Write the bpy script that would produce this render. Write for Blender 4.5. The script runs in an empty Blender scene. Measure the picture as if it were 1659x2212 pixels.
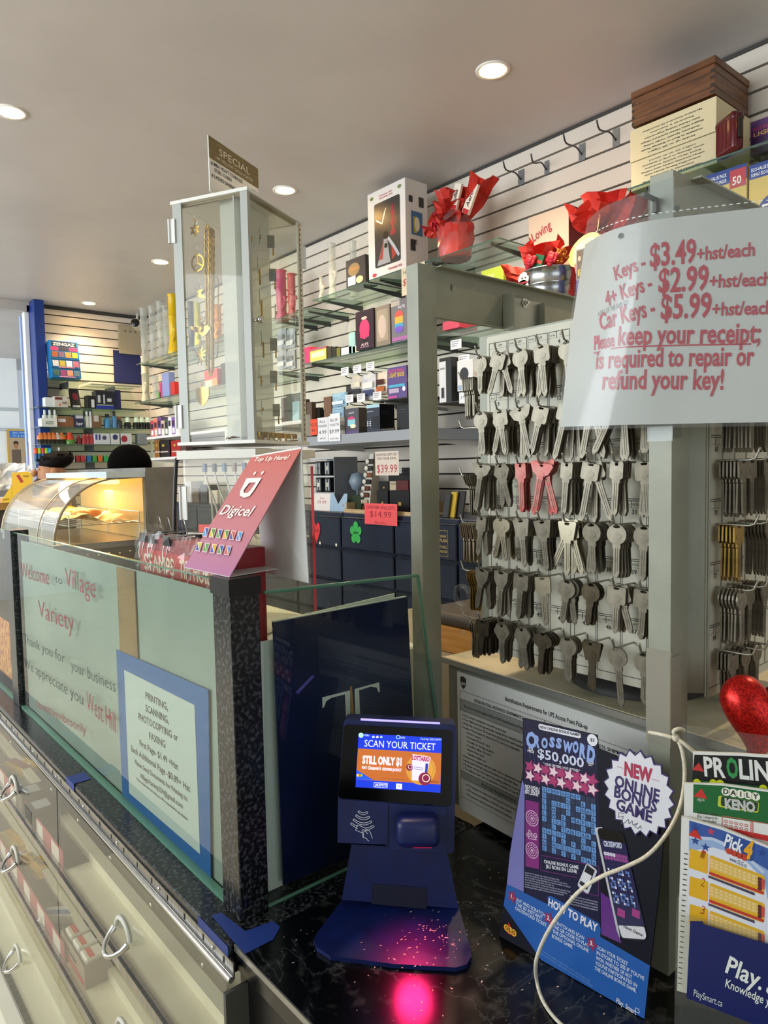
import bpy, bmesh, random
from math import *
from mathutils import Vector as V, Matrix
random.seed(11)
S = bpy.context.scene
COL = S.collection
# ---------------------------------------------------------------- camera
FPX, PITCH, ROLL, YAW, CZ = 1534.0, radians(3.61), radians(-1.13), radians(40.08), 1.5
_P = Matrix(((1, 0, 0), (0, cos(PITCH), -sin(PITCH)), (0, sin(PITCH), cos(PITCH))))
_R = Matrix(((cos(ROLL), -sin(ROLL), 0), (sin(ROLL), cos(ROLL), 0), (0, 0, 1)))
_L = Matrix(((cos(YAW), 0, sin(YAW)), (-sin(YAW), 0, cos(YAW)), (0, -1, 0)))
C2W = _L @ (_R @ _P).transposed()            # columns: image right, image down, forward
CAM = V((0, 0, CZ))
cam = bpy.data.objects.new('camera', bpy.data.cameras.new('camera'))
COL.objects.link(cam)
cam.data.sensor_fit = 'HORIZONTAL'
cam.data.sensor_width = 36.0
cam.data.lens = FPX / 1659 * 36.0
cam.data.clip_start = 0.02
r_, d_, f_ = C2W.col[0], C2W.col[1], C2W.col[2]
cam.matrix_world = Matrix(((r_[0], -d_[0], -f_[0], 0), (r_[1], -d_[1], -f_[1], 0), (r_[2], -d_[2], -f_[2], CZ), (0, 0, 0, 1)))
S.camera = cam

# ---------------------------------------------------------------- light
S.view_settings.view_transform = 'Standard'
S.view_settings.look = 'None'
S.view_settings.exposure = 0.3
S.view_settings.gamma = 1.0
w = bpy.data.worlds.new('world'); S.world = w; w.use_nodes = True
w.node_tree.nodes['Background'].inputs[0].default_value = (0.80, 0.90, 1.0, 1)
w.node_tree.nodes['Background'].inputs[1].default_value = 0.42

def lamp(name, kind, loc, target, energy, color, **kw):
    l = bpy.data.lights.new(name, kind); l.energy = energy; l.color = color
    for k, v in kw.items(): setattr(l, k, v)
    o = bpy.data.objects.new(name, l); COL.objects.link(o); o.location = loc
    o.rotation_euler = (V(target) - V(loc)).to_track_quat('-Z', 'Y').to_euler()
    return o
# unseen area lamp added to brighten the far room, standing in for daylight
lamp('far_room_fill', 'AREA', (-1.2, 7.4, 2.4), (1.2, 9.3, 1.6), 60, (0.93, 0.97, 1.0), shape='RECTANGLE', size=2.0, size_y=.8)
# daylight through the shop front on the customers' side
lamp('shopfront_daylight', 'AREA', (-3.3, 3.0, 1.9), (0.4, 2.4, 1.1), 215, (0.90, 0.96, 1.0), shape='RECTANGLE', size=4.6, size_y=2.2)
lamp('front_fill', 'AREA', (-0.6, -3.2, 1.9), (0.8, 1.0, 1.2), 16, (0.95, 0.98, 1.0), shape='RECTANGLE', size=3.0, size_y=2.0)  # added fill from behind the camera, lights the fronts at the counter
POT_W, POT_C = 44.0, (1.0, 0.76, 0.48)

# ---------------------------------------------------------------- helpers
def ray(x, y): return C2W @ V(((x - 829.5) / FPX, (y - 1106) / FPX, 1.0))
def onX(x, y, X): d = ray(x, y); return CAM + d * (X / d.x)
def onY(x, y, Y): d = ray(x, y); return CAM + d * (Y / d.y)
def onZ(x, y, Z): d = ray(x, y); return CAM + d * ((Z - CZ) / d.z)
def at(x, y, D): return CAM + ray(x, y) * D

def lin(h):
    h = h.lstrip('#'); o = []
    for i in (0, 2, 4):
        c = int(h[i:i + 2], 16) / 255
        o.append(c / 12.92 if c <= 0.04045 else ((c + 0.055) / 1.055) ** 2.4)
    return (o[0], o[1], o[2], 1)
MATS = {}
def K(h, r=0.5, m=0.0, **kw):
    key = (h, r, m, tuple(sorted(kw.items())))
    if key in MATS: return MATS[key]
    mt = bpy.data.materials.new('paint_' + h.lstrip('#')); mt.use_nodes = True
    b = mt.node_tree.nodes['Principled BSDF']
    b.inputs['Base Color'].default_value = lin(h)
    b.inputs['Roughness'].default_value = r; b.inputs['Metallic'].default_value = m
    if 'coat' in kw: b.inputs['Coat Weight'].default_value = kw['coat']; b.inputs['Coat Roughness'].default_value = 0.08
    if 'e' in kw:
        b.inputs['Emission Color'].default_value = lin(kw.get('ec', h)); b.inputs['Emission Strength'].default_value = kw['e']
    if 'spec' in kw: b.inputs['Specular IOR Level'].default_value = kw['spec']
    MATS[key] = mt
    return mt
def nodes(name):
    mt = bpy.data.materials.new(name); mt.use_nodes = True
    nt = mt.node_tree
    return mt, nt, nt.nodes['Principled BSDF']
def N(nt, t, **kw):
    n = nt.nodes.new(t)
    for k, v in kw.items():
        if k in n.inputs.keys(): n.inputs[k].default_value = v
        else: setattr(n, k, v)
    return n
def ramp(nt, src, stops):
    r = nt.nodes.new('ShaderNodeValToRGB')
    while len(r.color_ramp.elements) < len(stops): r.color_ramp.elements.new(0.5)
    for e, (p, c) in zip(r.color_ramp.elements, stops): e.position = p; e.color = lin(c)
    nt.links.new(src, r.inputs[0]); return r
def noisy(name, stops, scale=(1, 1, 1), freq=20, detail=4, rough=0.5, metal=0.0, bump=0.0, kind='noise', coat=0, distort=0.0):
    mt, nt, b = nodes(name)
    tc = N(nt, 'ShaderNodeTexCoord'); mp = N(nt, 'ShaderNodeMapping'); mp.inputs['Scale'].default_value = scale
    nt.links.new(tc.outputs['Object'], mp.inputs[0])
    if kind == 'voronoi':
        t = N(nt, 'ShaderNodeTexVoronoi', Scale=freq); out = t.outputs['Color']
    else:
        t = N(nt, 'ShaderNodeTexNoise', Scale=freq, Detail=detail, Distortion=distort); out = t.outputs['Fac']
    nt.links.new(mp.outputs[0], t.inputs['Vector'])
    r = ramp(nt, out, stops)
    nt.links.new(r.outputs[0], b.inputs['Base Color'])
    b.inputs['Roughness'].default_value = rough; b.inputs['Metallic'].default_value = metal
    if coat: b.inputs['Coat Weight'].default_value = coat
    if bump:
        bp = N(nt, 'ShaderNodeBump', Strength=bump, Distance=0.002)
        nt.links.new(out, bp.inputs['Height']); nt.links.new(bp.outputs[0], b.inputs['Normal'])
    return mt
def glass(name, tint='#ffffff', ior=1.45, rough=0.02, milky=0.0, alpha_tint=1.0, gain=1.0):
    """A pane thin enough not to bend what is behind it: clear body, Fresnel mirror, optional scuffs and haze."""
    mt = bpy.data.materials.new(name); mt.use_nodes = True; nt = mt.node_tree; nt.nodes.clear()
    out = N(nt, 'ShaderNodeOutputMaterial')
    tr = N(nt, 'ShaderNodeBsdfTransparent'); tr.inputs[0].default_value = lin(tint)
    gl = N(nt, 'ShaderNodeBsdfGlossy'); gl.inputs['Roughness'].default_value = rough
    fr = N(nt, 'ShaderNodeFresnel', IOR=ior)
    ge = N(nt, 'ShaderNodeNewGeometry'); iv = N(nt, 'ShaderNodeMath', operation='SUBTRACT'); iv.inputs[0].default_value = 1.0
    nt.links.new(ge.outputs['Backfacing'], iv.inputs[1])          # only the outer faces of a pane mirror
    mf = N(nt, 'ShaderNodeMath', operation='MULTIPLY'); nt.links.new(fr.outputs[0], mf.inputs[0]); nt.links.new(iv.outputs[0], mf.inputs[1])
    fac = mf.outputs[0]
    if gain != 1.0:
        mu = N(nt, 'ShaderNodeMath', operation='MULTIPLY'); mu.inputs[1].default_value = gain; mu.use_clamp = True
        nt.links.new(fac, mu.inputs[0]); fac = mu.outputs[0]
    mx = N(nt, 'ShaderNodeMixShader'); nt.links.new(fac, mx.inputs[0])
    nt.links.new(tr.outputs[0], mx.inputs[1]); nt.links.new(gl.outputs[0], mx.inputs[2])
    sh = mx.outputs[0]
    if milky:
        df = N(nt, 'ShaderNodeBsdfDiffuse'); df.inputs[0].default_value = (0.8, 0.82, 0.8, 1)
        m2 = N(nt, 'ShaderNodeMixShader'); m2.inputs[0].default_value = milky
        nt.links.new(sh, m2.inputs[1]); nt.links.new(df.outputs[0], m2.inputs[2]); sh = m2.outputs[0]
    nt.links.new(sh, out.inputs[0])
    return mt

_TXT = {}
def textmesh(s, bold=0.0, shear=0.0, sp=1.0):
    key = (s, bold, shear, sp)
    if key not in _TXT:
        cu = bpy.data.curves.new('t', 'FONT'); cu.body = s; cu.size = 1.0; cu.offset = bold; cu.shear = shear
        cu.resolution_u = 2; cu.space_character = sp
        o = bpy.data.objects.new('t', cu)
        me = bpy.data.meshes.new_from_object(o)
        _TXT[key] = ([v.co.copy() for v in me.vertices], [tuple(p.vertices) for p in me.polygons])
        bpy.data.objects.remove(o); bpy.data.curves.remove(cu); bpy.data.meshes.remove(me)
    return _TXT[key]

class B:
    """Collects geometry of one part. Local frame of a thing: x right, y away from the viewer of its front, z up."""
    def __init__(s):
        s.bm = bmesh.new(); s.mats = []; s.i = 0; s.T = Matrix(); s.W = None
    def m(s, mat):
        if isinstance(mat, str): mat = K(mat)
        if mat not in s.mats: s.mats.append(mat)
        s.i = s.mats.index(mat); return s
    def add(s, vs, fs, smooth=False):
        bv = []
        for v in vs:
            v = V(v)
            if s.W: v = V(s.W(v))
            bv.append(s.bm.verts.new(s.T @ v))
        for f in fs:
            try:
                fa = s.bm.faces.new([bv[i] for i in f])
            except ValueError:
                continue
            fa.material_index = s.i; fa.smooth = smooth
        return s
    def box(s, x0, x1, y0, y1, z0, z1, bev=0.0, seg=1):
        if bev:
            t = bmesh.new(); bmesh.ops.create_cube(t, size=1.0)
            for v in t.verts: v.co = ((x0 + x1) / 2 + v.co.x * (x1 - x0), (y0 + y1) / 2 + v.co.y * (y1 - y0), (z0 + z1) / 2 + v.co.z * (z1 - z0))
            bmesh.ops.bevel(t, geom=t.edges[:], offset=bev, segments=seg, affect='EDGES', profile=0.5)
            t.verts.index_update()
            s.add([v.co.copy() for v in t.verts], [[v.index for v in f.verts] for f in t.faces], seg > 1); t.free(); return s
        vs = [(x, y, z) for x in (x0, x1) for y in (y0, y1) for z in (z0, z1)]
        return s.add(vs, [(0, 1, 3, 2), (4, 6, 7, 5), (0, 4, 5, 1), (2, 3, 7, 6), (0, 2, 6, 4), (1, 5, 7, 3)])
    def poly(s, pts, y=0.0):                       # flat shape on the front plane, points (x, z)
        a = sum(pts[i][0] * pts[(i + 1) % len(pts)][1] - pts[(i + 1) % len(pts)][0] * pts[i][1] for i in range(len(pts)))
        if a < 0: pts = pts[::-1]
        return s.add([(p[0], y, p[1]) for p in pts], [range(len(pts))])
    def rect(s, x0, z0, x1, z1, y=0.0): return s.poly([(x0, z0), (x1, z0), (x1, z1), (x0, z1)], y)
    def grid(s, x0, z0, x1, z1, nx, nz, y=0.0):
        vs = [(x0 + (x1 - x0) * i / nx, y, z0 + (z1 - z0) * j / nz) for j in range(nz + 1) for i in range(nx + 1)]
        return s.add(vs, [(j * (nx + 1) + i, j * (nx + 1) + i + 1, (j + 1) * (nx + 1) + i + 1, (j + 1) * (nx + 1) + i) for j in range(nz) for i in range(nx)], True)
    def disc(s, x, z, r, y=0.0, n=20, rz=None, a0=0, a1=2 * pi):
        return s.poly([(x + r * cos(a0 + (a1 - a0) * k / n), z + (rz or r) * sin(a0 + (a1 - a0) * k / n)) for k in range(n if a1 - a0 > 6.2 else n + 1)], y)
    def ring(s, x, z, r0, r1, y=0.0, n=24):
        vs = [(x + r * cos(2 * pi * k / n), y, z + r * sin(2 * pi * k / n)) for r in (r0, r1) for k in range(n)]
        return s.add(vs, [(k, (k + 1) % n, n + (k + 1) % n, n + k) for k in range(n)])
    def star(s, x, z, r, y=0.0, n=5, k=0.42, a=pi / 2):
        return s.poly([(x + (r if i % 2 == 0 else r * k) * cos(a + pi * i / n), z + (r if i % 2 == 0 else r * k) * sin(a + pi * i / n)) for i in range(2 * n)], y)
    def line(s, pts, wd, y=0.0):                   # flat stroke
        for (a, b_) in zip(pts[:-1], pts[1:]):
            dx, dz = b_[0] - a[0], b_[1] - a[1]; L = hypot(dx, dz) or 1; nx, nz = -dz / L * wd / 2, dx / L * wd / 2
            s.poly([(a[0] + nx, a[1] + nz), (a[0] - nx, a[1] - nz), (b_[0] - nx, b_[1] - nz), (b_[0] + nx, b_[1] + nz)], y)
        return s
    def prism(s, pts, y0, y1, smooth=False):       # outline (x, z) extruded along y
        n = len(pts)
        a = sum(pts[i][0] * pts[(i + 1) % n][1] - pts[(i + 1) % n][0] * pts[i][1] for i in range(n))
        if a < 0: pts = pts[::-1]
        vs = [(p[0], y0, p[1]) for p in pts] + [(p[0], y1, p[1]) for p in pts]
        s.add(vs, [list(range(n)), list(range(2 * n - 1, n - 1, -1))])
        return s.add(vs, [(i, n + i, n + (i + 1) % n, (i + 1) % n) for i in range(n)], smooth)
    def prz(s, pts, z0, z1, smooth=False):         # outline (x, y) extruded along z
        n = len(pts)
        vs = [(p[0], p[1], z0) for p in pts] + [(p[0], p[1], z1) for p in pts]
        s.add(vs, [list(range(n))[::-1], list(range(n, 2 * n))])
        return s.add(vs, [(i, (i + 1) % n, n + (i + 1) % n, n + i) for i in range(n)], smooth)
    def tube(s, pts, r, n=6, cap=True, smooth=True):
        pts = [V(p) for p in pts]; rs = r if isinstance(r, (list, tuple)) else [r] * len(pts)
        vs = []; prev = None
        for k, p in enumerate(pts):
            t = (pts[min(k + 1, len(pts) - 1)] - pts[max(k - 1, 0)]).normalized()
            if prev is None:
                prev = t.orthogonal().normalized()
            u = (prev - t * prev.dot(t))
            u = u.normalized() if u.length > 1e-6 else t.orthogonal().normalized()
            prev = u; v = t.cross(u)
            vs += [p + (u * cos(2 * pi * i / n) + v * sin(2 * pi * i / n)) * rs[k] for i in range(n)]
        fs = [(k * n + i, k * n + (i + 1) % n, (k + 1) * n + (i + 1) % n, (k + 1) * n + i) for k in range(len(pts) - 1) for i in range(n)]
        s.add(vs, fs, smooth)
        if cap: s.add(vs[:n], [range(n)][::-1]); s.add(vs[-n:], [range(n)])
        return s
    def lathe(s, prof, n=16, c=(0, 0), smooth=True):
        vs = [(c[0] + r * cos(2 * pi * i / n), c[1] + r * sin(2 * pi * i / n), z) for (r, z) in prof for i in range(n)]
        fs = [(k * n + i, k * n + (i + 1) % n, (k + 1) * n + (i + 1) % n, (k + 1) * n + i) for k in range(len(prof) - 1) for i in range(n)]
        s.add(vs, fs, smooth)
        if prof[0][0] > 1e-5: s.add(vs[:n], [list(range(n))[::-1]])
        if prof[-1][0] > 1e-5: s.add(vs[-n:], [list(range(n))])
        return s
    def ball(s, c, r, n=12, m=8):
        r = r if isinstance(r, (list, tuple)) else (r, r, r)
        vs = [(c[0] + r[0] * sin(pi * j / m) * cos(2 * pi * i / n), c[1] + r[1] * sin(pi * j / m) * sin(2 * pi * i / n), c[2] - r[2] * cos(pi * j / m)) for j in range(m + 1) for i in range(n)]
        return s.add(vs, [(j * n + i, j * n + (i + 1) % n, (j + 1) * n + (i + 1) % n, (j + 1) * n + i) for j in range(m) for i in range(n)], True)
    def crumple(s, f, nu=8, nv=8, amp=0.004, th=0):   # a sheet f(u, v) with creases
        vs = []
        for j in range(nv + 1):
            for i in range(nu + 1):
                p = V(f(i / nu, j / nv)); vs.append(p + V((random.uniform(-1, 1), random.uniform(-1, 1), random.uniform(-1, 1))) * amp)
        return s.add(vs, [(j * (nu + 1) + i, j * (nu + 1) + i + 1, (j + 1) * (nu + 1) + i + 1, (j + 1) * (nu + 1) + i) for j in range(nv) for i in range(nu)])
    def text(s, t, x, z, size=0.01, al='C', y=0.0, bold=0.0, shear=0.0, width=None, height=None, rot=0.0, sp=1.0):
        """One line of lettering; width fits it to a length, height sets the height of its capitals."""
        vs, fs = textmesh(t, bold, shear, sp)
        if not vs: return s
        x0 = min(v.x for v in vs); x1 = max(v.x for v in vs)
        sx = sz = size
        if width: sx = width / max(x1 - x0, 1e-6); sz = sx if height is None else sz
        if height: sz = height / 0.75; sx = sx if width else sz
        off = {'L': x0, 'C': (x0 + x1) / 2, 'R': x1}[al]
        cr, sr = cos(rot), sin(rot)
        return s.add([(x + (v.x - off) * sx * cr - v.y * sz * sr, y, z + (v.x - off) * sx * sr + v.y * sz * cr) for v in vs], fs)
    def done(s, name, parent=None, loc=None, rot=None, mods=None):
        me = bpy.data.meshes.new(name); s.bm.normal_update(); s.bm.to_mesh(me); s.bm.free()
        for mt in s.mats: me.materials.append(mt)
        o = bpy.data.objects.new(name, me); COL.objects.link(o)
        if parent is not None: o.parent = parent
        if loc is not None: o.location = loc
        if rot is not None: o.rotation_euler = rot if isinstance(rot, (tuple, list)) or hasattr(rot, 'x') else (0, 0, rot)
        return o

def tag(o, label=None, cat=None, group=None, kind=None):
    if label: o['label'] = label
    if cat: o['category'] = cat
    if group: o['group'] = group
    if kind: o['kind'] = kind
    return o
def thing(name, label, cat, loc=(0, 0, 0), rz=0.0, group=None, rot=None):
    o = bpy.data.objects.new(name, None); COL.objects.link(o); o.empty_display_size = 0.02
    o.location = loc; o.rotation_euler = rot if rot is not None else (0, 0, rz)
    return tag(o, label, cat, group)
def st(o): o['kind'] = 'structure'; return o
def copytree(root, loc=None, rot=None, label=None, group=None):
    r = root.copy(); COL.objects.link(r)
    if loc is not None: r.location = loc
    if rot is not None: r.rotation_euler = rot
    if label: r['label'] = label
    if group: r['group'] = group
    for ch in root.children:
        c = ch.copy(); COL.objects.link(c); c.parent = r
        for g in ch.children:
            d = g.copy(); COL.objects.link(d); d.parent = c
    return r
class Face:
    """A flat surface in the room: origin, right and up axes. p() puts a sight line on it, in its own (x, z)."""
    def __init__(s, o, r, u):
        s.o = V(o); s.r = V(r).normalized(); u = V(u); s.u = (u - s.r * u.dot(s.r)).normalized(); s.n = s.r.cross(s.u)
        s.rot = Matrix((s.r, -s.n, s.u)).transposed().to_euler()   # local y points away from the viewer
    def p(s, x, y):
        d = ray(x, y); t = (s.o - CAM).dot(s.n) / d.dot(s.n); q = CAM + d * t - s.o
        return (q.dot(s.r), q.dot(s.u))
    def ps(s, *pts): return [s.p(*q) for q in pts]
    def text(s, b, t, a, c, y=-0.0004, h=None, **kw):              # lettering with its baseline between two sight lines
        p, q = s.p(*a), s.p(*c)
        b.text(t, p[0], p[1], al='L', y=y, width=hypot(q[0] - p[0], q[1] - p[1]), rot=atan2(q[1] - p[1], q[0] - p[0]), height=h, **kw)
RW = -pi / 2      # things on the right-hand wall face the aisle
# ================================================================ setting
XW, YB, HC = 2.60, 6.38, 2.898
M_slat = noisy('slatwall_laminate', [(0.35, '#d9d0c4'), (0.65, '#e0d8cb')], freq=3, rough=0.45)
M_groove = K('#2a211b', 0.8)
M_ceil = noisy('ceiling_paint', [(0.4, '#c3bebc'), (0.6, '#cac5c3')], freq=1.6, rough=0.42)
b = B(); b.m(noisy('floor_tile', [(0.4, '#cfc8b2'), (0.6, '#d8d1bd')], freq=5, rough=0.45)); b.box(-4, XW + .3, -4, 10.4, -0.1, 0); st(b.done('floor'))
b = B(); b.m(M_ceil); b.box(-4, XW + .3, -4, YB + .2, HC, HC + 0.1); b.box(-4, XW + .3, YB + .2, 10.4, 2.88, 2.98); st(b.done('ceiling'))
ZG = [2.595 + 0.0757 * k for k in range(-35, 4)]
def slats(b, a0, a1, put):
    b.m(M_groove); put(a0, a1, 0.004, 0.06, -0.0, HC - 0.002)
    b.m(M_slat); e = 0.0045
    z0 = 0.0
    for z in ZG + [HC]:
        if z - e > z0 + 0.005: put(a0, a1, -0.012, 0.004, z0, min(z - e, HC - 0.012))
        z0 = z + e
b = B(); slats(b, -4, YB + 0.0, lambda a0, a1, d0, d1, z0, z1: b.box(XW + d0, XW + d1, a0, a1, z0, z1)); st(b.done('wall_right'))
xb0 = onY(100, 800, YB).x
b = B(); slats(b, xb0, XW - 0.013, lambda a0, a1, d0, d1, z0, z1: b.box(a0, a1, YB + d0, YB + d1, z0, z1)); st(b.done('wall_back'))
b = B(); b.m(K('#3a3836', .6)); b.box(xb0, XW - .013, YB - .024, YB - .012, HC - .03, HC); b.box(XW - .02, XW - .012, -4, YB - .013, HC - .012, HC); st(b.done('trim_1'))
# blue corner pillar, the sliding door's edge and the dark gap beside it
M_blue = K('#0a3584', 0.35)
x0, x1 = onY(79, 800, 6.2).x, onY(102, 800, 6.2).x
b = B(); b.m(M_blue); b.box(x0, x1, 6.2, YB + .12, 0, HC - .001, .006); st(b.done('trim_2'))
b = B(); b.m(K('#05060a', .7)); b.box(onY(70, 800, 6.5).x, xb0 + .1, 6.56, 6.6, 0, HC - .02); st(b.done('trim_3'))
ZD = onY(65, 672, 6.3).z
b = B(); b.m(K('#f2f4f2', .4)); xa, xc = onY(61, 900, 6.36).x, onY(73, 900, 6.36).x
b.box(xa, xc, 6.34, 6.40, 0, ZD, .006); b.m(K('#9db9ee', .35)); b.box(onY(53, 900, 6.45).x, xa + .004, 6.43, 6.47, 0, ZD - .02)
b.m(K('#4b4a44', .4, .6)); b.box(xc - .02, xc + .012, 6.33, 6.42, ZD, ZD + .05)
st(b.done('door_1'))
# bright room beyond the opening
M_white = noisy('white_plaster', [(0.4, '#e9eef0'), (0.6, '#f1f4f4')], freq=2, rough=0.6)
b = B(); b.m(M_white); b.box(-4, 2.2, 9.4, 9.5, 0, 2.88)
for z in (2.02, 2.26): b.m(K('#b9c2c6')); b.box(-4, 2.2, 9.375, 9.399, z, z + .035)
st(b.done('wall_far'))
b = B(); b.m(K('#b9b4ae', .5)); b.box(-4, onY(72, 660, 6.38).x, 6.33, 6.43, onY(30, 672, 6.38).z, HC - .001); st(b.done('trim_4'))
b = B(); b.m(M_white); b.box(-4, -3.9, -4, 0.0, 0, HC); b.box(-4, -3.9, -4, 10.4, 0, .45); b.box(-4, -3.9, -4, 10.4, 2.6, HC); b.box(-4, -3.9, 6.2, 7.6, 0, HC); st(b.done('wall_left'))
b = B(); b.m(M_white); b.box(-4, -2.2, -4, -3.9, 0, HC); b.box(1.0, XW, -4, -3.9, 0, HC); b.box(-4, XW, -4, -3.9, 2.5, HC); st(b.done('wall_front'))

# ================================================================ recessed ceiling lights
POTS = [(2.0, 1.73, 'recessed pot light nearest the camera, above the slatwall hooks'), (2.0, 3.10, 'recessed pot light beside the jewellery tower top'),
        (2.0, 4.64, 'small recessed pot light just left of the jewellery tower'), (2.0, 6.10, 'farthest pot light washing the back slatwall'),
        (0.745, 3.08, 'pot light at the left edge of the picture'), (0.745, 1.5, 'pot light overhead in the aisle row'), (0.745, 4.64, 'pot light farther along the aisle row'), (2.0, 0.25, 'pot light overhead behind the price sheet')]
for (x, y, lb) in POTS:
    t = thing('recessed_ceiling_light', lb, 'ceiling light', (x, y, HC), group='recessed pot lights')
    b = B(); b.m(K('#f0ece4', .4)); b.lathe([(.061, .0), (.060, -.005), (.045, -.003), (.043, .012)], 24); b.done('trim_ring', t)
    b = B(); b.m(K('#fff0cf', .4, e=14.0, ec='#ffe2ae')); b.lathe([(.0, -.0042), (.044, -.0042)], 24); b.done('lamp_lens', t)
    l = lamp('pot_lamp', 'SPOT', (0, 0, -.03), (0, 0, -1), POT_W, POT_C, spot_size=radians(125), spot_blend=0.9, shadow_soft_size=.05); l.parent = t
# ================================================================ service counter, glass showcase, candy bins
def granite(name, a, bb, c, fr=260, **kw):
    return noisy(name, [(0.36, a), (0.5, bb), (0.62, c)], freq=fr, detail=3, rough=0.22, **kw)
M_gran = granite('granite_laminate', '#08090a', '#131517', '#44474b', 170)
def marble():
    mt, nt, b = nodes('black_marble_laminate')
    tc = N(nt, 'ShaderNodeTexCoord'); n1 = N(nt, 'ShaderNodeTexNoise', Scale=5.0, Detail=8.0, Distortion=2.2)
    nt.links.new(tc.outputs['Object'], n1.inputs['Vector'])
    mu = N(nt, 'ShaderNodeMath', operation='SUBTRACT'); mu.inputs[1].default_value = 0.5; nt.links.new(n1.outputs['Fac'], mu.inputs[0])
    ab = N(nt, 'ShaderNodeMath', operation='ABSOLUTE'); nt.links.new(mu.outputs[0], ab.inputs[0])
    r = ramp(nt, ab.outputs[0], [(0.0, '#3c3e3d'), (0.008, '#15181a'), (0.03, '#060708')])
    n2 = N(nt, 'ShaderNodeTexNoise', Scale=40.0, Detail=6.0); nt.links.new(tc.outputs['Object'], n2.inputs['Vector'])
    r2 = ramp(nt, n2.outputs['Fac'], [(0.56, '#000000'), (0.72, '#4a4b48')])
    mx = N(nt, 'ShaderNodeMix', data_type='RGBA', blend_type='ADD'); mx.inputs[0].default_value = 0.5
    nt.links.new(r.outputs[0], mx.inputs[6]); nt.links.new(r2.outputs[0], mx.inputs[7]); nt.links.new(mx.outputs[2], b.inputs['Base Color'])
    b.inputs['Roughness'].default_value = 0.2
    return mt
M_marb = marble()
M_steel = noisy('brushed_steel', [(0.35, '#8c8c8a'), (0.65, '#b4b3b0')], scale=(1, 60, 1), freq=6, rough=0.3, metal=1.0)
M_chrome = K('#d6d6d4', 0.14, 1.0)
M_gl = glass('showcase_glass', '#f7fbf8', 1.5, 0.0)
M_gledge = K('#5f8f78', 0.15)
M_acr = glass('clear_acrylic', '#fbfbf8', 1.45, 0.04, milky=0.02)
M_acrd = glass('scuffed_acrylic_door', '#fafaf4', 1.45, 0.10, milky=0.03)

CW_ = .83
t = thing('service_counter', 'black marble counter top the ticket checker stands on', 'counter', (0.403, 0.79, 0))
b = B(); b.m(M_marb); b.box(0, CW_, -1.3, 0.0, .868, .9, .002); b.done('counter_top', t)
b = B(); b.m(K('#0b0c0e', .35)); b.box(.006, CW_ - .02, -1.28, -.002, 0.0, .868); b.done('front_panel', t)
b = B(); b.m(K('#a9a9a4', .3, .8)); b.box(-.0015, .0005, -1.3, -.001, .893, .9012); b.done('edge_trim', t)

YP0, YP1, YQ0, YQ1, XG = 0.822, 0.872, 1.985, 2.05, 0.43
t = thing('glass_showcase', 'long glass fronted showcase with speckled granite posts and ledge', 'display case', (XG, YP0, .9))
b = B(); b.m(M_gran); b.box(-.035, .42, -.03, 2.4, -.04, 0, .002); b.done('ledge', t)
def gpost(y0, y1):
    b = B(); b.m(M_gran); b.box(0, .043, y0 - YP0, y1 - YP0, 0, .458, .0012); return b.done('granite_post', t)
gpost(YP0, YP1); gpost(YQ0, YQ1)
def pane(name, y0, y1):
    b = B(); b.m(M_gl); b.box(.008, .014, y0 - YP0, y1 - YP0, 0.001, .452); b.m(M_gledge); b.box(.0079, .0141, y0 - YP0, y1 - YP0, .4515, .453); b.box(.004, .016, y0 - YP0, y1 - YP0, 0.0, .004)
    return b.done(name, t)
front = pane('front_glass', YP1, YQ0); pane('front_glass', YQ1, 3.2)
fy = Face((0, .828, 0), (1, 0, 0), (0, 0, 1))
pp = fy.ps((571, 1280), (903, 1243), (945, 1560), (985, 1850)); zb = .9005
pts = [(pp[0][0], pp[0][1]), (pp[1][0], pp[1][1]), (pp[2][0], pp[2][1]), (pp[2][0] + (pp[2][0] - pp[1][0]) * .6, zb), (.474, zb)]
b = B(); b.m(M_gl); b.prism([(x - XG, z - .9) for x, z in pts], .004, .010); b.m(M_gledge)
for i in range(5):
    p, q = pts[i], pts[(i + 1) % 5]
    if i != 4: b.tube([(p[0] - XG, .007, p[1] - .9), (q[0] - XG, .007, q[1] - .9)], .0032, 4)
b.done('end_glass', t)
# marker greeting written on the front glass
fx = Face((XG + .0075, 0, 0), (0, -1, 0), (0, 0, 1))
red, blk = K('#8c2430', .5), K('#26282c', .5)
for mt, s, a, c, h, bo in ((red, 'Welcome', (46, 1246), (106, 1264), .040, -.012), (blk, 'to', (120, 1258), (134, 1263), .020, -.012), (red, 'Village', (142, 1266), (206, 1292), .044, -.012), (red, 'Variety', (84, 1332), (160, 1366), .044, -.012),
        (blk, 'Thank you for', (51, 1388), (140, 1434), .026, -.014), (blk, 'your business', (154, 1447), (250, 1496), .026, -.014), (blk, 'We appreciate you', (52, 1440), (180, 1524), .028, -.014), (red, 'West Hill', (188, 1532), (250, 1584), .042, -.01), (red, '#positivevibesonly', (78, 1526), (186, 1588), .022, -.012)):
    b = B(); b.m(mt); fx.text(b, s, a, c, y=-.0003, h=h, bold=bo); o = b.done('marker_lettering', t); o.location = fx.o - t.location; o.rotation_euler = fx.rot; o['label'] = ('red' if mt is red else 'black') + ' handwritten marker lettering'
b = B(); p = fx.p(238, 1549); b.m(red); b.poly([(p[0], p[1] - .006), (p[0] + .006, p[1] + .002), (p[0] + .003, p[1] + .006), (p[0], p[1] + .003), (p[0] - .003, p[1] + .006), (p[0] - .006, p[1] + .002)], -.0004)
o = b.done('marker_heart', t); o.location = fx.o - t.location; o.rotation_euler = fx.rot
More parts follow.
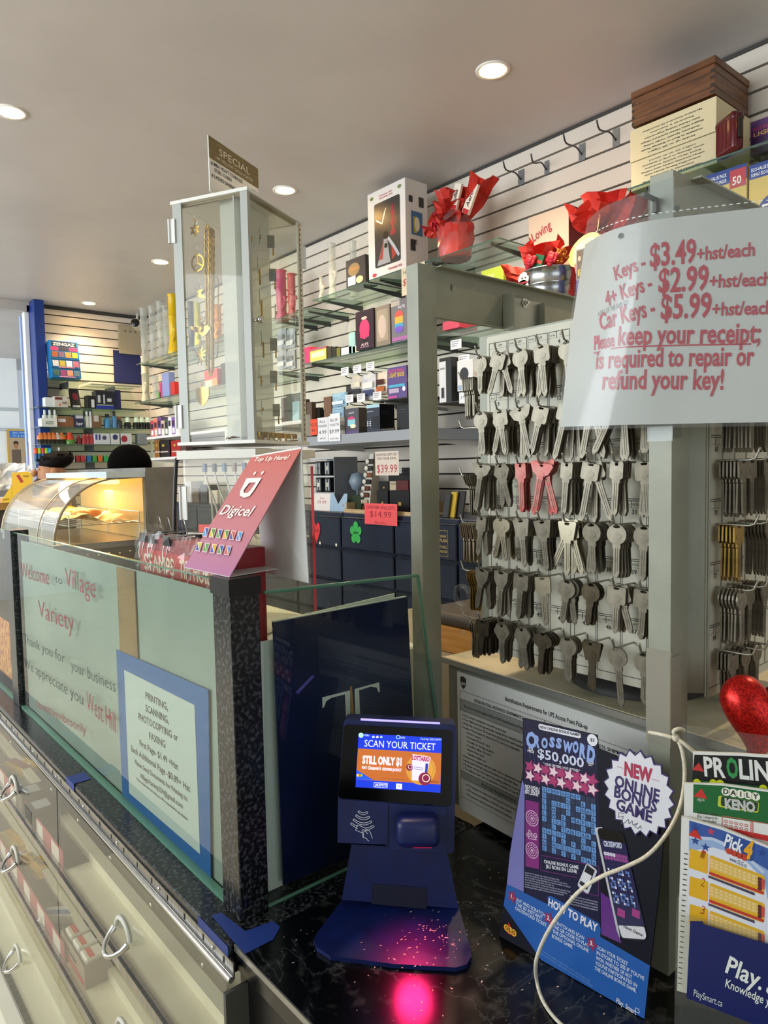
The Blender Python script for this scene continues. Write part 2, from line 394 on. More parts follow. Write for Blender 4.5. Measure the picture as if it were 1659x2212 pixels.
# printing notice on its blue backing inside the glass
fs = Face((XG + .0150, 0, 0), (0, -1, 0), (0, 0, 1))
t = thing('printing_notice', 'white printing and faxing notice on blue backing behind the front glass', 'notice', fs.o, rot=fs.rot)
b = B(); b.m(K('#0b5a9c', .5)); b.prism(fs.ps((250, 1403), (449, 1491), (455, 1938), (264, 1726)), .0006, .0016); b.done('blue_backing', t)
b = B(); b.m(K('#bcc4be', .6)); b.prism(fs.ps((268, 1447), (420, 1523), (432, 1845), (279, 1713)), 0, .0005); b.m(K('#16181c', .6))
for s, a, c, h in (('PRINTING,', (315, 1509), (363, 1535), .0105), ('SCANNING,', (315, 1536), (365, 1564), .0105), ('PHOTOCOPYING or', (300, 1554), (385, 1602), .0105), ('FAXING', (323, 1596), (358, 1616), .0105), ('First Page- $1.49 +Hst', (302, 1610), (385, 1664), .0095),
        ('Each Additional Page -$0.89+ Hst', (284, 1622), (411, 1712), .0095), ('Please Send Documents for Printing to:', (292, 1650), (406, 1732), .0075), ('VillageVariety259@gmail.com', (303, 1679), (395, 1747), .0075), ('*Please double check and clarify, you will be responsible for any mistakes!', (295, 1684), (406, 1773), .004)):
    fs.text(b, s, a, c, y=-.0003, h=h * 1.22, bold=.012)
b.done('notice_page', t)

# things inside the showcase
b = B(); b.m(K('#dfe3da', .5)); b.box(-.192, .192, -.42, .36, 0, .284, .003)
tag(b.done('display_riser', loc=(.655, 1.33, .9005)), 'pale display riser inside the showcase under the acrylic cabinet', 'display riser')
b = B(); b.m(K('#dfe6df', .5))
fb = Face((0, .858, 0), (1, 0, 0), (0, 0, 1)); q = fb.ps((560, 1388), (600, 1380), (620, 1912), (565, 1940)); q = [(max(x, .476), max(z, .9006)) for x, z in q]
cx = q[0][0]; b.prism([(x - cx, z - .9006) for x, z in q], 0, .004)
tag(b.done('foam_board', loc=(cx, .858, .9006)), 'strip of white foam board standing behind the granite post', 'board')
b = B(); b.m(noisy('lining_paper', [(0.4, '#8d988e'), (0.6, '#98a398')], freq=4, rough=.5)); b.box(0, .0015, 0, 1.085, 0, .432)
tag(b.done('lining_sheet', loc=(.4500, .885, .9008)), 'pale green lining sheet standing behind the front glass', 'sheet')
b = B(); b.m(noisy('brown_card', [(0.4, '#7a5c34'), (0.6, '#94723f')], freq=10, rough=.5)); ya, yb = fs.p(252, 1300)[0], fs.p(290, 1300)[0]; b.box(ya, yb, .0020, .0044, .001, .43)
o = tag(b.done('cardboard_strip', loc=(fs.o.x, 0, .9008), rot=fs.rot), 'tall brown cardboard strip standing behind the front glass', 'cardboard')
# navy folder leaning inside the end glass
fn = Face((.55, .842, .9006), (1, 0, 0), (0, 0, 1))
t = thing('navy_folder', 'tall navy presentation folder with a white serif letter T inside the end glass', 'folder', fn.o)
cov = fn.ps((590, 1345), (880, 1290), (893, 1560), (902, 1790), (612, 1912)); cov = [(x, max(z, .0004)) for x, z in cov]
b = B(); b.m(noisy('navy_card', [(0.4, '#0a1438'), (0.6, '#0d1a45')], freq=4, rough=0.3)); b.prism(cov, 0, .0025); b.done('cover', t)
b = B(); b.m(K('#dfe4d8', .6)); b.prism([fn.p(592, 1343), fn.p(880, 1288), fn.p(880, 1300), fn.p(592, 1356)], .0026, .0060); b.m(K('#cfd6c8', .6)); b.prism([fn.p(600, 1343), fn.p(858, 1283), fn.p(858, 1400), fn.p(600, 1400)], .0062, .0085); b.done('pages', t)
b = B(); b.m(K('#e6eadf', .5))
Z6 = lambda x, y: fn.p(560 + x * .2652, 1220 + y * .2652)
b.poly([Z6(512, 1080), Z6(738, 1022), Z6(742, 1270), Z6(706, 1270), Z6(697, 1055), Z6(590, 1082), Z6(545, 1110), Z6(527, 1160), Z6(513, 1166)][::1], -.0004)
b.poly([Z6(776, 1012), Z6(975, 957), Z6(981, 1036), Z6(970, 1038), Z6(955, 1000), Z6(905, 992), Z6(812, 1022), Z6(822, 1270), Z6(782, 1270)], -.0004)
b.m(K('#c98a1e', .4)); b.poly([Z6(738, 992), Z6(753, 988), Z6(772, 1270), Z6(752, 1270)], -.0005); b.done('letter_mark', t)

# painter's tape
M_tape = K('#1e3a86', .55)
b = B(); b.m(M_tape); c0 = onZ(525, 2058, .9012)
p = lambda x, y: tuple(onZ(x, y, .9006))[:2]
top = [p(457, 1978), p(478, 1972), p(530, 2012), p(590, 1990), p(605, 2003), p(590, 2030), p(528, 2062)]
b.prz([(x - .395, y - .79) for x, y in top], .0006, .0012); b.m(K('#1b357c', .55)); b.box(-.0015, -.0005, .0, .085, -.034, .0012)
tag(b.done('masking_tape', loc=(.395, .79, .9)), "blue painter's tape wrapped round the counter corner under the granite post", 'tape')
b = B(); b.m(M_tape); y0, y1 = onZ(180, 1690, .9).y, onZ(138, 1658, .9).y
b.box(-.0015, -.0005, 0, .05, -.024, .001); b.box(-.0005, .032, .004, .046, .0004, .001)
tag(b.done('masking_tape', loc=(.395, y0 + .0, .9)), "small folded piece of blue painter's tape on the ledge below the marker greeting", 'tape')

# ---------------------------------------------------------------- candy bins with flip-up acrylic doors
BY0, BYD, BY2 = .775, 1.495, 2.215
t = thing('candy_bin_rack', 'tiered candy rack with clear flip-up doors under the showcase ledge', 'candy rack', (0, 0, 0))
b = B(); b.m(noisy('beige_laminate', [(0.4, '#e6e1cc'), (0.6, '#eee9d6')], freq=8, rough=.5))
TI = [(.694, .385, .872), (.500, .379, .694), (.21, .373, .500)]
for z, x, zt in TI:
    b.box(x + .004, .60, BY0, 2.95, z - .012, z); b.box(x + .055, x + .075, BY0, 2.95, z, z + .022); b.box(.60, .61, BY0, 2.95, z - .012, zt + (.0 if zt < .8 else -.02))
b.m(K('#4a4a44', .5)); b.box(.378, .61, BY0 - .006, BY0, .0, .858); b.box(.374, .61, 2.95, 2.956, 0, .858)
b.m(K('#e8e4d2', .45)); b.box(.33, .372, BY0, 2.95, 0, .2); b.box(.25, .329, BY0, 2.95, 0, .12)
b.done('bin_shelves', t)
b = B(); b.m(K('#2e2e30', .5))  # dark sheets stand in for the shade inside the left bins
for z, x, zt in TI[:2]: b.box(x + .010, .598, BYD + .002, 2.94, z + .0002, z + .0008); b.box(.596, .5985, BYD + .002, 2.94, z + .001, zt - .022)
b.done('shade_sheet', t)
b = B(); b.m(M_steel)
for z, x, zt in TI[:2]: b.box(x - .008, x + .004, BY0, 2.95, z - .014, z + .004)
b.box(.361, .376, BY0, 2.95, .196, .214); b.done('edge_rail', t)
b = B(); b.m(M_steel); b.box(.3925, .3945, BY0, 2.95, .868, .888); b.m(M_chrome); b.tube([(.3895, BY0, .868), (.3895, 2.95, .868)], .0042, 8); b.m(K('#2a2a28', .5))
for k in range(36):
    y = .80 + k * .058; b.box(.3918, .3926, y - .0012, y + .0012, .876, .884)
b.m(M_chrome)
for k in range(12):
    y = .83 + k * .174; b.ball((.3918, y, .880), (.0018, .0034, .0034), 8, 4); b.ball((.3865, y + .02, .848), (.0018, .0034, .0034), 8, 4)
b.done('piano_hinge', t)
def bin_door(i, y0, y1, yh):
    z, x, zt = TI[i]; zt2 = zt - (.006 if i == 0 else .018); xt = TI[i - 1][1] - .006 if i else .387
    b = B(); b.m(M_acrd); b.prism([(x - .002, z + .004), (xt, zt2), (xt - .003, zt2), (x - .005, z + .004)], 0, 1)
    for v in b.bm.verts: v.co.y = y0 + .003 + v.co.y * (y1 - y0 - .006)
    d = b.done('bin_door', t)
    fz = .38 if i == 0 else .46; zc = z + (zt - z) * fz; xc = x - .006
    b = B(); b.m(M_chrome); n = 9
    pts = [(xc - .003 - .026 * sin(pi * k / (n - 1)), yh + .030 * cos(pi * k / (n - 1)) - .004, zc - .012 - .020 * sin(pi * k / (n - 1))) for k in range(n)]
    b.tube(pts, [.0062] + [.0042] * (n - 2) + [.0062], 8)
    pts = [(xc + .0005, yh + .030 * cos(pi * k / (n - 1)) - .004, zc - .010 + .024 * sin(pi * k / (n - 1))) for k in range(n)]
    b.m(K('#d8d8cc', .35)); b.tube(pts, .004, 6); b.done('ring_handle', d)
for i in range(3):
    for (y0, y1) in ((BY0, BYD), (BYD, BY2), (BY2, 2.94)): bin_door(i, y0, y1, (y0 + y1) / 2)
for i in range(2):
    z, x, zt = TI[i]
    for y in (BYD, BY2):
        b = B(); b.m(M_acr); b.box(x + .003, x + .19, y - .0015, y + .0015, z + .001, zt - .02); b.done('bin_divider', t)
    b = B(); b.m(K('#b2405c', .4)); b.box(x + .005, x + .007, BYD + .005, 2.94, z + .001, z + .038)
    for k in range(12): b.m(K('#e4dcdc', .4)); b.box(x + .0042, x + .005, BYD + .03 + k * .12, BYD + .085 + k * .12, z + .004, z + .034)
    b.done('price_strip', t)
CW = noisy('wrapper_gloss', [(0.4, '#e6b31a'), (0.6, '#f0c434')], freq=30, rough=.3, bump=.3)
def candy(name, label, cat, px, z, size, rz, cols, txt=None, group=None, wrap=False):
    c = onZ(px[0], px[1], z + size[2]); b = B(); a, d, h = size[0] / 2, size[1] / 2, size[2]
    b.m(cols[0])
    if wrap: b.prism([(-a, h * .45), (-a * .86, h * .5), (-a * .8, h * .9), (0, h), (a * .8, h * .9), (a * .86, h * .5), (a, h * .45), (a * .86, h * .3), (a * .8, 0), (-a * .8, 0), (-a * .86, h * .3)], -d, d)
    else: b.box(-a, a, -d, d, 0, h, .001)
    b.T = Matrix.Translation((0, 0, h + .0006)) @ Matrix.Rotation(-pi / 2, 4, 'X')
    if len(cols) > 1: b.m(cols[1]); b.rect(-a * .75, -d * .7, a * .75, d * .2)
    if txt: b.m(cols[-1]); b.text(txt, 0, -d * .25, .01, y=-.0004, width=size[0] * .62, height=d * .7, bold=.02, shear=.15)
    tag(b.done(name, loc=(c.x, c.y, z + .0006), rot=rz), label, cat, group)
R0 = -pi / 2
candy('chocolate_bar', 'yellow wrapped caramel bar lying in the middle left bin', 'chocolate bar', (78, 1858), .5, (.15, .045, .022), R0 + .15, [CW, CW, K('#2a1a10')], 'OH HENRY!', wrap=True)
candy('chocolate_bar', 'plain yellow bar half hidden behind the middle ring handle', 'chocolate bar', (20, 1812), .5, (.15, .045, .022), R0 + .1, [CW, K('#f4dd60')], wrap=True)
candy('chocolate_bar', 'yellow and red bar beside the top ring handle at the left edge', 'chocolate bar', (46, 1648), .694, (.13, .05, .022), R0 + .2, [CW, K('#8c2a2a')], wrap=True)
candy('chocolate_bar', 'dark orange wrapped bar at the far left of the top bins', 'chocolate bar', (6, 1590), .694, (.12, .05, .02), R0, [K('#4a2016', .35), K('#c8602c')], wrap=True)
candy('candy_box', 'far one of two black cookie bar boxes in the top left bin', 'candy box', (76, 1702), .694, (.06, .075, .05), R0, [K('#23242c', .4), K('#c9ced6')], group='black cookie bar boxes')
candy('candy_box', 'near one of two black cookie bar boxes in the top left bin', 'candy box', (98, 1734), .694, (.06, .075, .05), R0, [K('#1e1f28', .4), K('#b9c2cc')], group='black cookie bar boxes')
c0 = onZ(190, 2050, .53)
t = thing('candy_box', 'open display box of white wrapped bars beside the bin divider', 'candy box', (c0.x, c0.y, .501), RW)
b = B(); b.m(K('#9a8f86', .5)); b.box(-.075, .075, -.03, -.028, 0, .045); b.box(-.075, .075, .05, .052, 0, .045); b.box(-.075, -.073, -.028, .05, 0, .045); b.box(.073, .075, -.028, .05, 0, .045); b.box(-.073, .073, -.028, .05, 0, .002); b.m(K('#b03a3a', .5)); b.rect(-.07, .002, .07, .016, -.0304); b.m(K('#1c1c1c')); b.text('Kinder', 0, .022, .02, y=-.0306, bold=.02); b.done('tray', t)
for k in range(3):
    x = -.048 + k * .048; b = B(); b.m(K('#eceae6', .35)); b.box(-.02, .02, -.024, .046, 0, .05, .003)
    b.T = Matrix.Translation((0, 0, .0506)) @ Matrix.Rotation(-pi / 2, 4, 'X'); b.m(K('#d8402c')); b.rect(-.017, -.016, .017, -.006); b.m(K('#222222')); b.text('Kinder', 0, .012, .012, y=-.0003, bold=.02)
    tag(b.done('chocolate_bar', loc=(c0.x, c0.y - x, .5035), rot=RW), ('left', 'middle', 'right')[k] + ' white wrapped bar in the open display box', 'chocolate bar', 'white bars in the display box')
candy('candy_pouch', 'crumpled blue and white pouch above the box of white bars', 'candy pouch', (130, 1968), .5, (.09, .035, .02), R0 + .9, [K('#dfe4ea', .35), K('#2f6fb4')], wrap=True)
# popcorn picture panel seen past the far post
b = B(); b.m(noisy('popcorn_picture', [(0.35, '#8a2f0c'), (0.5, '#d8741c'), (0.65, '#f0b04a')], freq=60, rough=.4)); b.box(0, .003, 0, .7, 0, .16)
tag(b.done('snack_picture', loc=(.452, 2.12, .93)), 'orange snack picture panel behind the glass past the far granite post', 'picture')
# ================================================================ key rack, price sheet, parcel cabinet
KS = 1.08
M_grey = noisy('grey_steel_paint', [(0.35, '#8b8e7e'), (0.65, '#969988')], freq=14, rough=.42)
M_beige = noisy('key_panel_card', [(0.35, '#c3c1ae'), (0.65, '#cbc9b6')], freq=10, rough=.5)
PX1, PY1, PX2, PY2 = .785, .838, .757, .400          # corners of the two uprights nearest the aisle
t = thing('metal_rack_frame', 'grey steel rack frame of two uprights and cross beams round the key cabinet', 'rack', (PX1, PY1, .9))
def upright(x, y, zt, parent):
    b = B(); b.m(M_grey); w1, w2, th = .027, .040, .0022
    b.box(0, th, 0, w1, 0, zt - .9); b.box(th, w2, 0, th, 0, zt - .9); b.box(w2 - th, w2, th, .010, 0, zt - .9); b.box(th, .010, w1 - th, w1, 0, zt - .9)
    b.m(K('#84877a', .5))
    return b.done('upright', parent, (x - PX1, y - PY1, 0))
ztop = onY(950, 578, PY1).z
upright(PX1, PY1, ztop, t)
b = B(); b.m(M_grey); zb_ = onY(953, 689, PY1).z; xe = onY(1263, 641, PY1).x
b.prism([(PX1 + .04, zb_), (xe - .012, zb_ + .002), (xe - .012, ztop - .012), (xe + .006, ztop - .006), (xe + .002, ztop), (PX1 + .04, ztop)], .001, .004)
b.box(PX1 + .04, xe + .004, -.012, .001, ztop - .002, ztop); b.box(PX1 + .04, xe - .012, -.006, .001, zb_, zb_ + .002)
b.m(K('#4c4d45', .6)); p0 = onY(976, 621, PY1); b.disc(p0.x, p0.z, .0022, .0006, 10, .006)
b.done('cross_beam', t, (-PX1, 0, -.9))
# bracket plate with its bolt
fk = Face((0, PY1 - .014, 0), (1, 0, 0), (0, 0, 1))
(xa, za), (xb, zb2), (xc, zc) = fk.p(1100, 640), fk.p(1165, 655), fk.p(1096, 712)
b = B(); b.m(noisy('zinc_plate', [(0.4, '#8f958f'), (0.6, '#a5aaa2')], freq=12, rough=.35, metal=.8)); b.box(xa, xb, 0, .003, zc, za); b.m(M_grey); b.box(xa - .003, xa, -.012, .012, zc, za + .004); b.box(xb, xb + .003, -.012, .012, zc, za - .002)
b.done('bracket_plate', t, (-PX1, -.014, -.9))
q = fk.p(1133, 655); b = B(); b.m(M_chrome); b.T = Matrix.Translation((q[0], -.0005, q[1])) @ Matrix.Rotation(pi / 2, 4, 'X'); b.lathe([(.009, 0), (.009, .001), (.0058, .001), (.0058, .005), (.003, .005), (.003, .009), (0, .0095)], 6, smooth=False); b.done('bolt', t, (-PX1, -.014, -.9))
ztop2 = onX(1425, 376, PX2).z
o = upright(PX2, PY2, ztop2, t)
b = B(); b.m(M_grey); p0 = onY(1440, 376, PY2); p1 = onY(1575, 425, PY2 + .0)
b.prism([(PX2 + .04, ztop2 - .075), (1.16, ztop2 - .078), (1.16, ztop2 - .002), (PX2 + .04, ztop2)], .001, .004); b.box(PX2 + .04, 1.16, -.012, .001, ztop2 - .002, ztop2)
b.done('cross_beam', t, (-PX1, PY2 - PY1, -.9))
b = B(); b.m(K('#3b3d38', .5)); q = onX(1412, 395, PX2); b.box(-.006, .0, .0, .004, -.012, .004); b.box(-.03, -.006, 0, .004, .0, .004); b.done('hook_tab', t, (PX2 - PX1 - .001, PY2 - PY1 + .016, ztop2 - .03 - .9))
b = B(); b.m(glass('old_clear_tape', '#d8cf9a', 1.45, .25, milky=.25)); zt_ = onX(1430, 1405, PX2).z; zl = onX(1430, 1610, PX2).z
b.box(-.0012, -.0004, -.0012, .029, zl - .9, zt_ - .9); b.box(-.0012, .022, -.0014, -.0004, zl - .9 + .02, zt_ - .9 - .006); b.done('yellowed_tape', t, (PX2 - PX1, PY2 - PY1, 0))
b = B(); b.m(glass('clear_tape', '#f4f6f6', 1.5, .06, milky=.05)); zt_ = onX(1430, 905, PX2).z
b.box(-.0012, -.0004, -.0016, .0285, zt_ - .9 - .025, zt_ - .9 + .01); b.box(-.0012, .02, -.0016, -.0006, zt_ - .9 - .022, zt_ - .9 + .01); b.done('clear_tape', t, (PX2 - PX1, PY2 - PY1, 0))
b = B(); b.m(glass('clear_tape2', '#f4f6f6', 1.5, .06, milky=.05)); b.box(-.0014, -.0004, -.0016, .0285, ztop2 - .9 - .06, ztop2 - .9 - .008); b.done('clear_tape', t, (PX2 - PX1, PY2 - PY1, 0))

# ---------------------------------------------------------------- rotating key cabinet
KX = .745 * KS
KYL, KYR = .662 * KS, .376 * KS
Z0, Z1 = 1.5 + (1.245 - 1.5) * KS, 1.5 + (1.677 - 1.5) * KS
kc = thing('key_cabinet', 'square grey key blank cabinet with numbered panels of hooks', 'key display', (KX + .16, (KYL + KYR) / 2, 1.1727))
OX, OY, OZ = kc.location
CH = .014
b = B(); b.m(M_grey)
xl, xr2 = KX + .002, KX + .32
pl = [(xl, KYL + .014), (xl + CH, KYL + .026), (xr2, KYL + .026), (xr2, KYR - CH), (xl + CH, KYR - CH), (xl, KYR)]
b.prz([(x - OX, y - OY) for x, y in pl], Z0 - OZ, Z1 - OZ); b.done('cabinet_body', kc)
b = B(); b.m(K('#2b2b28', .6)); b.lathe([(.10, .0), (.10, .012), (.03, .014), (.03, Z0 - 1.1728)], 20); b.done('turntable_base', kc)
fk1 = Face((KX, 0, 0), (0, -1, 0), (0, 0, 1))
COLX = [-KYL + .006 + (.033 * KS) * k + (.004 if k > 3 else 0) for k in range(9)]
ROWH = .0697 * KS
ZR = [Z1 - .012 - ROWH * k for k in range(7)]
DK = K('#26282a', .6)
MODEL = [['', 'B-44', 'B-45', 'B-46', 'B-47', 'B-48', 'B-49', 'B-50'], ['B-51', 'B-63', 'B-64', 'B-67', 'B-68', 'B-69', 'B-70', 'B-71'], ['B-78', 'B-79', 'B-82', 'B-84', 'B-85', 'B-86', 'B-89', 'H-50'], ['H-51', 'H-52', 'H-54', 'H-55', 'H-60', 'H-62', 'H-68', 'H-70'], ['H-71', 'H-72', 'H-73', 'H-75', 'H-76', 'H-78', 'RA-4', 'RA-6'], ['Y-149', 'Y-152', 'Y-153', 'Y-154', 'Y-155', 'Y-157', 'Y-159', 'Y-160']]
def key_panel(parent, rows, cols, colx, zr, maker, loc, rot, name):
    b = B(); b.m(M_beige); x0, x1 = colx[0] - .004, colx[-1] + .004; rh = zr[0] - zr[1]
    b.prism([(x0 + .003, zr[-1] - .010), (x1 - .003, zr[-1] - .010), (x1, zr[-1] - .007), (x1, zr[0] + .006), (x1 - .003, zr[0] + .009), (x0 + .003, zr[0] + .009), (x0, zr[0] + .006), (x0, zr[-1] - .007)], 0, .0018)
    b.m(DK)
    for r in range(rows):
        for c in range(cols):
            xa, xb = colx[c] + .0012, colx[c + 1] - .0012 - (.004 if (c == 3 and cols == 8) else 0); za, zb = zr[r] - .0012, zr[r] - rh + .0012; lw = .0009
            for (q0, q1) in (((xa, za), (xb, za)), ((xa, zb), (xb, zb)), ((xa, za), (xa, zb)), ((xb, za), (xb, zb)), ((xa, za - .0085), (xb, za - .0085)), ((xa + .0125, za), (xa + .0125, za - .0085))): b.line([q0, q1], lw if q0[1] != za - .0085 else .0003, -.0002)
            b.text(str(r * cols + c + 1 + (0 if cols == 8 else 48)), (xa + xb) / 2, za - .0165, y=-.0002, height=.0060, bold=.02)
            if cols == 8:
                if MODEL[r][c]: b.text(MODEL[r][c], xa + .0062, za - .0062, y=-.0002, height=.0030)
                b.text(maker[r], xa + .0205, za - .0062, y=-.0002, height=.0036)
    if cols == 8:
        xs = colx[4] - .0030
        for k, ch in enumerate('AUTO' + 'MOBILES'): b.text(ch, xs, zr[1] - .006 - k * .0295, y=-.0002, height=.0064, bold=.03)
        for (r, c, s) in ((0, 1, 'ELDORADO'), (1, 1, 'TEMPEST'), (1, 2, 'FIREBIRD'), (1, 3, 'ACADIAN'), (2, 1, 'SPORT'), (2, 4, 'CUTLASS'), (5, 3, 'PLYMOUTH'), (5, 4, 'RELIANT')): b.text(s, (colx[c] + colx[c + 1]) / 2, zr[r] - rh * .82, y=-.0002, height=.0036)
    return b.done(name, parent, loc, rot)
MK = ['GM', 'GM', 'GM', 'FORD', 'FORD', 'CHRYSLER']
key_panel(kc, 6, 8, COLX, ZR, MK, V((KX, 0, 0)) - kc.location, fk1.rot, 'number_panel')
COLR = [.022 + .030 * KS * k for k in range(8)]
YR = KYR - CH
key_panel(kc, 6, 7, COLR, ZR, MK, V((KX, YR - .002, 0)) - kc.location, (0, 0, 0), 'number_panel')
b = B(); b.m(M_grey); b.tube([(COLR[0] - .004, -.004, ZR[-1] - .01), (COLR[0] - .004, -.004, ZR[0])], .0016, 5); b.done('edge_wire', kc, V((KX, YR, 0)) - kc.location)

M_ns = noisy('nickel_silver', [(0.3, '#6f6a5c'), (0.7, '#918b7b')], freq=60, rough=.45, metal=.6)
M_ns2 = noisy('dull_nickel', [(0.3, '#5d594c'), (0.7, '#7c7666')], freq=70, rough=.5, metal=.6)
M_brass = noisy('key_brass', [(0.3, '#7d6530'), (0.7, '#a88c48')], freq=60, rough=.36, metal=.85)
M_bright = K('#a9a28c', .3, .85)
M_red = noisy('worn_red_key', [(0.35, '#a84640'), (0.65, '#a87068')], freq=40, rough=.4, metal=.35)
M_dark = noisy('dark_key', [(0.3, '#3d362a'), (0.7, '#5a5140')], freq=60, rough=.4, metal=.8)
def oval(cx, cz, rx, rz, n=14, a0=0.0): return [(cx + rx * cos(a0 + 2 * pi * k / n), cz + rz * sin(a0 + 2 * pi * k / n)) for k in range(n)]
BOW = {'round': oval(0, -.0095, .0132, .0125, 16), 'oval': oval(0, -.009, .0155, .0105, 16),
       'square': [(-.0115, .002), (.0115, .002), (.0125, 0), (.0125, -.017), (.0105, -.0195), (-.0105, -.0195), (-.0125, -.017), (-.0125, 0)],
       'trapeze': [(-.0125, .003), (.0125, .003), (.0140, .001), (.0095, -.021), (-.0095, -.021), (-.0140, .001)],
       'hexagon': [(-.0085, .003), (.0085, .003), (.0145, -.008), (.0065, -.020), (-.0065, -.020), (-.0145, -.008)],
       'shield': [(-.0125, .002), (0, .0042), (.0125, .002), (.0120, -.010), (.0055, -.021), (-.0055, -.021), (-.0120, -.010)],
       'wide': [(-.0185, .001), (-.016, .004), (.016, .004), (.0185, .001), (.013, -.010), (.006, -.014), (-.006, -.014), (-.013, -.010)],
       'slim': [(-.0075, .004), (.0075, .004), (.0090, .001), (.0090, -.016), (.006, -.018), (-.006, -.018), (-.0090, -.016), (-.0090, .001)]}
def key_mesh(kind, mat, ln):
    """One key blank, hung by the hole at its origin: bow ring, stamped pad, shoulder, grooved blade with a pointed tip."""
    b = B(); b.m(mat); th = .0010
    ol = BOW[kind]; n = len(ol); hw = .0048 if kind in ('square', 'trapeze', 'round', 'shield') else .0030; hh = .0020
    hole = [(hw * cos(atan2((p[1] + .006), p[0])), hh * sin(atan2((p[1] + .006), p[0]))) for p in ol]
    # bow as a ring between outline and hole
    for y, fl in ((-th, 1), (th, 0)):
        vs = [(p[0], y, p[1]) for p in ol] + [(p[0], y, p[1]) for p in hole]
        b.add(vs, [((i, (i + 1) % n, n + (i + 1) % n, n + i) if fl else (n + i, n + (i + 1) % n, (i + 1) % n, i)) for i in range(n)])
    for ring_ in (ol, hole):
        vs = [(p[0], -th, p[1]) for p in ring_] + [(p[0], th, p[1]) for p in ring_]
        b.add(vs, [(i, n + i, n + (i + 1) % n, (i + 1) % n) for i in range(n)])
    zb = min(p[1] for p in ol); bw = .0042
    bl = [(-bw - .0012, zb + .002), (bw + .0012, zb + .002), (bw + .0012, zb - .004), (bw, zb - .0055), (bw, -ln + .006), (.0012, -ln), (-.0012, -ln), (-bw, -ln + .005), (-bw, zb - .0055), (-bw - .0012, zb - .004)]
    b.prism(bl, -th * .9, th * .9); b.m(K('#4a463b', .5, .6)); b.rect(-.0016, -ln + .006, -.0006, zb - .004, -th * .9 - .0001); b.rect(.0012, -ln + .009, .0020, zb - .004, -th * .9 - .0001)
    b.m(K('#5f5a4c', .45, .6)); b.m(mat)
    b.prism([(x * .55, (z + .0095) * .42 - .0115) for x, z in oval(0, -.0095, .0125, .0095, 10)], -th - .0004, -th)
    me = b.done('key_blank').data; o = bpy.data.objects[-1] if False else None
    return me
KEYS = {}
def key_data(kind, mat, ln):
    k = (kind, mat.name, ln)
    if k not in KEYS:
        me = key_mesh(kind, mat, ln); KEYS[k] = me
        for o in [o for o in COL.objects if o.data == me]: bpy.data.objects.remove(o)
    return KEYS[k]
NKEY = [0]
def hook(parent, P, d, length, name='key_hook'):
    """Wire hook standing out of a panel along d, its end turned up and outwards."""
    b = B(); b.m(K('#a9a79b', .35, .8)); d = V(d); up = V((0, 0, 1))
    b.tube([(0, 0, 0), d * (length * .80), d * (length * .93) + up * .002, d * length * 1.02 + up * .012], .00135, 6)
    b.ball(d * length * 1.02 + up * .0125, .0016, 6, 4)
    return b.done(name, parent, V(P) - parent.location)
def stack(P, d, n, kind, mat, ln, label, group, rz, d0=.010, sp=.0036, fan=.10, spread=None):
    """n key blanks side by side on one hook."""
    d = V(d); me = key_data(kind, mat, ln)
    for k in range(n):
        a = spread[k % len(spread)] if spread and k >= n - len(spread) else random.uniform(-fan, fan)
        o = bpy.data.objects.new('key_blank', me); COL.objects.link(o)
        o.location = V(P) + d * (d0 + k * sp) + V((0, 0, -.0021))
        o.rotation_euler = (0, a, rz); NKEY[0] += 1
        tag(o, label, 'key', group)
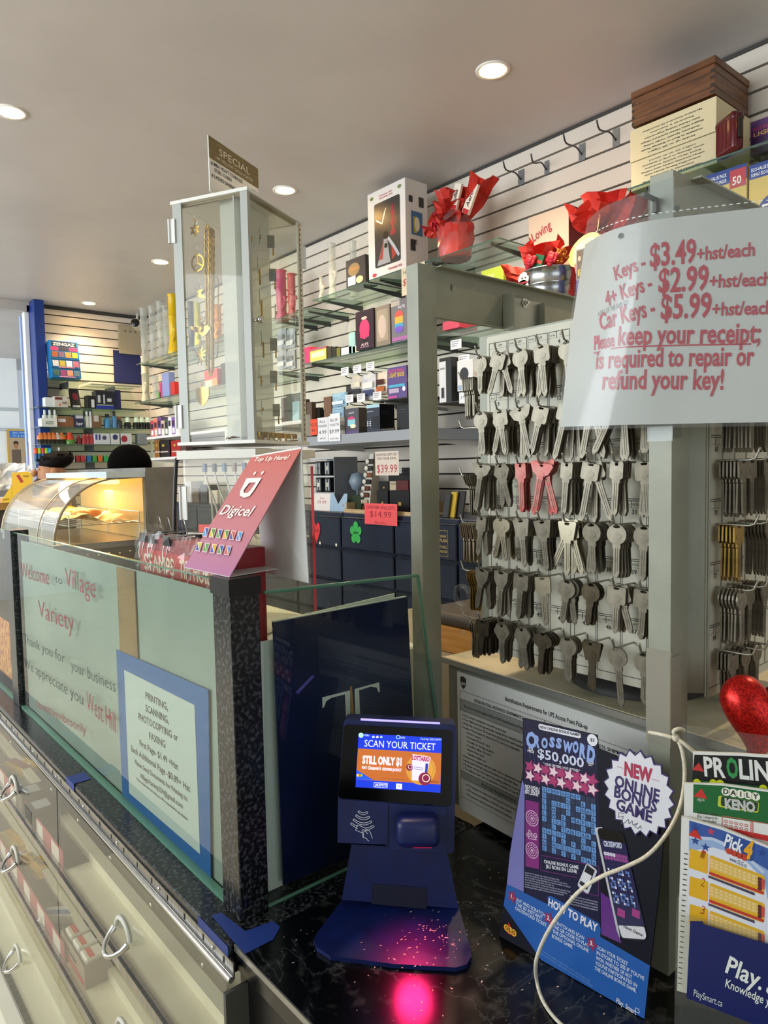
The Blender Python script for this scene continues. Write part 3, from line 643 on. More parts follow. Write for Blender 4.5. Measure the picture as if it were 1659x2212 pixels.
# hook by hook: (column, row) -> bow, metal, count, length, extra splay of the front keys
SK = {(0, 0): ('round', M_ns, 5, .056, None), (1, 0): ('square', M_ns, 7, .064, [.35, -.32]), (2, 0): ('round', M_ns, 7, .068, [-.12, .15, -.1]), (3, 0): ('square', M_ns, 7, .072, [-.1, .12]), (4, 0): ('round', M_ns, 6, .070, None), (5, 0): ('square', M_ns, 6, .066, None), (6, 0): ('round', M_ns, 6, .066, None), (7, 0): ('square', M_ns2, 5, .066, None),
      (0, 1): ('round', M_ns, 9, .066, None), (1, 1): ('square', M_ns, 8, .066, [.25, -.15]), (2, 1): ('wide', M_ns, 4, .074, [-.25]), (3, 1): ('square', M_ns, 7, .070, [.28, .28, .26]), (4, 1): ('square', M_ns, 8, .078, [.3, .28, .26]), (5, 1): ('square', M_ns, 7, .076, [.3, -.22, .2, -.3]), (6, 1): ('square', M_ns, 8, .078, [.5, .48, .45]), (7, 1): ('round', M_ns2, 6, .070, None),
      (0, 2): ('wide', M_ns, 8, .072, [.2, .18, .2]), (1, 2): ('hexagon', M_ns2, 5, .064, [-.3, 0]), (2, 2): ('slim', M_red, 4, .070, None), (3, 2): ('wide', M_red, 4, .074, [.2, .25, -.3]), (4, 2): ('slim', M_ns, 7, .072, None), (5, 2): ('square', M_ns, 4, .080, [-.35, .2]), (6, 2): ('slim', M_ns, 5, .070, None), (7, 2): ('square', M_ns2, 5, .070, None),
      (0, 3): ('slim', M_ns, 6, .060, [.15]), (1, 3): ('oval', M_bright, 6, .064, [.25, .28, -.15]), (2, 3): ('trapeze', M_ns, 6, .070, [-.1]), (3, 3): ('trapeze', M_ns2, 6, .072, [-.15, -.12]), (4, 3): ('trapeze', M_bright, 7, .074, [.45, -.3, 0, -.35]), (5, 3): ('round', M_ns2, 6, .068, [.1, -.05]), (6, 3): ('round', M_ns, 6, .070, None), (7, 3): ('round', M_ns2, 5, .070, None),
      (0, 4): ('shield', M_ns2, 7, .064, [.2, .2]), (1, 4): ('shield', M_ns, 6, .070, [.08]), (2, 4): ('square', M_ns2, 6, .068, [.1, .1]), (3, 4): ('square', M_bright, 1, .070, None), (4, 4): ('round', M_ns2, 5, .062, [.15, -.15]), (5, 4): ('round', M_dark, 3, .058, [.1]), (6, 4): ('square', M_ns, 6, .062, [-.3, .05]), (7, 4): ('square', M_ns2, 5, .064, None),
      (0, 5): ('square', M_dark, 8, .056, None), (1, 5): ('hexagon', M_ns2, 6, .060, None), (2, 5): ('hexagon', M_ns2, 6, .062, [.1, -.15]), (3, 5): ('oval', M_dark, 5, .062, [.08]), (4, 5): ('round', M_ns2, 4, .062, None), (5, 5): ('trapeze', M_dark, 2, .066, [.08, -.05]), (6, 5): ('round', M_ns2, 1, .078, None), (7, 5): ('round', M_ns2, 3, .066, None)}
BW = {'round': 'round headed', 'square': 'square headed', 'wide': 'wide winged', 'hexagon': 'six sided', 'slim': 'narrow headed', 'oval': 'oval headed', 'trapeze': 'tapered head', 'shield': 'shield headed'}
CN = ['farthest', 'second', 'third', 'fourth', 'fifth', 'sixth', 'seventh', 'nearest']
RN = ['top', 'second', 'third', 'fourth', 'fifth', 'lowest']
HL = .048
for (c, r), (kd, mt, n, ln, spd) in SK.items():
    xh = (COLX[c] + COLX[c + 1]) / 2 - (.002 if c == 3 else 0); zh = ZR[r] - .0285 + (.004 if r == 0 else 0)
    P = V((KX, -xh, zh)); hook(kc, P, (-1, 0, 0), HL)
    nm = '%s hook of the %s row' % (CN[c], RN[r])
    stack(P, (-1, 0, 0), n, kd, mt, round(ln * .9, 4), '%s key blank, %s, front panel' % (BW[kd], nm), 'key blanks on the ' + nm, RW, d0=max(.006, .043 - .0042 * n), sp=.0042, spread=spd)
# hooks on the side facing the till and on the far side
CS = ['hook beside the post', 'middle hook', 'hook away from the post']
SR = [(0, 0, 'slim', M_brass, 7), (1, 0, 'slim', M_brass, 5), (2, 0, 'slim', M_ns, 6), (0, 1, 'round', M_ns2, 8), (1, 1, 'square', M_ns, 4), (2, 1, 'round', M_ns2, 6), (0, 2, 'square', M_ns2, 6), (1, 2, 'square', M_ns2, 5), (2, 2, 'slim', M_ns2, 6), (0, 3, 'square', M_brass, 5), (1, 3, 'hexagon', M_ns, 2), (2, 3, 'shield', M_ns2, 7), (0, 4, 'round', M_ns, 6), (1, 4, 'round', M_ns2, 5), (2, 4, 'shield', M_ns2, 6), (0, 5, 'square', M_ns2, 4), (1, 5, 'round', M_ns2, 4), (2, 5, 'round', M_ns2, 4)]
for (c, r, kd, mt, n) in SR:
    xh = KX + (COLR[c] + COLR[c + 1]) / 2; P = V((xh, YR - .002, ZR[r] - .0285)); hook(kc, P, (0, -1, 0), HL)
    stack(P, (0, -1, 0), n, kd, mt, .064, '%s key blank, %s row of the till side panel, %s' % (BW[kd], RN[r], CS[c]), 'till side keys, %s row, %s' % (RN[r], CS[c]), 0.0, d0=.010, sp=.0042, fan=.06)
for r, (kd, mt, n) in enumerate([('slim', M_ns, 6), ('slim', M_ns, 1), ('wide', M_ns2, 4), ('trapeze', M_bright, 7), ('shield', M_brass, 4), ('round', M_bright, 3)]):
    P = V((KX + .02, KYL + .026, ZR[r] - .045)); hook(kc, P, (0, 1, 0), HL)
    if n > 1: stack(P, (0, 1, 0), n, kd, mt, .060, '%s key blank on the far side of the cabinet, %s row' % (BW[kd], RN[r]), 'far side keys, %s row' % RN[r], 0.0, d0=.012, sp=.0042, fan=.05)

# ---------------------------------------------------------------- key price sheet in its plastic sleeve
A = at(1436, 900, .770)
def sleeve(s, z, off=0.0):
    """s metres from the upright along the sheet (left negative), z above its lower edge."""
    n = 24; x, y = A.x, A.y; st_ = s / n
    for k in range(n):
        q = st_ * (k + .5)
        th = -29 + (0 if q > 0 else min(1.0, -q / .09)) * 64 * (0.30 + .70 * z / .25)
        th = radians(th); x -= sin(th) * st_; y -= cos(th) * st_
        nx, ny = -cos(th), sin(th)
    return (x + nx * off, y + ny * off, A.z - .012 + z - s * .02)
ps = thing('price_sheet', 'key price sheet in a clear plastic sleeve taped to the rack upright', 'price sign', (A.x, A.y, A.z))
def sm(off): return lambda v: V(sleeve(v.x, v.z, off)) - ps.location
SL, SRr, SH = -.120, .185, .252
M_paper = noisy('plain_paper', [(0.4, '#bfc0bc'), (0.6, '#c6c7c3')], freq=6, rough=.55)
b = B(); b.m(M_paper); b.W = sm(0.0); b.grid(SL + .003, 0.004, SRr, SH - .030, 40, 6); b.done('paper', ps)
b = B(); b.m(K('#b3404e', .5)); b.W = sm(.0006)
def pt(px, py):   # sheet coordinates of a printed spot
    best = None
    for i in range(0, 120):
        s = SL + (SRr - SL) * i / 119
        u = pr2(sleeve(s, .12))
        if best is None or abs(u[0] - px) < best[0]: best = (abs(u[0] - px), s)
    s = best[1]; z = .12
    for _ in range(14):
        for ds in (1,):
            u = pr2(sleeve(s, z)); u1 = pr2(sleeve(s + .001, z)); u2 = pr2(sleeve(s, z + .001))
            a, b_, c, d = u1[0] - u[0], u2[0] - u[0], u1[1] - u[1], u2[1] - u[1]; dt = a * d - b_ * c
            ex, ey = px - u[0], py - u[1]; s += .001 * (ex * d - ey * b_) / dt * .8; z += .001 * (a * ey - c * ex) / dt * .8
            s = max(SL, min(SRr, s)); z = max(-.01, min(SH, z))
    return s, z
def pr2(p):
    q = C2W.transposed() @ (V(p) - CAM); return (829.5 + FPX * q.x / q.z, 1106 + FPX * q.y / q.z)
for s, a, c, h in (('Keys -', (1330, 606), (1396, 578), .0165), ('$3.49', (1404, 577), (1504, 566), .026), ('+hst/each', (1505, 563), (1630, 552), .0145), ('4+ Keys -', (1310, 662), (1410, 624), .0175), ('$2.99', (1422, 632), (1530, 625), .027), ('+hst/each', (1532, 622), (1664, 616), .0145),
        ('Car Keys -', (1297, 714), (1416, 680), .0205), ('$5.99', (1427, 689), (1536, 684), .027), ('+hst/each', (1538, 682), (1668, 678), .0145), ('Please', (1284, 756), (1328, 748), .017), ('keep your receipt;', (1335, 746), (1642, 740), .0225), ('is required to repair or', (1287, 797), (1628, 789), .0215), ('refund your key!', (1301, 841), (1562, 841), .0225)):
    p0, p1 = pt(*a), pt(*c); b.text(s, p0[0], p0[1], al='L', width=hypot(p1[0] - p0[0], p1[1] - p0[1]), rot=atan2(p1[1] - p0[1], p1[0] - p0[0]), height=h, bold=.022)
p0, p1 = pt(1283, 763), pt(1335, 751); p2 = pt(1622, 743); b.line([p0, p1], .0014); b.line([(p1[0] + (p2[0] - p1[0]) * k / 12, p1[1] + (p2[1] - p1[1]) * k / 12) for k in range(13)], .0016)
b.m(K('#55585c', .6)); p0, p1 = pt(1293, 684), pt(1360, 657); b.text('4 OR 5 OF THE SAME KEY', p0[0], p0[1], al='L', width=hypot(p1[0] - p0[0], p1[1] - p0[1]), rot=atan2(p1[1] - p0[1], p1[0] - p0[0]), height=.006, bold=-.01, shear=.2)
p0, p1 = pt(1293, 690), pt(1356, 666); b.line([p0, p1], .0005); b.done('printed_prices', ps)
b = B(); b.m(glass('plastic_sleeve', '#f6f8f8', 1.5, .10, milky=.06)); b.W = sm(.0016); b.grid(SL, 0, SRr, SH, 44, 8); b.m(K('#e3e6e4', .35))
for k in range(44): b.rect(SL + .004 + k * .0068, SH - .0245, SL + .0075 + k * .0068, SH - .0235)
b.rect(SL, SH - .0265, SRr, SH - .0258); b.m(K('#5c605c', .6))
for px, py in ((1342, 510), (1462, 451)):
    s_, z_ = pt(px, py); b.disc(s_, z_, .0030, n=12)
b.done('sleeve', ps)

# ---------------------------------------------------------------- parcel cabinet with the pick-up notice
UL, UR = at(960, 1424, 1.225), at(1404, 1560, .905); dr = (UR - UL); dr.z = 0; dr.normalize()
fu = Face((UL.x, UL.y, .9005), dr, (0, 0, 1)); UH = 1.172 - .9005; UW = .62
t = thing('parcel_cabinet', 'low grey metal cabinet under the key display carrying the parcel pick-up notice', 'cabinet', fu.o, rot=fu.rot)
b = B(); b.m(K('#85877b', .45)); b.box(0, UW, .006, .36, .012, UH - .012, .004); b.box(.02, UW - .02, .03, .34, 0, .012); b.done('cabinet_body', t)
b = B(); b.m(noisy('worn_top', [(0.35, '#8f8f80'), (0.5, '#c5bd9c'), (0.65, '#d6cfb4')], freq=9, rough=.5)); b.box(-.004, UW + .004, -.002, .364, UH - .012, UH, .003)
b.m(K('#b9bab2', .3, .7)); b.box(-.004, UW + .004, -.0035, -.0015, UH - .010, UH - .0005); b.done('worn_top', t)
b = B(); q0, q1, q2 = fu.p(984, 1450), fu.p(985, 1762), fu.p(1290, 1560)
ux0 = q0[0]; ux1 = fu.p(1425, 1640)[0]; uz1 = UH - .020; uz0 = max(q1[1], .012)
b.m(noisy('notice_paper', [(0.4, '#e4e6e2'), (0.6, '#eaece8')], freq=5, rough=.3)); b.box(ux0, ux1, .0035, .006, uz0, uz1)
D2 = K('#2c2e30', .6); b.m(K('#a9aca8')); yy = .0032
PW = ux1 - ux0; PH = uz1 - uz0; HF = PW / 2
b.rect(ux0 + .006, uz1 - PH * .27, ux1 - .006, uz1 - PH * .19, yy); b.rect(ux0 + .006, uz1 - PH * .76, ux1 - .006, uz1 - PH * .71, yy); b.m(D2)
for za in (.13, .19, .27, .71, .76, .90): b.rect(ux0 + .006, uz1 - PH * za, ux1 - .006, uz1 - PH * za + .0006, yy - .0001)
for xa in (ux0 + .006, ux0 + HF, ux1 - .0065): b.rect(xa, uz1 - PH * .90, xa + .0006, uz1 - PH * .13, yy - .0001)
fu.text(b, 'Identification Requirements for UPS Access Point Pick-up', (1088, 1514), (1266, 1577), y=yy - .0002, h=.0075, bold=.012)
b.text('RESIDENTIAL ADDRESS SHIPMENTS', ux0 + HF * .5, uz1 - PH * .175, y=yy - .0002, width=HF * .56, height=.0055, bold=.01); b.text('BUSINESS ADDRESS SHIPMENTS', ux0 + HF * 1.5, uz1 - PH * .175, y=yy - .0002, width=HF * .56, height=.0055, bold=.01)
b.text('Be sure to thoroughly follow UPS Identification Requirements', ux0 + HF * .5, uz1 - PH * .24, y=yy - .0002, width=HF * .82, height=.0045, bold=.014); b.text('For additional security measures', ux0 + HF * 1.5, uz1 - PH * .24, y=yy - .0002, width=HF * .6, height=.0042)
LN = ['Only named consignees can pick-up package.', 'Two Valid (current) government issued photo identification.', 'From the list below, ID must be in physical form and handed to you for', 'review. Photocopies or pictures of ID are not acceptable.', "  Driver's license", '  Provincial Photo ID card', '  Canadian or foreign passport', '  Canadian military ID card', '  Native Status card', '  Canadian health card', 'Name and complete address (with unit or apartment number) on the ID', 'must match the full name and address on the UPS label.', 'If neither of the 2 IDs match the mailing address, a current utility bill', 'The address (with unit or apartment number) on the ID must match']
for k, s in enumerate(LN):
    for xo in (0, HF): b.text('o ' + s if not s.startswith(' ') else '   - ' + s.strip(), ux0 + .012 + xo + (.008 if s.startswith(' ') else 0), uz1 - PH * (.305 + k * .0295), size=.0054, al='L', y=yy - .0002, bold=.012)
b.text('Pick-Up Requirements', ux0 + HF * .5, uz1 - PH * .745, y=yy - .0002, width=HF * .4, height=.0048, bold=.014)
for k, s in enumerate(('The shipper provides one valid government issued photo ID', 'The name and address on the ID must match', 'If customer cannot provide name and address')):
    for xo in (0, HF): b.text('o ' + s, ux0 + .02 + xo, uz1 - PH * (.80 + k * .035), size=.0054, al='L', y=yy - .0002, bold=.012)
b.m(K('#3a3230', .5)); b.poly([(ux0 + .008, uz1 - .008), (ux0 + .015, uz1 - .005), (ux0 + .022, uz1 - .008), (ux0 + .022, uz1 - .018), (ux0 + .019, uz1 - .024), (ux0 + .015, uz1 - .027), (ux0 + .011, uz1 - .024), (ux0 + .008, uz1 - .018)], yy - .0001); b.m(K('#d5d7d3')); b.text('ups', ux0 + .015, uz1 - .0195, y=yy - .0003, width=.0115, bold=.03)
b.done('pickup_notice', t)
# ================================================================ ticket checker
M_navy = noisy('navy_plastic', [(0.4, '#08174a'), (0.6, '#0a1c56')], freq=40, rough=.42)
cr_ = V((.743, -.669, 0)); cd_ = V((.669, .743, 0)); tl = radians(9)
fc = Face((.583, .688, .9), cr_, cd_ * sin(tl) + V((0, 0, cos(tl))))
C_ = lambda x, y: fc.p(720 + x * .16878, 1540 + y * .16878)
t = thing('ticket_checker', 'dark blue self service lottery ticket checker with lit screen on the black counter', 'ticket checker', fc.o, rot=fc.rot)
def rc(pts, r, n=4):        # round the corners of an outline
    out = []
    for i, p in enumerate(pts):
        a, c = V(pts[i - 1]), V(pts[(i + 1) % len(pts)]); p = V(p); d0 = (a - p).normalized() * r; d1 = (c - p).normalized() * r
        for k in range(n + 1):
            u = k / n; out.append(tuple((p + d0) * (1 - u) ** 2 + p * 2 * u * (1 - u) + (p + d1) * u ** 2))
    return out
b = B(); b.m(M_navy)
b.prism(rc([C_(135, 82), C_(1582, 152), C_(1545, 1800), C_(710, 1740), C_(690, 1680), C_(55, 1660), C_(60, 1090)], .006), 0, .042)
b.prism([C_(62, 1098), C_(700, 1145), C_(695, 1678), C_(55, 1655)], -.002, .0); b.prism([C_(714, 1146), C_(1440, 1200), C_(1450, 1790), C_(712, 1735)], -.003, .0)
b.done('body', t)
b = B(); b.m(K('#030304', .08)); b.prism(rc([C_(140, 145), C_(1525, 222), C_(1508, 1195), C_(62, 1088)], .006), -.0012, 0); b.done('bezel_glass', t)
b = B()
def scr(h, pts, y=-.0016): b.m(K(h, .3, e=.75)); b.poly([C_(*p) for p in pts], y)
def scrt(h, s, a, c, hh, y=-.0024, **kw): b.m(K(h, .3, e=.85)); fc.text(b, s, (720 + a[0] * .16878, 1540 + a[1] * .16878), (720 + c[0] * .16878, 1540 + c[1] * .16878), y=y, h=hh * .85, **kw)
scr('#1535c8', [(325, 258), (1388, 315), (1370, 1018), (285, 945)])
scr('#b4622a', [(318, 450), (1383, 512), (1370, 912), (290, 845)], -.0018); scr('#1f52d8', [(298, 722), (510, 852), (290, 845)], -.0020)
p = C_(1120, 720); b.m(K('#c9933a', .3, e=.75)); b.disc(p[0], p[1], .0200, -.0019, 28); b.m(K('#bd7f30', .3, e=.75)); b.ring(p[0], p[1], .0162, .0172, -.00195); b.ring(p[0], p[1], .0186, .0194, -.00195)
scr('#d8d0ee', [(1012, 522), (1245, 560), (1175, 870), (1005, 855)], -.0021); scr('#2a3a9a', [(1180, 640), (1215, 645), (1200, 775), (1170, 770)], -.0022)
for k in range(6):
    for j in range(2): scr('#5a5488', [(1035 + k * 20, 680 + j * 25 + k * 3), (1047 + k * 20, 682 + j * 25 + k * 3), (1045 + k * 20, 692 + j * 25 + k * 3), (1033 + k * 20, 690 + j * 25 + k * 3)], -.0023)
for (px, py, r) in ((1170, 838, .0085), (975, 690, .0045)):
    p = C_(px, py); b.m(K('#7c2044', .3, e=.75)); b.disc(p[0], p[1], r, -.0023, 18); b.m(K('#e8dcb8', .3, e=.75)); b.ring(p[0] + r * .2, p[1] + r * .1, r * .5, r * .62, -.0024, 16)
scrt('#a02a50', 'LOTTARIO', (1005, 592), (1228, 618), .0072, -.0026, bold=.05); scrt('#f3f0ff', 'SCAN YOUR TICKET', (400, 425), (1305, 474), .0115, bold=-.004)
scrt('#e9e4ff', 'STILL ONLY $1', (372, 638), (872, 668), .0125, bold=.045); scrt('#e9e4ff', 'PLAY', (368, 708), (430, 712), .0045, bold=.03); scrt('#f3eeff', "Ontario's", (442, 718), (612, 724), .0058, shear=.3, bold=.02); scrt('#e9e4ff', 'GROWING JACKPOT', (626, 728), (872, 745), .0045, bold=.03)
scrt('#e6ebff', 'JACKPOTS', (535, 928), (684, 938), .0042, bold=.02); scr('#e6ebff', [(805, 898), (880, 902), (878, 972), (803, 966)], -.0020); scrt('#3a4ab0', 'FR', (828, 945), (856, 947), .0038, -.0025)
b.m(K('#e6ebff', .3, e=.85)); b.line([C_(522, 885), C_(694, 896), C_(690, 952), C_(520, 940), C_(522, 885)], .0005, -.0021)
scrt('#cfe0e8', '-73dBm', (390, 290), (460, 294), .0030); scrt('#cfe0e8', '20202', (855, 320), (918, 323), .0030); scrt('#cfe0e8', 'Tue 8 Apr 2025 2:38 PM', (1115, 338), (1378, 350), .0032); scrt('#3c2a18', 'Play Smart', (1240, 882), (1350, 888), .0034, shear=.2); scrt('#6a3818', 'Must be 18 years of age or older to play', (595, 835), (905, 852), .0016)
p = C_(356, 281); b.m(K('#a8d8c8', .3, e=.75)); b.disc(p[0], p[1], .0034, -.0022, 14); p = C_(830, 305); b.ring(p[0], p[1], .0020, .0028, -.0022, 12)
for k, hx in enumerate(('#c8d4e8', '#e8ddc8', '#a8c0e8')): scr(hx, [(495 + k * 50, 300), (520 + k * 50, 285), (535 + k * 50, 310), (505 + k * 50, 318)], -.0022)
for k, hx in enumerate(('#e8c84a', '#d84a2a', '#7ab84a')): p = C_(318 + k * 20, 792); b.m(K(hx, .3, e=.75)); b.disc(p[0], p[1], .0020, -.0023, 10)
o = b.done('screen', t); o['label'] = 'lit blue and orange screen reading SCAN YOUR TICKET'
b = B(); b.m(K('#8f86ff', .3, e=1.6)); b.prism([C_(350, 76), C_(1365, 128), C_(1365, 145), C_(350, 95)], -.0006, .004); b.done('status_light', t)
b = B(); b.m(M_navy); p0, p1 = C_(806, 1250), C_(1358, 1610); b.box(p0[0], p1[0], -.040, -.002, p1[1], p0[1], .010, 3); b.done('scanner_head', t)
b = B(); b.m(K('#ff1c46', .3, e=1.2)); b.box(p0[0] + .022, p0[0] + .046, -.030, -.016, p1[1] - .0008, p1[1] - .0002); b.done('scanner_window', t)
b = B(); b.m(K('#e2e4ee', .5))
for k, (ax, ay, bx, by, sg) in enumerate(((330, 1258, 430, 1268, 32), (300, 1308, 456, 1326, 48), (268, 1362, 482, 1386, 62), (236, 1412, 510, 1446, 72))):
    for off in (-13, 13):
        if k == 3: segs = [(0, .28), (.68, 1)]
        else: segs = [(0, 1)]
        for (u0, u1) in segs:
            b.line([C_(ax + (bx - ax) * u, ay + (by - ay) * u + sg * 4 * u * (1 - u) * .62 + off) for u in [u0 + (u1 - u0) * j / 8 for j in range(9)]], .0007, -.0024)
    for (x, y, s_) in ((ax, ay, -1), (bx, by, 1)): b.line([C_(x, y - 13), C_(x + s_ * 12, y - 6), C_(x + s_ * 12, y + 6), C_(x, y + 13)], .0007, -.0024)
b.line([C_(312, 1425), C_(425, 1472), C_(412, 1500), C_(370, 1528), C_(286, 1490), C_(312, 1425)], .0007, -.0024)
b.line([C_(440, 1540), C_(400, 1490), C_(368, 1488), C_(372, 1520), C_(390, 1540), C_(380, 1580), C_(395, 1592), C_(420, 1590), C_(440, 1620), C_(460, 1632)], .0007, -.0025); b.line([C_(412, 1500), C_(460, 1495), C_(478, 1530), C_(502, 1600)], .0007, -.0025)
for k in range(3): b.line([C_(372, 1535 + k * 16), C_(392, 1552 + k * 15)], .0006, -.0025)
b.done('tap_symbol', t)
nk = [fc.p(757, 1835), fc.p(966, 1845), fc.p(993, 1976), fc.p(735, 1957)]
b = B(); b.m(M_navy); b.prism(nk, .018, .030); b.m(K('#050c28', .5)); b.prism(fc.ps((803, 1921), (922, 1930), (922, 1977), (801, 1965)), .0170, .0178); b.done('neck', t)
bp = [(744, 1938), (684, 2016), (678, 2030), (684, 2046), (714, 2065), (850, 2082), (985, 2090), (1008, 2083), (1018, 2066), (1016, 2048), (991, 1958)]
bw = [onZ(x, y, .906) for x, y in bp]
b = B(); b.m(M_navy); b.prz([(q.x, q.y) for q in bw], .9005, .906); o = b.done('foot_plate'); o.parent = t; o.matrix_parent_inverse = (Matrix.Translation(fc.o) @ fc.rot.to_matrix().to_4x4()).inverted()
sp_ = fc.o + fc.r * ((p0[0] + p1[0]) / 2 - .01) + fc.u * (p1[1] - .012) - fc.n * -.03
l = lamp('scanner_glow', 'SPOT', sp_, sp_ + V((-.045, -.055, -.13)), 1.1, (1.0, .02, .14), spot_size=radians(75), spot_blend=.5, shadow_soft_size=.022)
# paper crumbs rubbed off scratch tickets
b = B()
for k in range(230):
    if k < 90: x, y, z = .59 + random.gauss(0, .035), .63 + random.gauss(0, .028), .9064
    else: x, y, z = random.uniform(.44, .80), random.uniform(.40, .78), .9003
    a = random.uniform(0, pi); s_ = random.uniform(.0005, .0016) * (1.5 if k < 24 else 1); b.m(K(random.choice(['#d8d4c8', '#b8b0a0', '#e8c0a8']), .7))
    b.add([(x + s_ * r_ * cos(a + q), y + s_ * r_ * sin(a + q), z) for q, r_ in ((0, 1.5), (1.6, .5), (3.1, 1.4), (4.5, .6))], [(0, 1, 2, 3)])
tag(b.done('paper_crumbs'), 'tiny paper crumbs scattered over the counter and checker foot', 'crumbs', kind='stuff')

# ---------------------------------------------------------------- crossword lottery standee
f2 = Face((.664, .5725, .9008), (.012, -.189, 0), (.125, .008, 1))
P_ = lambda x, y: f2.p(1080 + x * .2411, 1530 + y * .2411)
Q_ = lambda x, y: f2.p(1070 + x * .2411, 1840 + y * .2411)
PA = lambda x, y: (1080 + x * .2411, 1530 + y * .2411)
QA = lambda x, y: (1070 + x * .2411, 1840 + y * .2411)
t = thing('lottery_standee', 'dark blue crossword lottery standee with white starburst badge on the counter', 'standee', f2.o, rot=f2.rot)
def nonneg(pts): return [(x, max(z, .0002)) for x, z in pts]
b = B(); M_st = K('#050519', .55, spec=.25)
b.m(M_st); outl = nonneg([P_(205, 85), P_(868, 240), P_(880, 360), P_(1040, 425), P_(1475, 1080), Q_(1450, 480), Q_(1330, 1525), Q_(35, 760), Q_(75, 480), Q_(130, 20), P_(205, 550)])
b.prism(outl, 0, .0022)
e1, e2, e3, e4 = -.0002, -.0004, -.0006, -.0008
b.m(K('#6f6fae', .3)); b.poly([P_(200, 640), P_(222, 700), Q_(255, 360), Q_(105, 290), Q_(130, 20)], e1)
b.m(K('#5a1a7a', .3)); b.poly([Q_(945, 360), Q_(1040, 430), Q_(1090, 660), Q_(1130, 820), Q_(950, 740)], e1)
b.m(K('#0b54a4', .4)); b.poly(nonneg([Q_(105, 290), Q_(470, 470), Q_(470, 400), Q_(500, 395), Q_(930, 640), Q_(945, 690), Q_(940, 760), Q_(1385, 1020), Q_(1335, 1500), Q_(1250, 1500), Q_(410, 990), Q_(75, 480)]), e1)
b.done('card', t)
b = B()
W_ = K('#dcdde6', .4)
def tt(m, s, a, c, h, y=e3, A=PA, **kw): b.m(m if not isinstance(m, str) else K(m, .4)); f2.text(b, s, A(*a), A(*c), y=y, h=h * .72, **kw)
b.m(K('#0c0932', .5, spec=.3)); b.poly([P_(210, 90), P_(865, 245), P_(905, 1369), Q_(935, 800), Q_(275, 370), P_(215, 1369)], e1 * .5)
for k in range(16):
    x0 = 215 + k * 42; b.m(K('#3a3f9a', .4)); b.line([P_(x0, 300 + (k * 37) % 160), P_(x0 + 14, 400 + (k * 53) % 170)], .0004, e1)
b.m(W_); b.poly(rc([P_(345, 135), P_(728, 225), P_(728, 272), P_(348, 188)], .0035), e2); tt('#1c1a30', 'NEW ONLINE BONUS GAME*', (358, 178), (716, 252), .0050, bold=.015)
p = P_(829, 284); b.m(W_); b.disc(p[0], p[1], .0068, e2, 18); tt('#1c1a30', '$3', (812, 293), (848, 300), .0055, bold=.02)
LT = 'CROSSWORD'; cx = [(232, 330, 312, 150), (305, 335, 362, 112), (370, 342, 432, 100), (442, 335, 494, 96), (502, 345, 556, 98), (562, 375, 655, 104), (650, 385, 706, 112), (712, 425, 775, 130), (778, 468, 855, 160)]
for ch, (x, y, x2, hh) in zip(LT, cx):
    d = P_(x, y); d2 = P_(x2, y + (x2 - x) * .23); g = P_(x, y - hh)
    b.m(K('#8ea8e0', .3)); b.text(ch, d[0], d[1], al='L', width=(d2[0] - d[0]) * .94, height=(g[1] - d[1]) * .92, y=e3, rot=-.02, bold=.06)
tt('#c9cfe6', '$50,000', (340, 440), (755, 532), .0165, bold=.02); tt(W_, 'TOP', (258, 370), (300, 378), .0042, bold=.03); tt(W_, 'PRIZE', (250, 388), (308, 402), .0042, bold=.03); tt(W_, 'GROS', (786, 492), (842, 502), .0042, bold=.03); tt(W_, 'LOT', (796, 512), (832, 520), .0042, bold=.03)
tt(W_, '* YOUR LETTERS / VOS LETTRES *', (385, 505), (722, 574), .0044, bold=.02)
for j in range(2):
    for k in range(9):
        x, y = 270 + k * 70, 522 + j * 80 + k * 15.5; pale = (k + j) % 2 == 1
        p = P_(x, y); b.m(K('#8c1f66', .4)); b.star(p[0], p[1], .0092, e2, 5, .5, 1.35); b.m(K('#e3c9d2' if pale else '#a82a66', .4)); b.star(p[0], p[1], .0074, e3, 5, .45, 1.35)
for k, s in enumerate(('NOUVEAU', 'JEU BONI', 'EN LIGNE*')): tt(W_, s, (228, 706 + k * 28), (356, 735 + k * 28), .0052, bold=.03)
b.m(K('#7a1a70', .35)); b.poly([P_(230, 818), P_(348, 846), Q_(392, 155), Q_(272, 130)], e2)
b.m(K('#d6b8d4', .4))
for (x, y) in ((290, 985), (290, 1272)):
    p = P_(x, y); b.ring(p[0], p[1], .0085, .0094, e3, 20); b.ring(p[0], p[1], .0030, .0038, e3, 14); b.disc(p[0], p[1], .0016, e3, 8)
    for k in range(14): b.disc(p[0] + .0062 * cos(k * pi / 7), p[1] + .0062 * sin(k * pi / 7), .0009, e3, 6)
b.line([P_(262, 1085), P_(330, 1178), P_(258, 1165), P_(262, 1085)], .0008, e3); tt('#d6b8d4', 'OLG', (243, 1150), (338, 1158), .0075, e4, bold=.02)
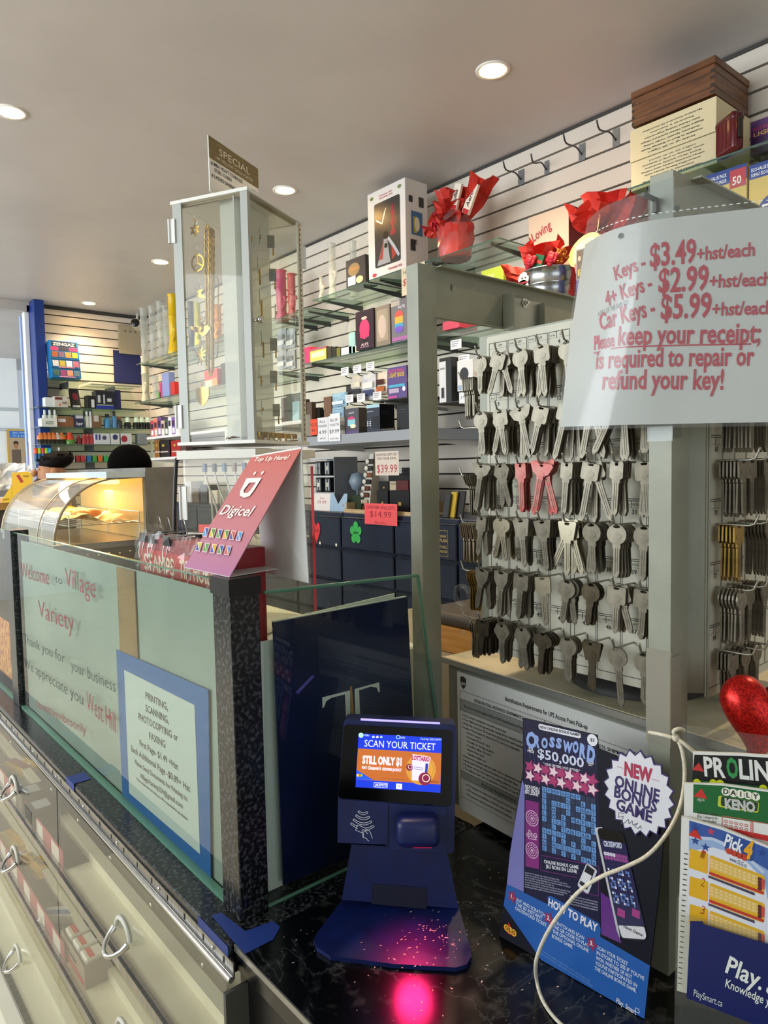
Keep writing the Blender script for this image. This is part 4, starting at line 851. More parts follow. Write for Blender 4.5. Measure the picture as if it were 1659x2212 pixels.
# crossword grid
GR = ['SYMPHONY...', 'O....N..K.S', 'F.UNIT.GNAT', 'T.N..O..A.E', 'L.W.K.MAPLE', 'Y.ICE...S.P', '..L.TARTA..', 'VALET...CRL', 'I.I.L.F.K.Y', 'N.NEEDLEEYN', 'E.G.S.Y.FAX']
g00, g10, g01 = V(P_(378, 695)), V(P_(862, 805)), V(P_(380, 1272)); n = 11
GR = ['SYMPHONY   ', 'O    N  K S', 'F UNIT GNAT', 'T N  O  A E', 'L W K MAPLE', 'Y ICE   S P', '  L TARTAR ', 'VALET   C L', 'I I L F KEY', 'N NEEDLE  N', 'E G S Y FAX']
b.m(K('#0d1226', .4)); b.poly([tuple(g00), tuple(g10), tuple(g10 + g01 - g00), tuple(g01)], e2)
ex, ey = (g10 - g00) / n, (g01 - g00) / n
for r, row in enumerate(GR):
    for c, ch in enumerate(row):
        o_ = g00 + ex * c + ey * r
        b.m(K('#5d8fcc' if ch != ' ' else '#16264a', .4)); b.poly([tuple(o_ + ex * .06 + ey * .06), tuple(o_ + ex * .94 + ey * .06), tuple(o_ + ex * .94 + ey * .94), tuple(o_ + ex * .06 + ey * .94)], e3)
        if ch != ' ': b.m(K('#14182c', .4)); q = o_ + ex * .5 + ey * .82; b.text(ch, q.x, q.y, y=e4, height=-ey.y * .62, rot=atan2(ex.y, ex.x))
b.m(K('#6a1a6a', .4)); b.line([Q_(415, 30), Q_(930, 130), Q_(925, 395), Q_(735, 350)], .0008, e3); b.line([Q_(415, 30), Q_(410, 165), Q_(735, 230)], .0008, e3)
tt(W_, 'ONLINE BONUS GAME', (440, 100), (750, 155), .0058, A=QA, bold=.02); tt(W_, 'JEU BONI EN LIGNE', (456, 142), (735, 192), .0058, A=QA, bold=.02)
FP = ['SCRATCH TO REVEAL QR CODE & ACCESS CODE', 'SCAN QR CODE OR VISIT OUR SITE TO SEE IF YOU WON', 'ON OUR NEW ONLINE EXPERIENCE. CLAIM ALL PRIZES AT RETAIL', 'GRATTEZ POUR DECOUVRIR UN CODE QR', 'IL FAUT BALAYER LE CODE OU VISITER LE SITE POUR VOIR', 'SI VOUS AVEZ GAGNE EN LIGNE. NOUVELLE EXPERIENCE', 'NUMERIQUE. RECLAMEZ TOUS LES LOTS EN MAGASIN']
for k, s in enumerate(FP): tt('#a8aac0', s, (268, 190 + k * 21), (268 + 410 * min(1, len(s) / 52), 190 + k * 21 + 90 * min(1, len(s) / 52)), .0022, A=QA, bold=.02)
for k, s in enumerate(('SEE BACK FOR PLAY INSTRUCTIONS,', 'PRIZE LEGEND AND CLAIM INFORMATION.', 'VOIR LES INSTRUCTIONS DE JEU, LA LEGENDE', 'DES LOTS ET LES RENSEIGNEMENTS')): tt('#a8aac0', s, (672, 398 + k * 24), (672 + 250, 398 + k * 24 + 60), .0022, A=QA, bold=.02)
b.m(K('#c9cbd6', .3)); b.poly(rc([Q_(822, 95), Q_(918, 165), Q_(832, 385), Q_(735, 300)], .003), e3); b.m(K('#14141c', .3)); b.poly([Q_(825, 115), Q_(895, 165), Q_(825, 340), Q_(755, 285)], e4); b.m(K('#d8d9de', .4)); b.poly([Q_(800, 175), Q_(868, 215), Q_(832, 300), Q_(768, 255)], e4 - .0001)
tt(W_, 'HOW TO PLAY', (475, 478), (915, 720), .0135, A=QA, bold=.035)
for lines, x, y, dx, dy in ((('BUY AND SCRATCH', 'THE $3 INSTANT', 'CROSSWORD TICKET.'), 190, 438, -6, 38), (('SCRATCH AND SCAN', 'THE QR CODE TO PLAY', 'THE OPTIONAL ONLINE', 'BONUS GAME.'), 524, 635, -5, 43), (("SCAN YOUR TICKET", "IN-STORE TO SEE IF YOU'VE", 'WON, WHETHER OR NOT', "YOU'VE PARTICIPATED IN", 'THE ONLINE BONUS GAME.'), 915, 868, -6, 46)):
    for k, s in enumerate(lines):
        L = len(s) * 17.0; a = (x + dx * k, y + dy * k); tt('#c8d4ea', s, a, (a[0] + L, a[1] + L * .56), .0060, A=QA, bold=.02)
for k, (x, y) in enumerate(((155, 402), (480, 595), (866, 822))):
    p = Q_(x, y); b.m(K('#8c1f50', .4)); b.star(p[0], p[1], .0085, e3, 5, .5, 1.3); b.m(W_); b.text('%d.' % (k + 1), p[0], p[1] - .0018, y=e4, height=.005, bold=.03)
tt('#7fa8dc', 'Tickets not exactly as shown. Must be 18+ years of age to play', (425, 895), (850, 1165), .0028, A=QA); tt('#7fa8dc', 'At the time of purchase, some prizes may have already been claimed.', (395, 905), (875, 1210), .0028, A=QA)
tt(W_, 'Play. Smart', (1085, 1348), (1262, 1460), .0082, A=QA, bold=.015); b.m(W_); p = Q_(1275, 1420); b.line([(p[0] - .002, p[1] - .002), (p[0] + .002, p[1] - .002), (p[0] + .002, p[1] + .002), (p[0] - .002, p[1] + .002), (p[0] - .002, p[1] - .002)], .0006, e3)
b.m(K('#c0281e', .4)); b.poly([Q_(122, 625), Q_(178, 762), Q_(105, 725)], e3)
for k, ch in enumerate('OLG'): p = Q_(104 + k * 32, 680 + k * 22); b.m(K('#e0b030', .4)); b.disc(p[0], p[1], .0042, e4, 14); b.m(K('#7a1a14', .4)); b.text(ch, p[0], p[1] - .002, y=e4 - .0002, height=.0048, bold=.03)
o = b.done('printed_ticket', t); o['label'] = 'printed crossword ticket with grid and play steps'
# phone picture
b = B(); b.m(K('#b9bcc6', .3)); b.poly(rc([P_(850, 1070), P_(920, 1060), Q_(985, -20), Q_(1110, 690), Q_(1120, 780), Q_(1090, 700)], .002), e4)
b.m(K('#08080c', .2)); ph = rc([P_(870, 1065), P_(1108, 1110), Q_(1362, 745), Q_(1352, 795), Q_(1125, 775)], .006); b.poly(ph, e4 - .0001)
b.m(K('#1a1648', .3)); b.poly([P_(900, 1165), P_(1130, 1210), Q_(1338, 660), Q_(1105, 655)], e4 - .0003); b.m(K('#d6d6da', .35)); b.poly(rc([Q_(1105, 655), Q_(1338, 668), Q_(1358, 750), Q_(1345, 782), Q_(1140, 765)], .002), e4 - .0004)
tt('#c9cfe6', 'CROSSWORD', (938, 1232), (1100, 1252), .0085, e4 - .0006, bold=.04)
for r in range(13):
    for c in range(11):
        a = V(Q_(1010, 140)); ax = (V(Q_(1205, 178)) - a) / 11; bx = (V(Q_(1075, 485)) - a) / 13; o_ = a + ax * c + bx * r
        if (r * 7 + c * 3 + r * c) % 5 < 3: b.m(K('#5d7fc0' if (r + c) % 4 else '#d8dcea', .4)); b.poly([tuple(o_), tuple(o_ + ax * .85), tuple(o_ + ax * .85 + bx * .8), tuple(o_ + bx * .8)], e4 - .0005)
for k in range(2):
    for c in range(8): p = Q_(990 + c * 26 + k * 6, 12 + c * 5 + k * 34); b.m(K('#c9c3d6' if (c < 4 and not k) else '#8a3f86', .4)); b.disc(p[0], p[1], .0022, e4 - .0005, 8)
for (x, y) in ((1133, 545), (1265, 550)): p = Q_(x, y); b.m(K('#a03a80', .4)); b.box(p[0] - .0045, p[0] + .0045, e4 - .0006, e4 - .0005, p[1] - .0042, p[1] + .0042)
b.m(K('#3a3a40')); b.text('Next Game', Q_(1238, 715)[0], Q_(1238, 715)[1], y=e4 - .0006, width=.022, bold=.02)
b.done('phone_picture', t)
# starburst badge
c = V(P_(1248, 752)); rx, rz_ = abs(P_(1580, 752)[0] - P_(920, 752)[0]) / 2, abs(P_(1248, 365)[1] - P_(1248, 1150)[1]) / 2
def burst(k1, k0, n=20): return [(c.x + (k1 if i % 2 == 0 else k0) * rx * cos(pi * i / n), c.y + (k1 if i % 2 == 0 else k0) * rz_ * sin(pi * i / n)) for i in range(2 * n)]
b = B(); b.m(K('#2b1a5e', .4)); b.prism(burst(1.0, .87), -.0032, -.0018); b.m(K('#d6d7de', .45)); b.prism(burst(.955, .83), -.0036, -.0030)
for m, s, a, cc, h, bo in (('#a8204a', 'NEW', (1128, 590), (1378, 660), .0215, .045), ('#2b1a5e', 'ONLINE', (1040, 685), (1438, 830), .0185, .03), ('#2b1a5e', 'BONUS', (1036, 782), (1418, 925), .0185, .03), ('#2b1a5e', 'GAME', (1052, 895), (1372, 1020), .0185, .03)): tt(m, s, a, cc, h, -.0040, bold=bo)
b.m(K('#a86a80')); b.line([P_(1065, 515), P_(1118, 532)], .0006, -.0040); b.line([P_(1378, 628), P_(1440, 645)], .0006, -.0040); b.m(K('#55555c'))
b.line([P_(x, y) for x, y in ((1130, 940), (1080, 925), (1075, 970), (1120, 960), (1100, 1030), (1130, 1020), (1165, 985), (1170, 1030), (1200, 1000), (1205, 1040), (1250, 1020), (1220, 1050), (1250, 1070), (1275, 1045), (1280, 1075))], .0005, -.0040)
o = b.done('starburst_badge', t); o['label'] = 'white scalloped badge reading NEW ONLINE BONUS GAME'
b = B(); b.m(K('#55555a', .6)); b.prism([(.06, .0), (.12, .0), (.11, .16), (.07, .16)], .0024, .0034); b.prz([(.07, .0030), (.11, .0030), (.115, .075), (.065, .075)], .004, .006); b.done('easel_back', t)
# white cotton string
pts = [at(1403, 1582, .80), at(1425, 1586, .778), at(1448, 1592, .768), at(1462, 1596, .768), at(1474, 1625, .762), at(1479, 1670, .755), at(1474, 1722, .745), at(1458, 1770, .735), at(1430, 1815, .725), at(1395, 1850, .72), at(1350, 1873, .72), at(1300, 1893, .725), at(1255, 1922, .735), at(1220, 1960, .75), at(1188, 2005, .765), at(1166, 2050, .78), at(1157, 2085, .79), onZ(1160, 2122, .906), onZ(1172, 2160, .9035), onZ(1195, 2195, .9035), onZ(1225, 2222, .9035), onZ(1270, 2245, .9035)]
def smooth(pts, k=4):
    out = []
    for i in range(len(pts) - 1):
        p0, p1, p2, p3 = pts[max(i - 1, 0)], pts[i], pts[i + 1], pts[min(i + 2, len(pts) - 1)]
        for j in range(k):
            u = j / k; out.append(0.5 * ((2 * p1) + (p2 - p0) * u + (2 * p0 - 5 * p1 + 4 * p2 - p3) * u * u + (3 * p1 - p0 - 3 * p2 + p3) * u ** 3))
    return out + [pts[-1]]
M_str = noisy('cotton_string', [(0.4, '#cfc9b4'), (0.6, '#e2dcc8')], freq=300, rough=.8)
b = B(); b.m(M_str); b.tube(smooth(pts), .0021, 6)
k0 = at(1460, 1594, .766); b.ball(k0, .0042, 8, 6)
b.tube(smooth([k0, at(1455, 1580, .765), at(1468, 1574, .766), at(1478, 1578, .772)]), .0021, 6); b.tube(smooth([k0, at(1480, 1608, .76), at(1500, 1625, .757), at(1518, 1642, .755)]), [.0021] * 9 + [.0026] * 3 + [.003], 6)
tag(b.done('cotton_string'), 'white cotton string tied round the rack upright and trailing onto the counter', 'string')

# ---------------------------------------------------------------- lottery slip holder
f3 = Face(at(1483, 2155, .66), (.375, -.927, 0), (.10, .04, 1)); z0 = -(f3.o.z - .9005) / f3.u.z
t = thing('slip_holder', 'clear acrylic lottery slip holder at the right edge of the counter', 'slip holder', f3.o, rot=f3.rot)
b = B(); b.m(M_acr); sz = f3.p(1500, 1557)[1]; lz = f3.p(1490, 1990)[1]
b.box(-.010, .27, -.003, -.0005, z0, lz + .006); b.box(-.010, .27, .030, .0325, z0, sz - .012); b.box(-.010, -.008, -.003, .0325, z0, lz + .02); b.box(.268, .27, -.003, .0325, z0, lz); b.box(-.010, .27, -.003, .0325, z0, z0 + .003); b.done('acrylic_pocket', t)
def slip(name, label, off, pts):
    f = Face(f3.o - f3.n * off, f3.r, f3.u); o = thing(name, label, 'lottery slips', f.o, rot=f.rot, group='lottery slip stacks')
    b = B(); b.m(K('#d9dad4', .5)); b.prism(f.ps(*pts), 0, .004); return f, o, b
f, o, b = slip('lottery_slips', 'stack of slips with a black heading at the back of the holder', .024, [(1497, 1624), (1600, 1628), (1790, 1640), (1790, 2200), (1493, 2140)])
b.m(K('#0c0d0e', .4)); b.poly(f.ps((1500, 1630), (1600, 1633), (1785, 1645), (1785, 1712), (1495, 1684)), -.0002); b.m(K('#1c5a30', .4)); b.poly(f.ps((1495, 1684), (1785, 1712), (1785, 1760), (1495, 1720)), -.0002)
ft = lambda b, f, m, s, a, c, h, y=-.0004, **k: (b.m(K(m, .4) if isinstance(m, str) else m), f.text(b, s, a, c, y=y, h=h, **k))
ft(b, f, '#d8dad6', 'PR', (1522, 1675), (1568, 1679), .019, bold=.03); ft(b, f, '#2f8a4a', 'O', (1571, 1678), (1596, 1680), .019, bold=.04); ft(b, f, '#d8dad6', 'LINE', (1598, 1681), (1690, 1690), .019, bold=.03)
b.m(K('#c8d020', .4)); [b.disc(f.p(x, y)[0], f.p(x, y)[1], .0035, -.0004, 10) for x, y in ((1506, 1690), (1541, 1691), (1556, 1692), (1649, 1703))]
b.m(K('#b8302c', .4)); q = f.p(1507, 1658); b.poly([(q[0] - .005, q[1] - .003), (q[0] + .006, q[1] - .003), (q[0] + .001, q[1] + .005)], -.0004); b.done('top_slip', o)
f, o, b = slip('lottery_slips', 'stack of slips with a green heading in the middle of the holder', .014, [(1478, 1692), (1560, 1694), (1660, 1708), (1790, 1740), (1790, 2220), (1474, 2140)])
b.m(K('#16602e', .4)); b.poly(f.ps((1498, 1694), (1560, 1697), (1660, 1711), (1785, 1742), (1785, 1800), (1497, 1755)), -.0002); b.m(K('#c02c28', .4)); b.poly(f.ps((1560, 1785), (1785, 1830), (1785, 1850), (1590, 1800)), -.0003)
for k, ch in enumerate('DAILY'): q = f.p(1568 + k * 16, 1710 + k * 2.6); b.m(K('#e4e2d2', .4)); b.disc(q[0], q[1], .0038, -.0004, 14); b.m(K('#26301e')); b.text(ch, q[0], q[1] - .002, y=-.0006, height=.0048, bold=.03)
b.m(K('#b8c034', .4)); b.poly(rc(f.ps((1552, 1718), (1640, 1733), (1638, 1756), (1550, 1742)), .002), -.0004); b.m(K('#1a3a22', .4)); b.poly(rc(f.ps((1558, 1719), (1638, 1733), (1636, 1753), (1557, 1740)), .002), -.0005); ft(b, f, '#b9bcb8', 'KENO', (1566, 1745), (1632, 1754), .0095, -.0007, bold=.05)
b.m(K('#c8544c', .4)); b.line([f.p(x, y) for x, y in ((1560, 1762), (1622, 1772), (1622, 1806), (1560, 1788), (1560, 1762))], .0006, -.0004); b.line([f.p(x, y) for x, y in ((1626, 1773), (1700, 1788), (1700, 1826), (1626, 1808), (1626, 1773))], .0006, -.0004)
for r in range(2):
    for k in range(5): q = f.p(1568 + k * 11, 1774 + r * 9 + k * 2.2); b.ring(q[0], q[1], .0010, .0015, -.0004, 8)
ft(b, f, '#4a3a34', 'How many numbers', (1506, 1758), (1552, 1762), .0030); ft(b, f, '#4a3a34', '(Pick Category) do', (1506, 1766), (1550, 1770), .0030); ft(b, f, '#4a3a34', 'you want to play?', (1506, 1774), (1548, 1778), .0030)
b.m(K('#c0302a', .4)); q = f.p(1513, 1716); b.poly([(q[0] - .006, q[1] - .003), (q[0] + .006, q[1] - .003), (q[0] + .001, q[1] + .006)], -.0004); ft(b, f, '#d8dad0', 'olg.ca', (1506, 1729), (1522, 1730), .0032); b.done('top_slip', o)
f, o, b = slip('lottery_slips', 'stack of blue starred slips with yellow tables at the front of the holder', .004, [(1472, 1764), (1560, 1788), (1660, 1828), (1790, 1890), (1790, 2230), (1462, 2140)])
b.m(K('#8fa9d0', .4)); b.poly(f.ps((1489, 1772), (1560, 1793), (1660, 1833), (1785, 1893), (1785, 2100), (1488, 1840)), -.0002); b.m(K('#33559c', .4)); b.poly(f.ps((1489, 1772), (1560, 1793), (1660, 1833), (1785, 1893), (1785, 1990), (1660, 1880), (1560, 1818), (1489, 1800)), -.0003); b.m(K('#d4d8e2', .45)); b.poly(f.ps((1488, 1838), (1540, 1830), (1600, 1848), (1650, 1900), (1668, 1990), (1668, 2060), (1485, 1990)), -.0003); b.m(K('#b9c6de', .4)); b.line([f.p(x, y) for x, y in ((1489, 1808), (1540, 1812), (1600, 1838), (1650, 1885))], .0028, -.00035)
for (x, y) in ((1502, 1788), (1524, 1830), (1646, 1842), (1536, 1796), (1502, 1816)): q = f.p(x, y); b.m(K('#26478c' if y != 1796 else '#b0405c', .4)); b.star(q[0], q[1], .0040, -.0005)
b.m(K('#24488e', .4)); b.poly(rc(f.ps((1562, 1802), (1632, 1822), (1626, 1862), (1566, 1838)), .003), -.0005)
ft(b, f, '#e4e6ec', 'Pick', (1563, 1826), (1602, 1842), .0125, -.0007, bold=.03); ft(b, f, '#e0a420', '4', (1604, 1848), (1622, 1855), .0165, -.0007, bold=.05)
for k in range(4): q = f.p(1575 + k * 11, 1838 + k * 4.6); b.m(K('#b8402c', .4)); b.disc(q[0], q[1], .0030, -.0006, 12)
ft(b, f, '#3c4450', 'www.OLG.ca', (1575, 1858), (1612, 1874), .0042, bold=.01); b.m(K('#c0302a', .4)); q = f.p(1502, 1802); b.poly([(q[0] - .006, q[1] - .002), (q[0] + .006, q[1] - .004), (q[0], q[1] + .006)], -.0005)
for k in range(4):
    y = 1848 + k * 60; b.m(K('#d8a820', .4)); b.poly(rc(f.ps((1490, y - 16), (1530, y - 4), (1529, y + 40), (1488, y + 26)), .001), -.0004); b.poly(rc(f.ps((1533, y - 2), (1652, y + 44), (1650, y + 86), (1532, y + 42)), .002), -.0004); b.m(K('#d9b860', .45)); b.poly(f.ps((1533, y + 4), (1638, y + 44), (1637, y + 66), (1533, y + 28)), -.0005)
    b.m(K('#b8342c', .4)); b.poly(f.ps((1532, y + 34), (1650, y + 78), (1650, y + 84), (1532, y + 40)), -.0006); b.m(K('#4a3e50', .4)); b.poly(f.ps((1530, y + 42), (1630, y + 80), (1630, y + 86), (1530, y + 47)), -.0006)
    for r in range(3):
        for j in range(10): q = f.p(1538 + j * 10, y + 9 + r * 7 + j * 3.9); b.m(K('#e6c88a', .4)); b.disc(q[0], q[1], .0017, -.0007, 6, .0010)
    b.m(K('#c84a3a', .4)); b.poly(rc(f.ps((1644, y + 48), (1652, y + 52), (1651, y + 74), (1643, y + 71)), .001), -.0006); b.m(K('#5a2430', .4)); [b.disc(f.p(1641, y + 50 + j * 7)[0], f.p(1641, y + 50 + j * 7)[1], .0017, -.0007, 8) for j in range(4)]
    ft(b, f, '#c0302a', str(k + 1), (1512, y + 4), (1521, y + 8), .0085)
b.m(K('#1c1c1e', .5))
for k in range(26): b.rect(*f.p(1478 - k * .55, 1842 + k * 11.2), *f.p(1486 - k * .55, 1846 + k * 11.2), -.0004)
b.done('top_slip', o)
fp_ = Face(f3.o + f3.n * .0032, f3.r, f3.u)
o = thing('responsible_play_card', 'navy responsible play card in front of the slip holder', 'card', fp_.o, rot=fp_.rot)
b = B(); b.m(K('#0b1a5a', .35)); b.prism(fp_.ps((1491, 1989), (1518, 1990), (1520, 1996), (1790, 2080), (1790, 2275), (1483, 2155)), -.0006, 0)
ft(b, fp_, '#dfe4dc', 'Play.', (1566, 2098), (1644, 2138), .0170, -.0009, bold=.02); ft(b, fp_, '#dfe4dc', 'Smart', (1654, 2142), (1750, 2186), .0170, -.0009, bold=.02); ft(b, fp_, '#dfe4dc', 'Knowledge you can bet on', (1566, 2130), (1770, 2222), .0082, -.0009, bold=.01); ft(b, fp_, '#cdd4d0', 'PlaySmart.ca', (1498, 2150), (1560, 2174), .0068, -.0009)
b.done('card_face', o)
# ---------------------------------------------------------------- red glitter heart
def glitter():
    mt, nt, bs = nodes('red_glitter'); tc = N(nt, 'ShaderNodeTexCoord'); vo = N(nt, 'ShaderNodeTexVoronoi', Scale=700.0); nt.links.new(tc.outputs['Object'], vo.inputs['Vector'])
    r = ramp(nt, vo.outputs['Color'], [(0.2, '#8c0a0c'), (0.8, '#e2261c')]); nt.links.new(r.outputs[0], bs.inputs['Base Color']); bs.inputs['Metallic'].default_value = .65; bs.inputs['Roughness'].default_value = .3
    bp = N(nt, 'ShaderNodeBump', Strength=.9, Distance=.003); nt.links.new(vo.outputs['Color'], bp.inputs['Height']); nt.links.new(bp.outputs[0], bs.inputs['Normal']); return mt
b = B(); b.m(glitter()); nn = 40; L = 11; vs = []
for j in range(L):
    a = -pi / 2 + pi * j / (L - 1); s_ = max(cos(a), .02) ** .75
    for k in range(nn):
        q = 2 * pi * k / nn; x = 16 * sin(q) ** 3; z = 13 * cos(q) - 5 * cos(2 * q) - 2 * cos(3 * q) - cos(4 * q)
        vs.append((x * .0029 * s_, .027 * sin(a), (z + 2) * .0032 * s_ + .047))
b.add(vs, [(j * nn + k, j * nn + (k + 1) % nn, (j + 1) * nn + (k + 1) % nn, (j + 1) * nn + k) for j in range(L - 1) for k in range(nn)][::-1], True); b.add(vs[:nn], [range(nn)]); b.add(vs[-nn:], [list(range(nn))[::-1]])
h0 = at(1626, 1620, .772); tag(b.done('glitter_heart', loc=(h0.x, h0.y, 1.172), rot=(-.1, .22, -.75)), 'puffy red glitter heart ornament on the parcel cabinet behind the slip holder', 'heart ornament')
# ================================================================ jewellery tower and what stands round it
M_frost = glass('frosted_acrylic', '#e4e6de', 1.4, .35, milky=.42)
M_frost2 = K('#a9aca4', .35)
M_clear = glass('tower_acrylic', '#fcfcf8', 1.45, .03, milky=.015)
M_gold = noisy('polished_gold', [(0.3, '#a8842c'), (0.7, '#d8b458')], freq=90, rough=.25, metal=1.0)
M_gold2 = K('#c79a34', .3, 1.0)
J0 = at(549, 957, 1.30); hd = radians(63); jr = V((sin(hd), cos(hd), 0)); jl = V((-cos(hd), sin(hd), 0))
fr = Face(J0, jr, (0, 0, 1)); fl = Face(J0, -jl, (0, 0, 1))
JW, JL, JH = fr.p(661, 957)[0], -fl.p(393, 957)[0], at(535, 418, 1.30).z - J0.z
rzj = atan2(jr.y, jr.x)
t = thing('jewellery_tower', 'tall clear acrylic jewellery tower holding gold pendants and earring cards', 'jewellery display', J0, rzj)
# local: x along the right face, y along the left face
b = B(); b.m(K('#e6e4dc', .3)); b.box(-.004, JW + .004, -.004, JL + .004, JH - .006, JH); b.done('top_lid', t)
b = B(); b.m(K('#dcdbd2', .3)); b.box(-.006, JW + .006, -.006, JL + .006, 0, .006); b.done('base_plate', t)
b = B(); b.m(M_clear); b.box(.001, JW, 0, .003, .006, JH - .006); b.done('right_door', t)
b = B(); b.m(M_clear); b.box(0, .003, .003, JL, .006, JH - .006); b.done('left_door', t)
b = B(); b.m(M_clear); b.box(JW - .003, JW, .003, JL, .006, JH - .006); b.box(.003, JW - .003, JL - .003, JL, .006, JH - .006); b.done('rear_panels', t)
b = B(); b.m(M_frost2); b.box(-.003, .0, -.003, .012, .006, JH - .006); b.box(.0, .006, -.003, .0, .006, JH - .006); b.done('corner_strip', t)
b = B(); b.m(M_frost2); b.box(-.003, .0, JL - .020, JL, .006, JH - .006); b.done('edge_strip', t)
b = B(); b.m(K('#d3d0c2', .35)); b.box(JW - .018, JW, -.0025, -.0005, .006, JH - .006); b.m(K('#8a7a58', .4)); b.box(JW - .011, JW - .006, -.0032, -.0025, .01, JH - .01)
b.m(K('#e8e2c8', .3))
for k in range(44): b.box(JW - .0105, JW - .0065, -.0038, -.0032, .014 + k * .0101, .019 + k * .0101)
b.m(K('#8a7a58', .4)); b.box(.01, JW - .01, .006, .012, JH - .010, JH - .006); b.box(.006, .012, .01, JL - .01, JH - .010, JH - .006)
b.done('light_strip', t)
xb0, xb1 = fr.p(541, 700)[0] + .004, fr.p(609, 700)[0]
b = B(); b.m(M_frost); b.box(xb0, xb1 + .012, .030, .033, .006, JH - .007); b.done('earring_board', t)
yb1 = -fl.p(468, 700)[0]; yb0 = .012
b = B(); b.m(M_frost); b.box(.022, .025, yb0, yb1, .006, JH - .007); b.done('divider_panel', t)
def hinge(x, y, z, horiz):
    b = B(); b.m(M_acr); b.m(K('#e8e9e4', .2)); d = (.006, .010)
    if horiz: b.box(x - .008, x + .006, -.006, -.003, z - .022, z + .022); b.tube([(x + .004, -.006, z - .022), (x + .004, -.006, z + .022)], .003, 6)
    else: b.box(-.006, -.003, y - .006, y + .008, z - .022, z + .022); b.tube([(-.006, y + .006, z - .022), (-.006, y + .006, z + .022)], .003, 6)
    b.done('clear_hinge', t)
hinge(JW, 0, JH * .84, True); hinge(JW, 0, JH * .09, True); hinge(0, JL, JH * .88, False); hinge(0, JL, JH * .12, False)
b = B(); b.m(M_chrome); p = fr.p(548, 692); b.T = Matrix.Translation((max(p[0], .010), 0, p[1])) @ Matrix.Rotation(pi / 2, 4, 'X'); b.lathe([(.003, 0), (.003, .010), (.0065, .012), (.007, .016), (.005, .019), (0, .0195)], 14); b.done('door_knob', t)
b = B(); b.m(K('#e4e4de', .4)); b.box(.03, JW * .55, .045, .085, .006, .030); b.box(.045, JW * .55, .050, .080, .030, .056); b.done('white_step', t)
# SPECIAL card standing on the lid
fp = Face(J0 + jl * (JL * .42), jr, (0, 0, 1)); c0 = fp.p(450, 296); q1 = fp.p(557, 361)
zl = JH + .0008; x0, x1, zt = c0[0], q1[0], (c0[1] + q1[1]) / 2
o = thing('special_offer_card', 'SPECIAL offer card standing on top of the jewellery tower', 'sign', fp.o + V((0, 0, zl)), rzj)
b = B(); b.m(K('#e4e2da', .4)); b.box(x0, x1, 0, .002, 0, zt - zl)
H_ = zt - zl; Wd = x1 - x0
b.m(noisy('drift_wood_print', [(0.3, '#5c4c28'), (0.7, '#8a7747')], scale=(2, 1, 30), freq=12, rough=.4)); b.rect(x0, H_ * .60, x1, H_, -.0003); b.m(K('#dcd9c8')); b.text('SPECIAL', (x0 + x1) / 2, H_ * .76, y=-.0006, width=Wd * .62, height=H_ * .14); b.text('14K YELLOW GOLD PLATED', (x0 + x1) / 2, H_ * .655, y=-.0006, width=Wd * .75, height=H_ * .06)
b.m(K('#26282a'))
for s, x, z, wd, al in (('# MEN HEAVY STAINLESS', .03, .50, .62, 'L'), ('STEEL CHAIN', .09, .40, .33, 'L'), ('# LADIES EARING', .03, .28, .46, 'L'), ('$45', .93, .45, .09, 'R'), ('$5', .72, .24, .07, 'R')): b.text(s, x0 + Wd * x, H_ * z, y=-.0006, width=Wd * wd, height=H_ * .07, al=al, bold=.01)
b.done('card', o)
# pendants on the left side
fd = Face(J0 + jr * .020, -jl, (0, 0, 1))
def pend(label, px, shape):
    p = fd.p(*px); o = thing('gold_pendant', label, 'pendant', fd.o + fd.r * p[0] + fd.u * p[1], rot=(0, 0, fd.rot[2]), group='gold pendants')
    b = B(); b.m(M_gold); shape(b); b.done('pendant_body', o)
    b = B(); b.m(M_gold2); b.T = Matrix.Translation((0, .001, .003)) @ Matrix.Rotation(pi / 2, 4, 'X'); b.T = b.T @ Matrix.Rotation(pi / 2, 4, 'Y'); n = 10
    b.tube([(.003 * cos(2 * pi * k / n), .0045 * sin(2 * pi * k / n), 0) for k in range(n + 1)], .0007, 5); b.done('bail_ring', o)
    b = B(); b.m(K('#eef0ee', .15)); b.box(-.007, -.002, .012, .014, .000, .008); b.tube([(-.003, .012, .006), (.000, .002, .006), (.003, -.003, .007), (.003, -.004, .012)], .0008, 5); b.done('clear_hook', o)
def star6(b):
    pts = [((.013 if i % 2 == 0 else .0065) * cos(pi / 2 + pi * i / 6), -.014 + (.013 if i % 2 == 0 else .0065) * sin(pi / 2 + pi * i / 6)) for i in range(12)]; n = 12
    inn = [(x * .38, (z + .014) * .38 - .014) for x, z in pts]
    for i in range(n): b.prism([pts[i], pts[(i + 1) % n], inn[(i + 1) % n], inn[i]], 0, .0016)
def wheel(b):
    n = 24
    for i in range(n):
        a0, a1 = 2 * pi * i / n, 2 * pi * (i + 1) / n; b.prism([(.015 * cos(a0), -.017 + .0165 * sin(a0)), (.015 * cos(a1), -.017 + .0165 * sin(a1)), (.0122 * cos(a1), -.017 + .0135 * sin(a1)), (.0122 * cos(a0), -.017 + .0135 * sin(a0))], 0, .0018)
    for a in (pi / 2, pi / 2 + 2.09, pi / 2 - 2.09): b.prism([(-.001 * sin(a), -.017 + .001 * cos(a)), (.001 * sin(a), -.017 - .001 * cos(a)), (.0125 * cos(a) + .001 * sin(a), -.017 + .0138 * sin(a) - .001 * cos(a)), (.0125 * cos(a) - .001 * sin(a), -.017 + .0138 * sin(a) + .001 * cos(a))], .0002, .0016)
pend('six pointed star pendant at the top of the tower', (420, 480), star6); pend('round spoked wheel pendant below the star pendant', (426, 548), wheel)
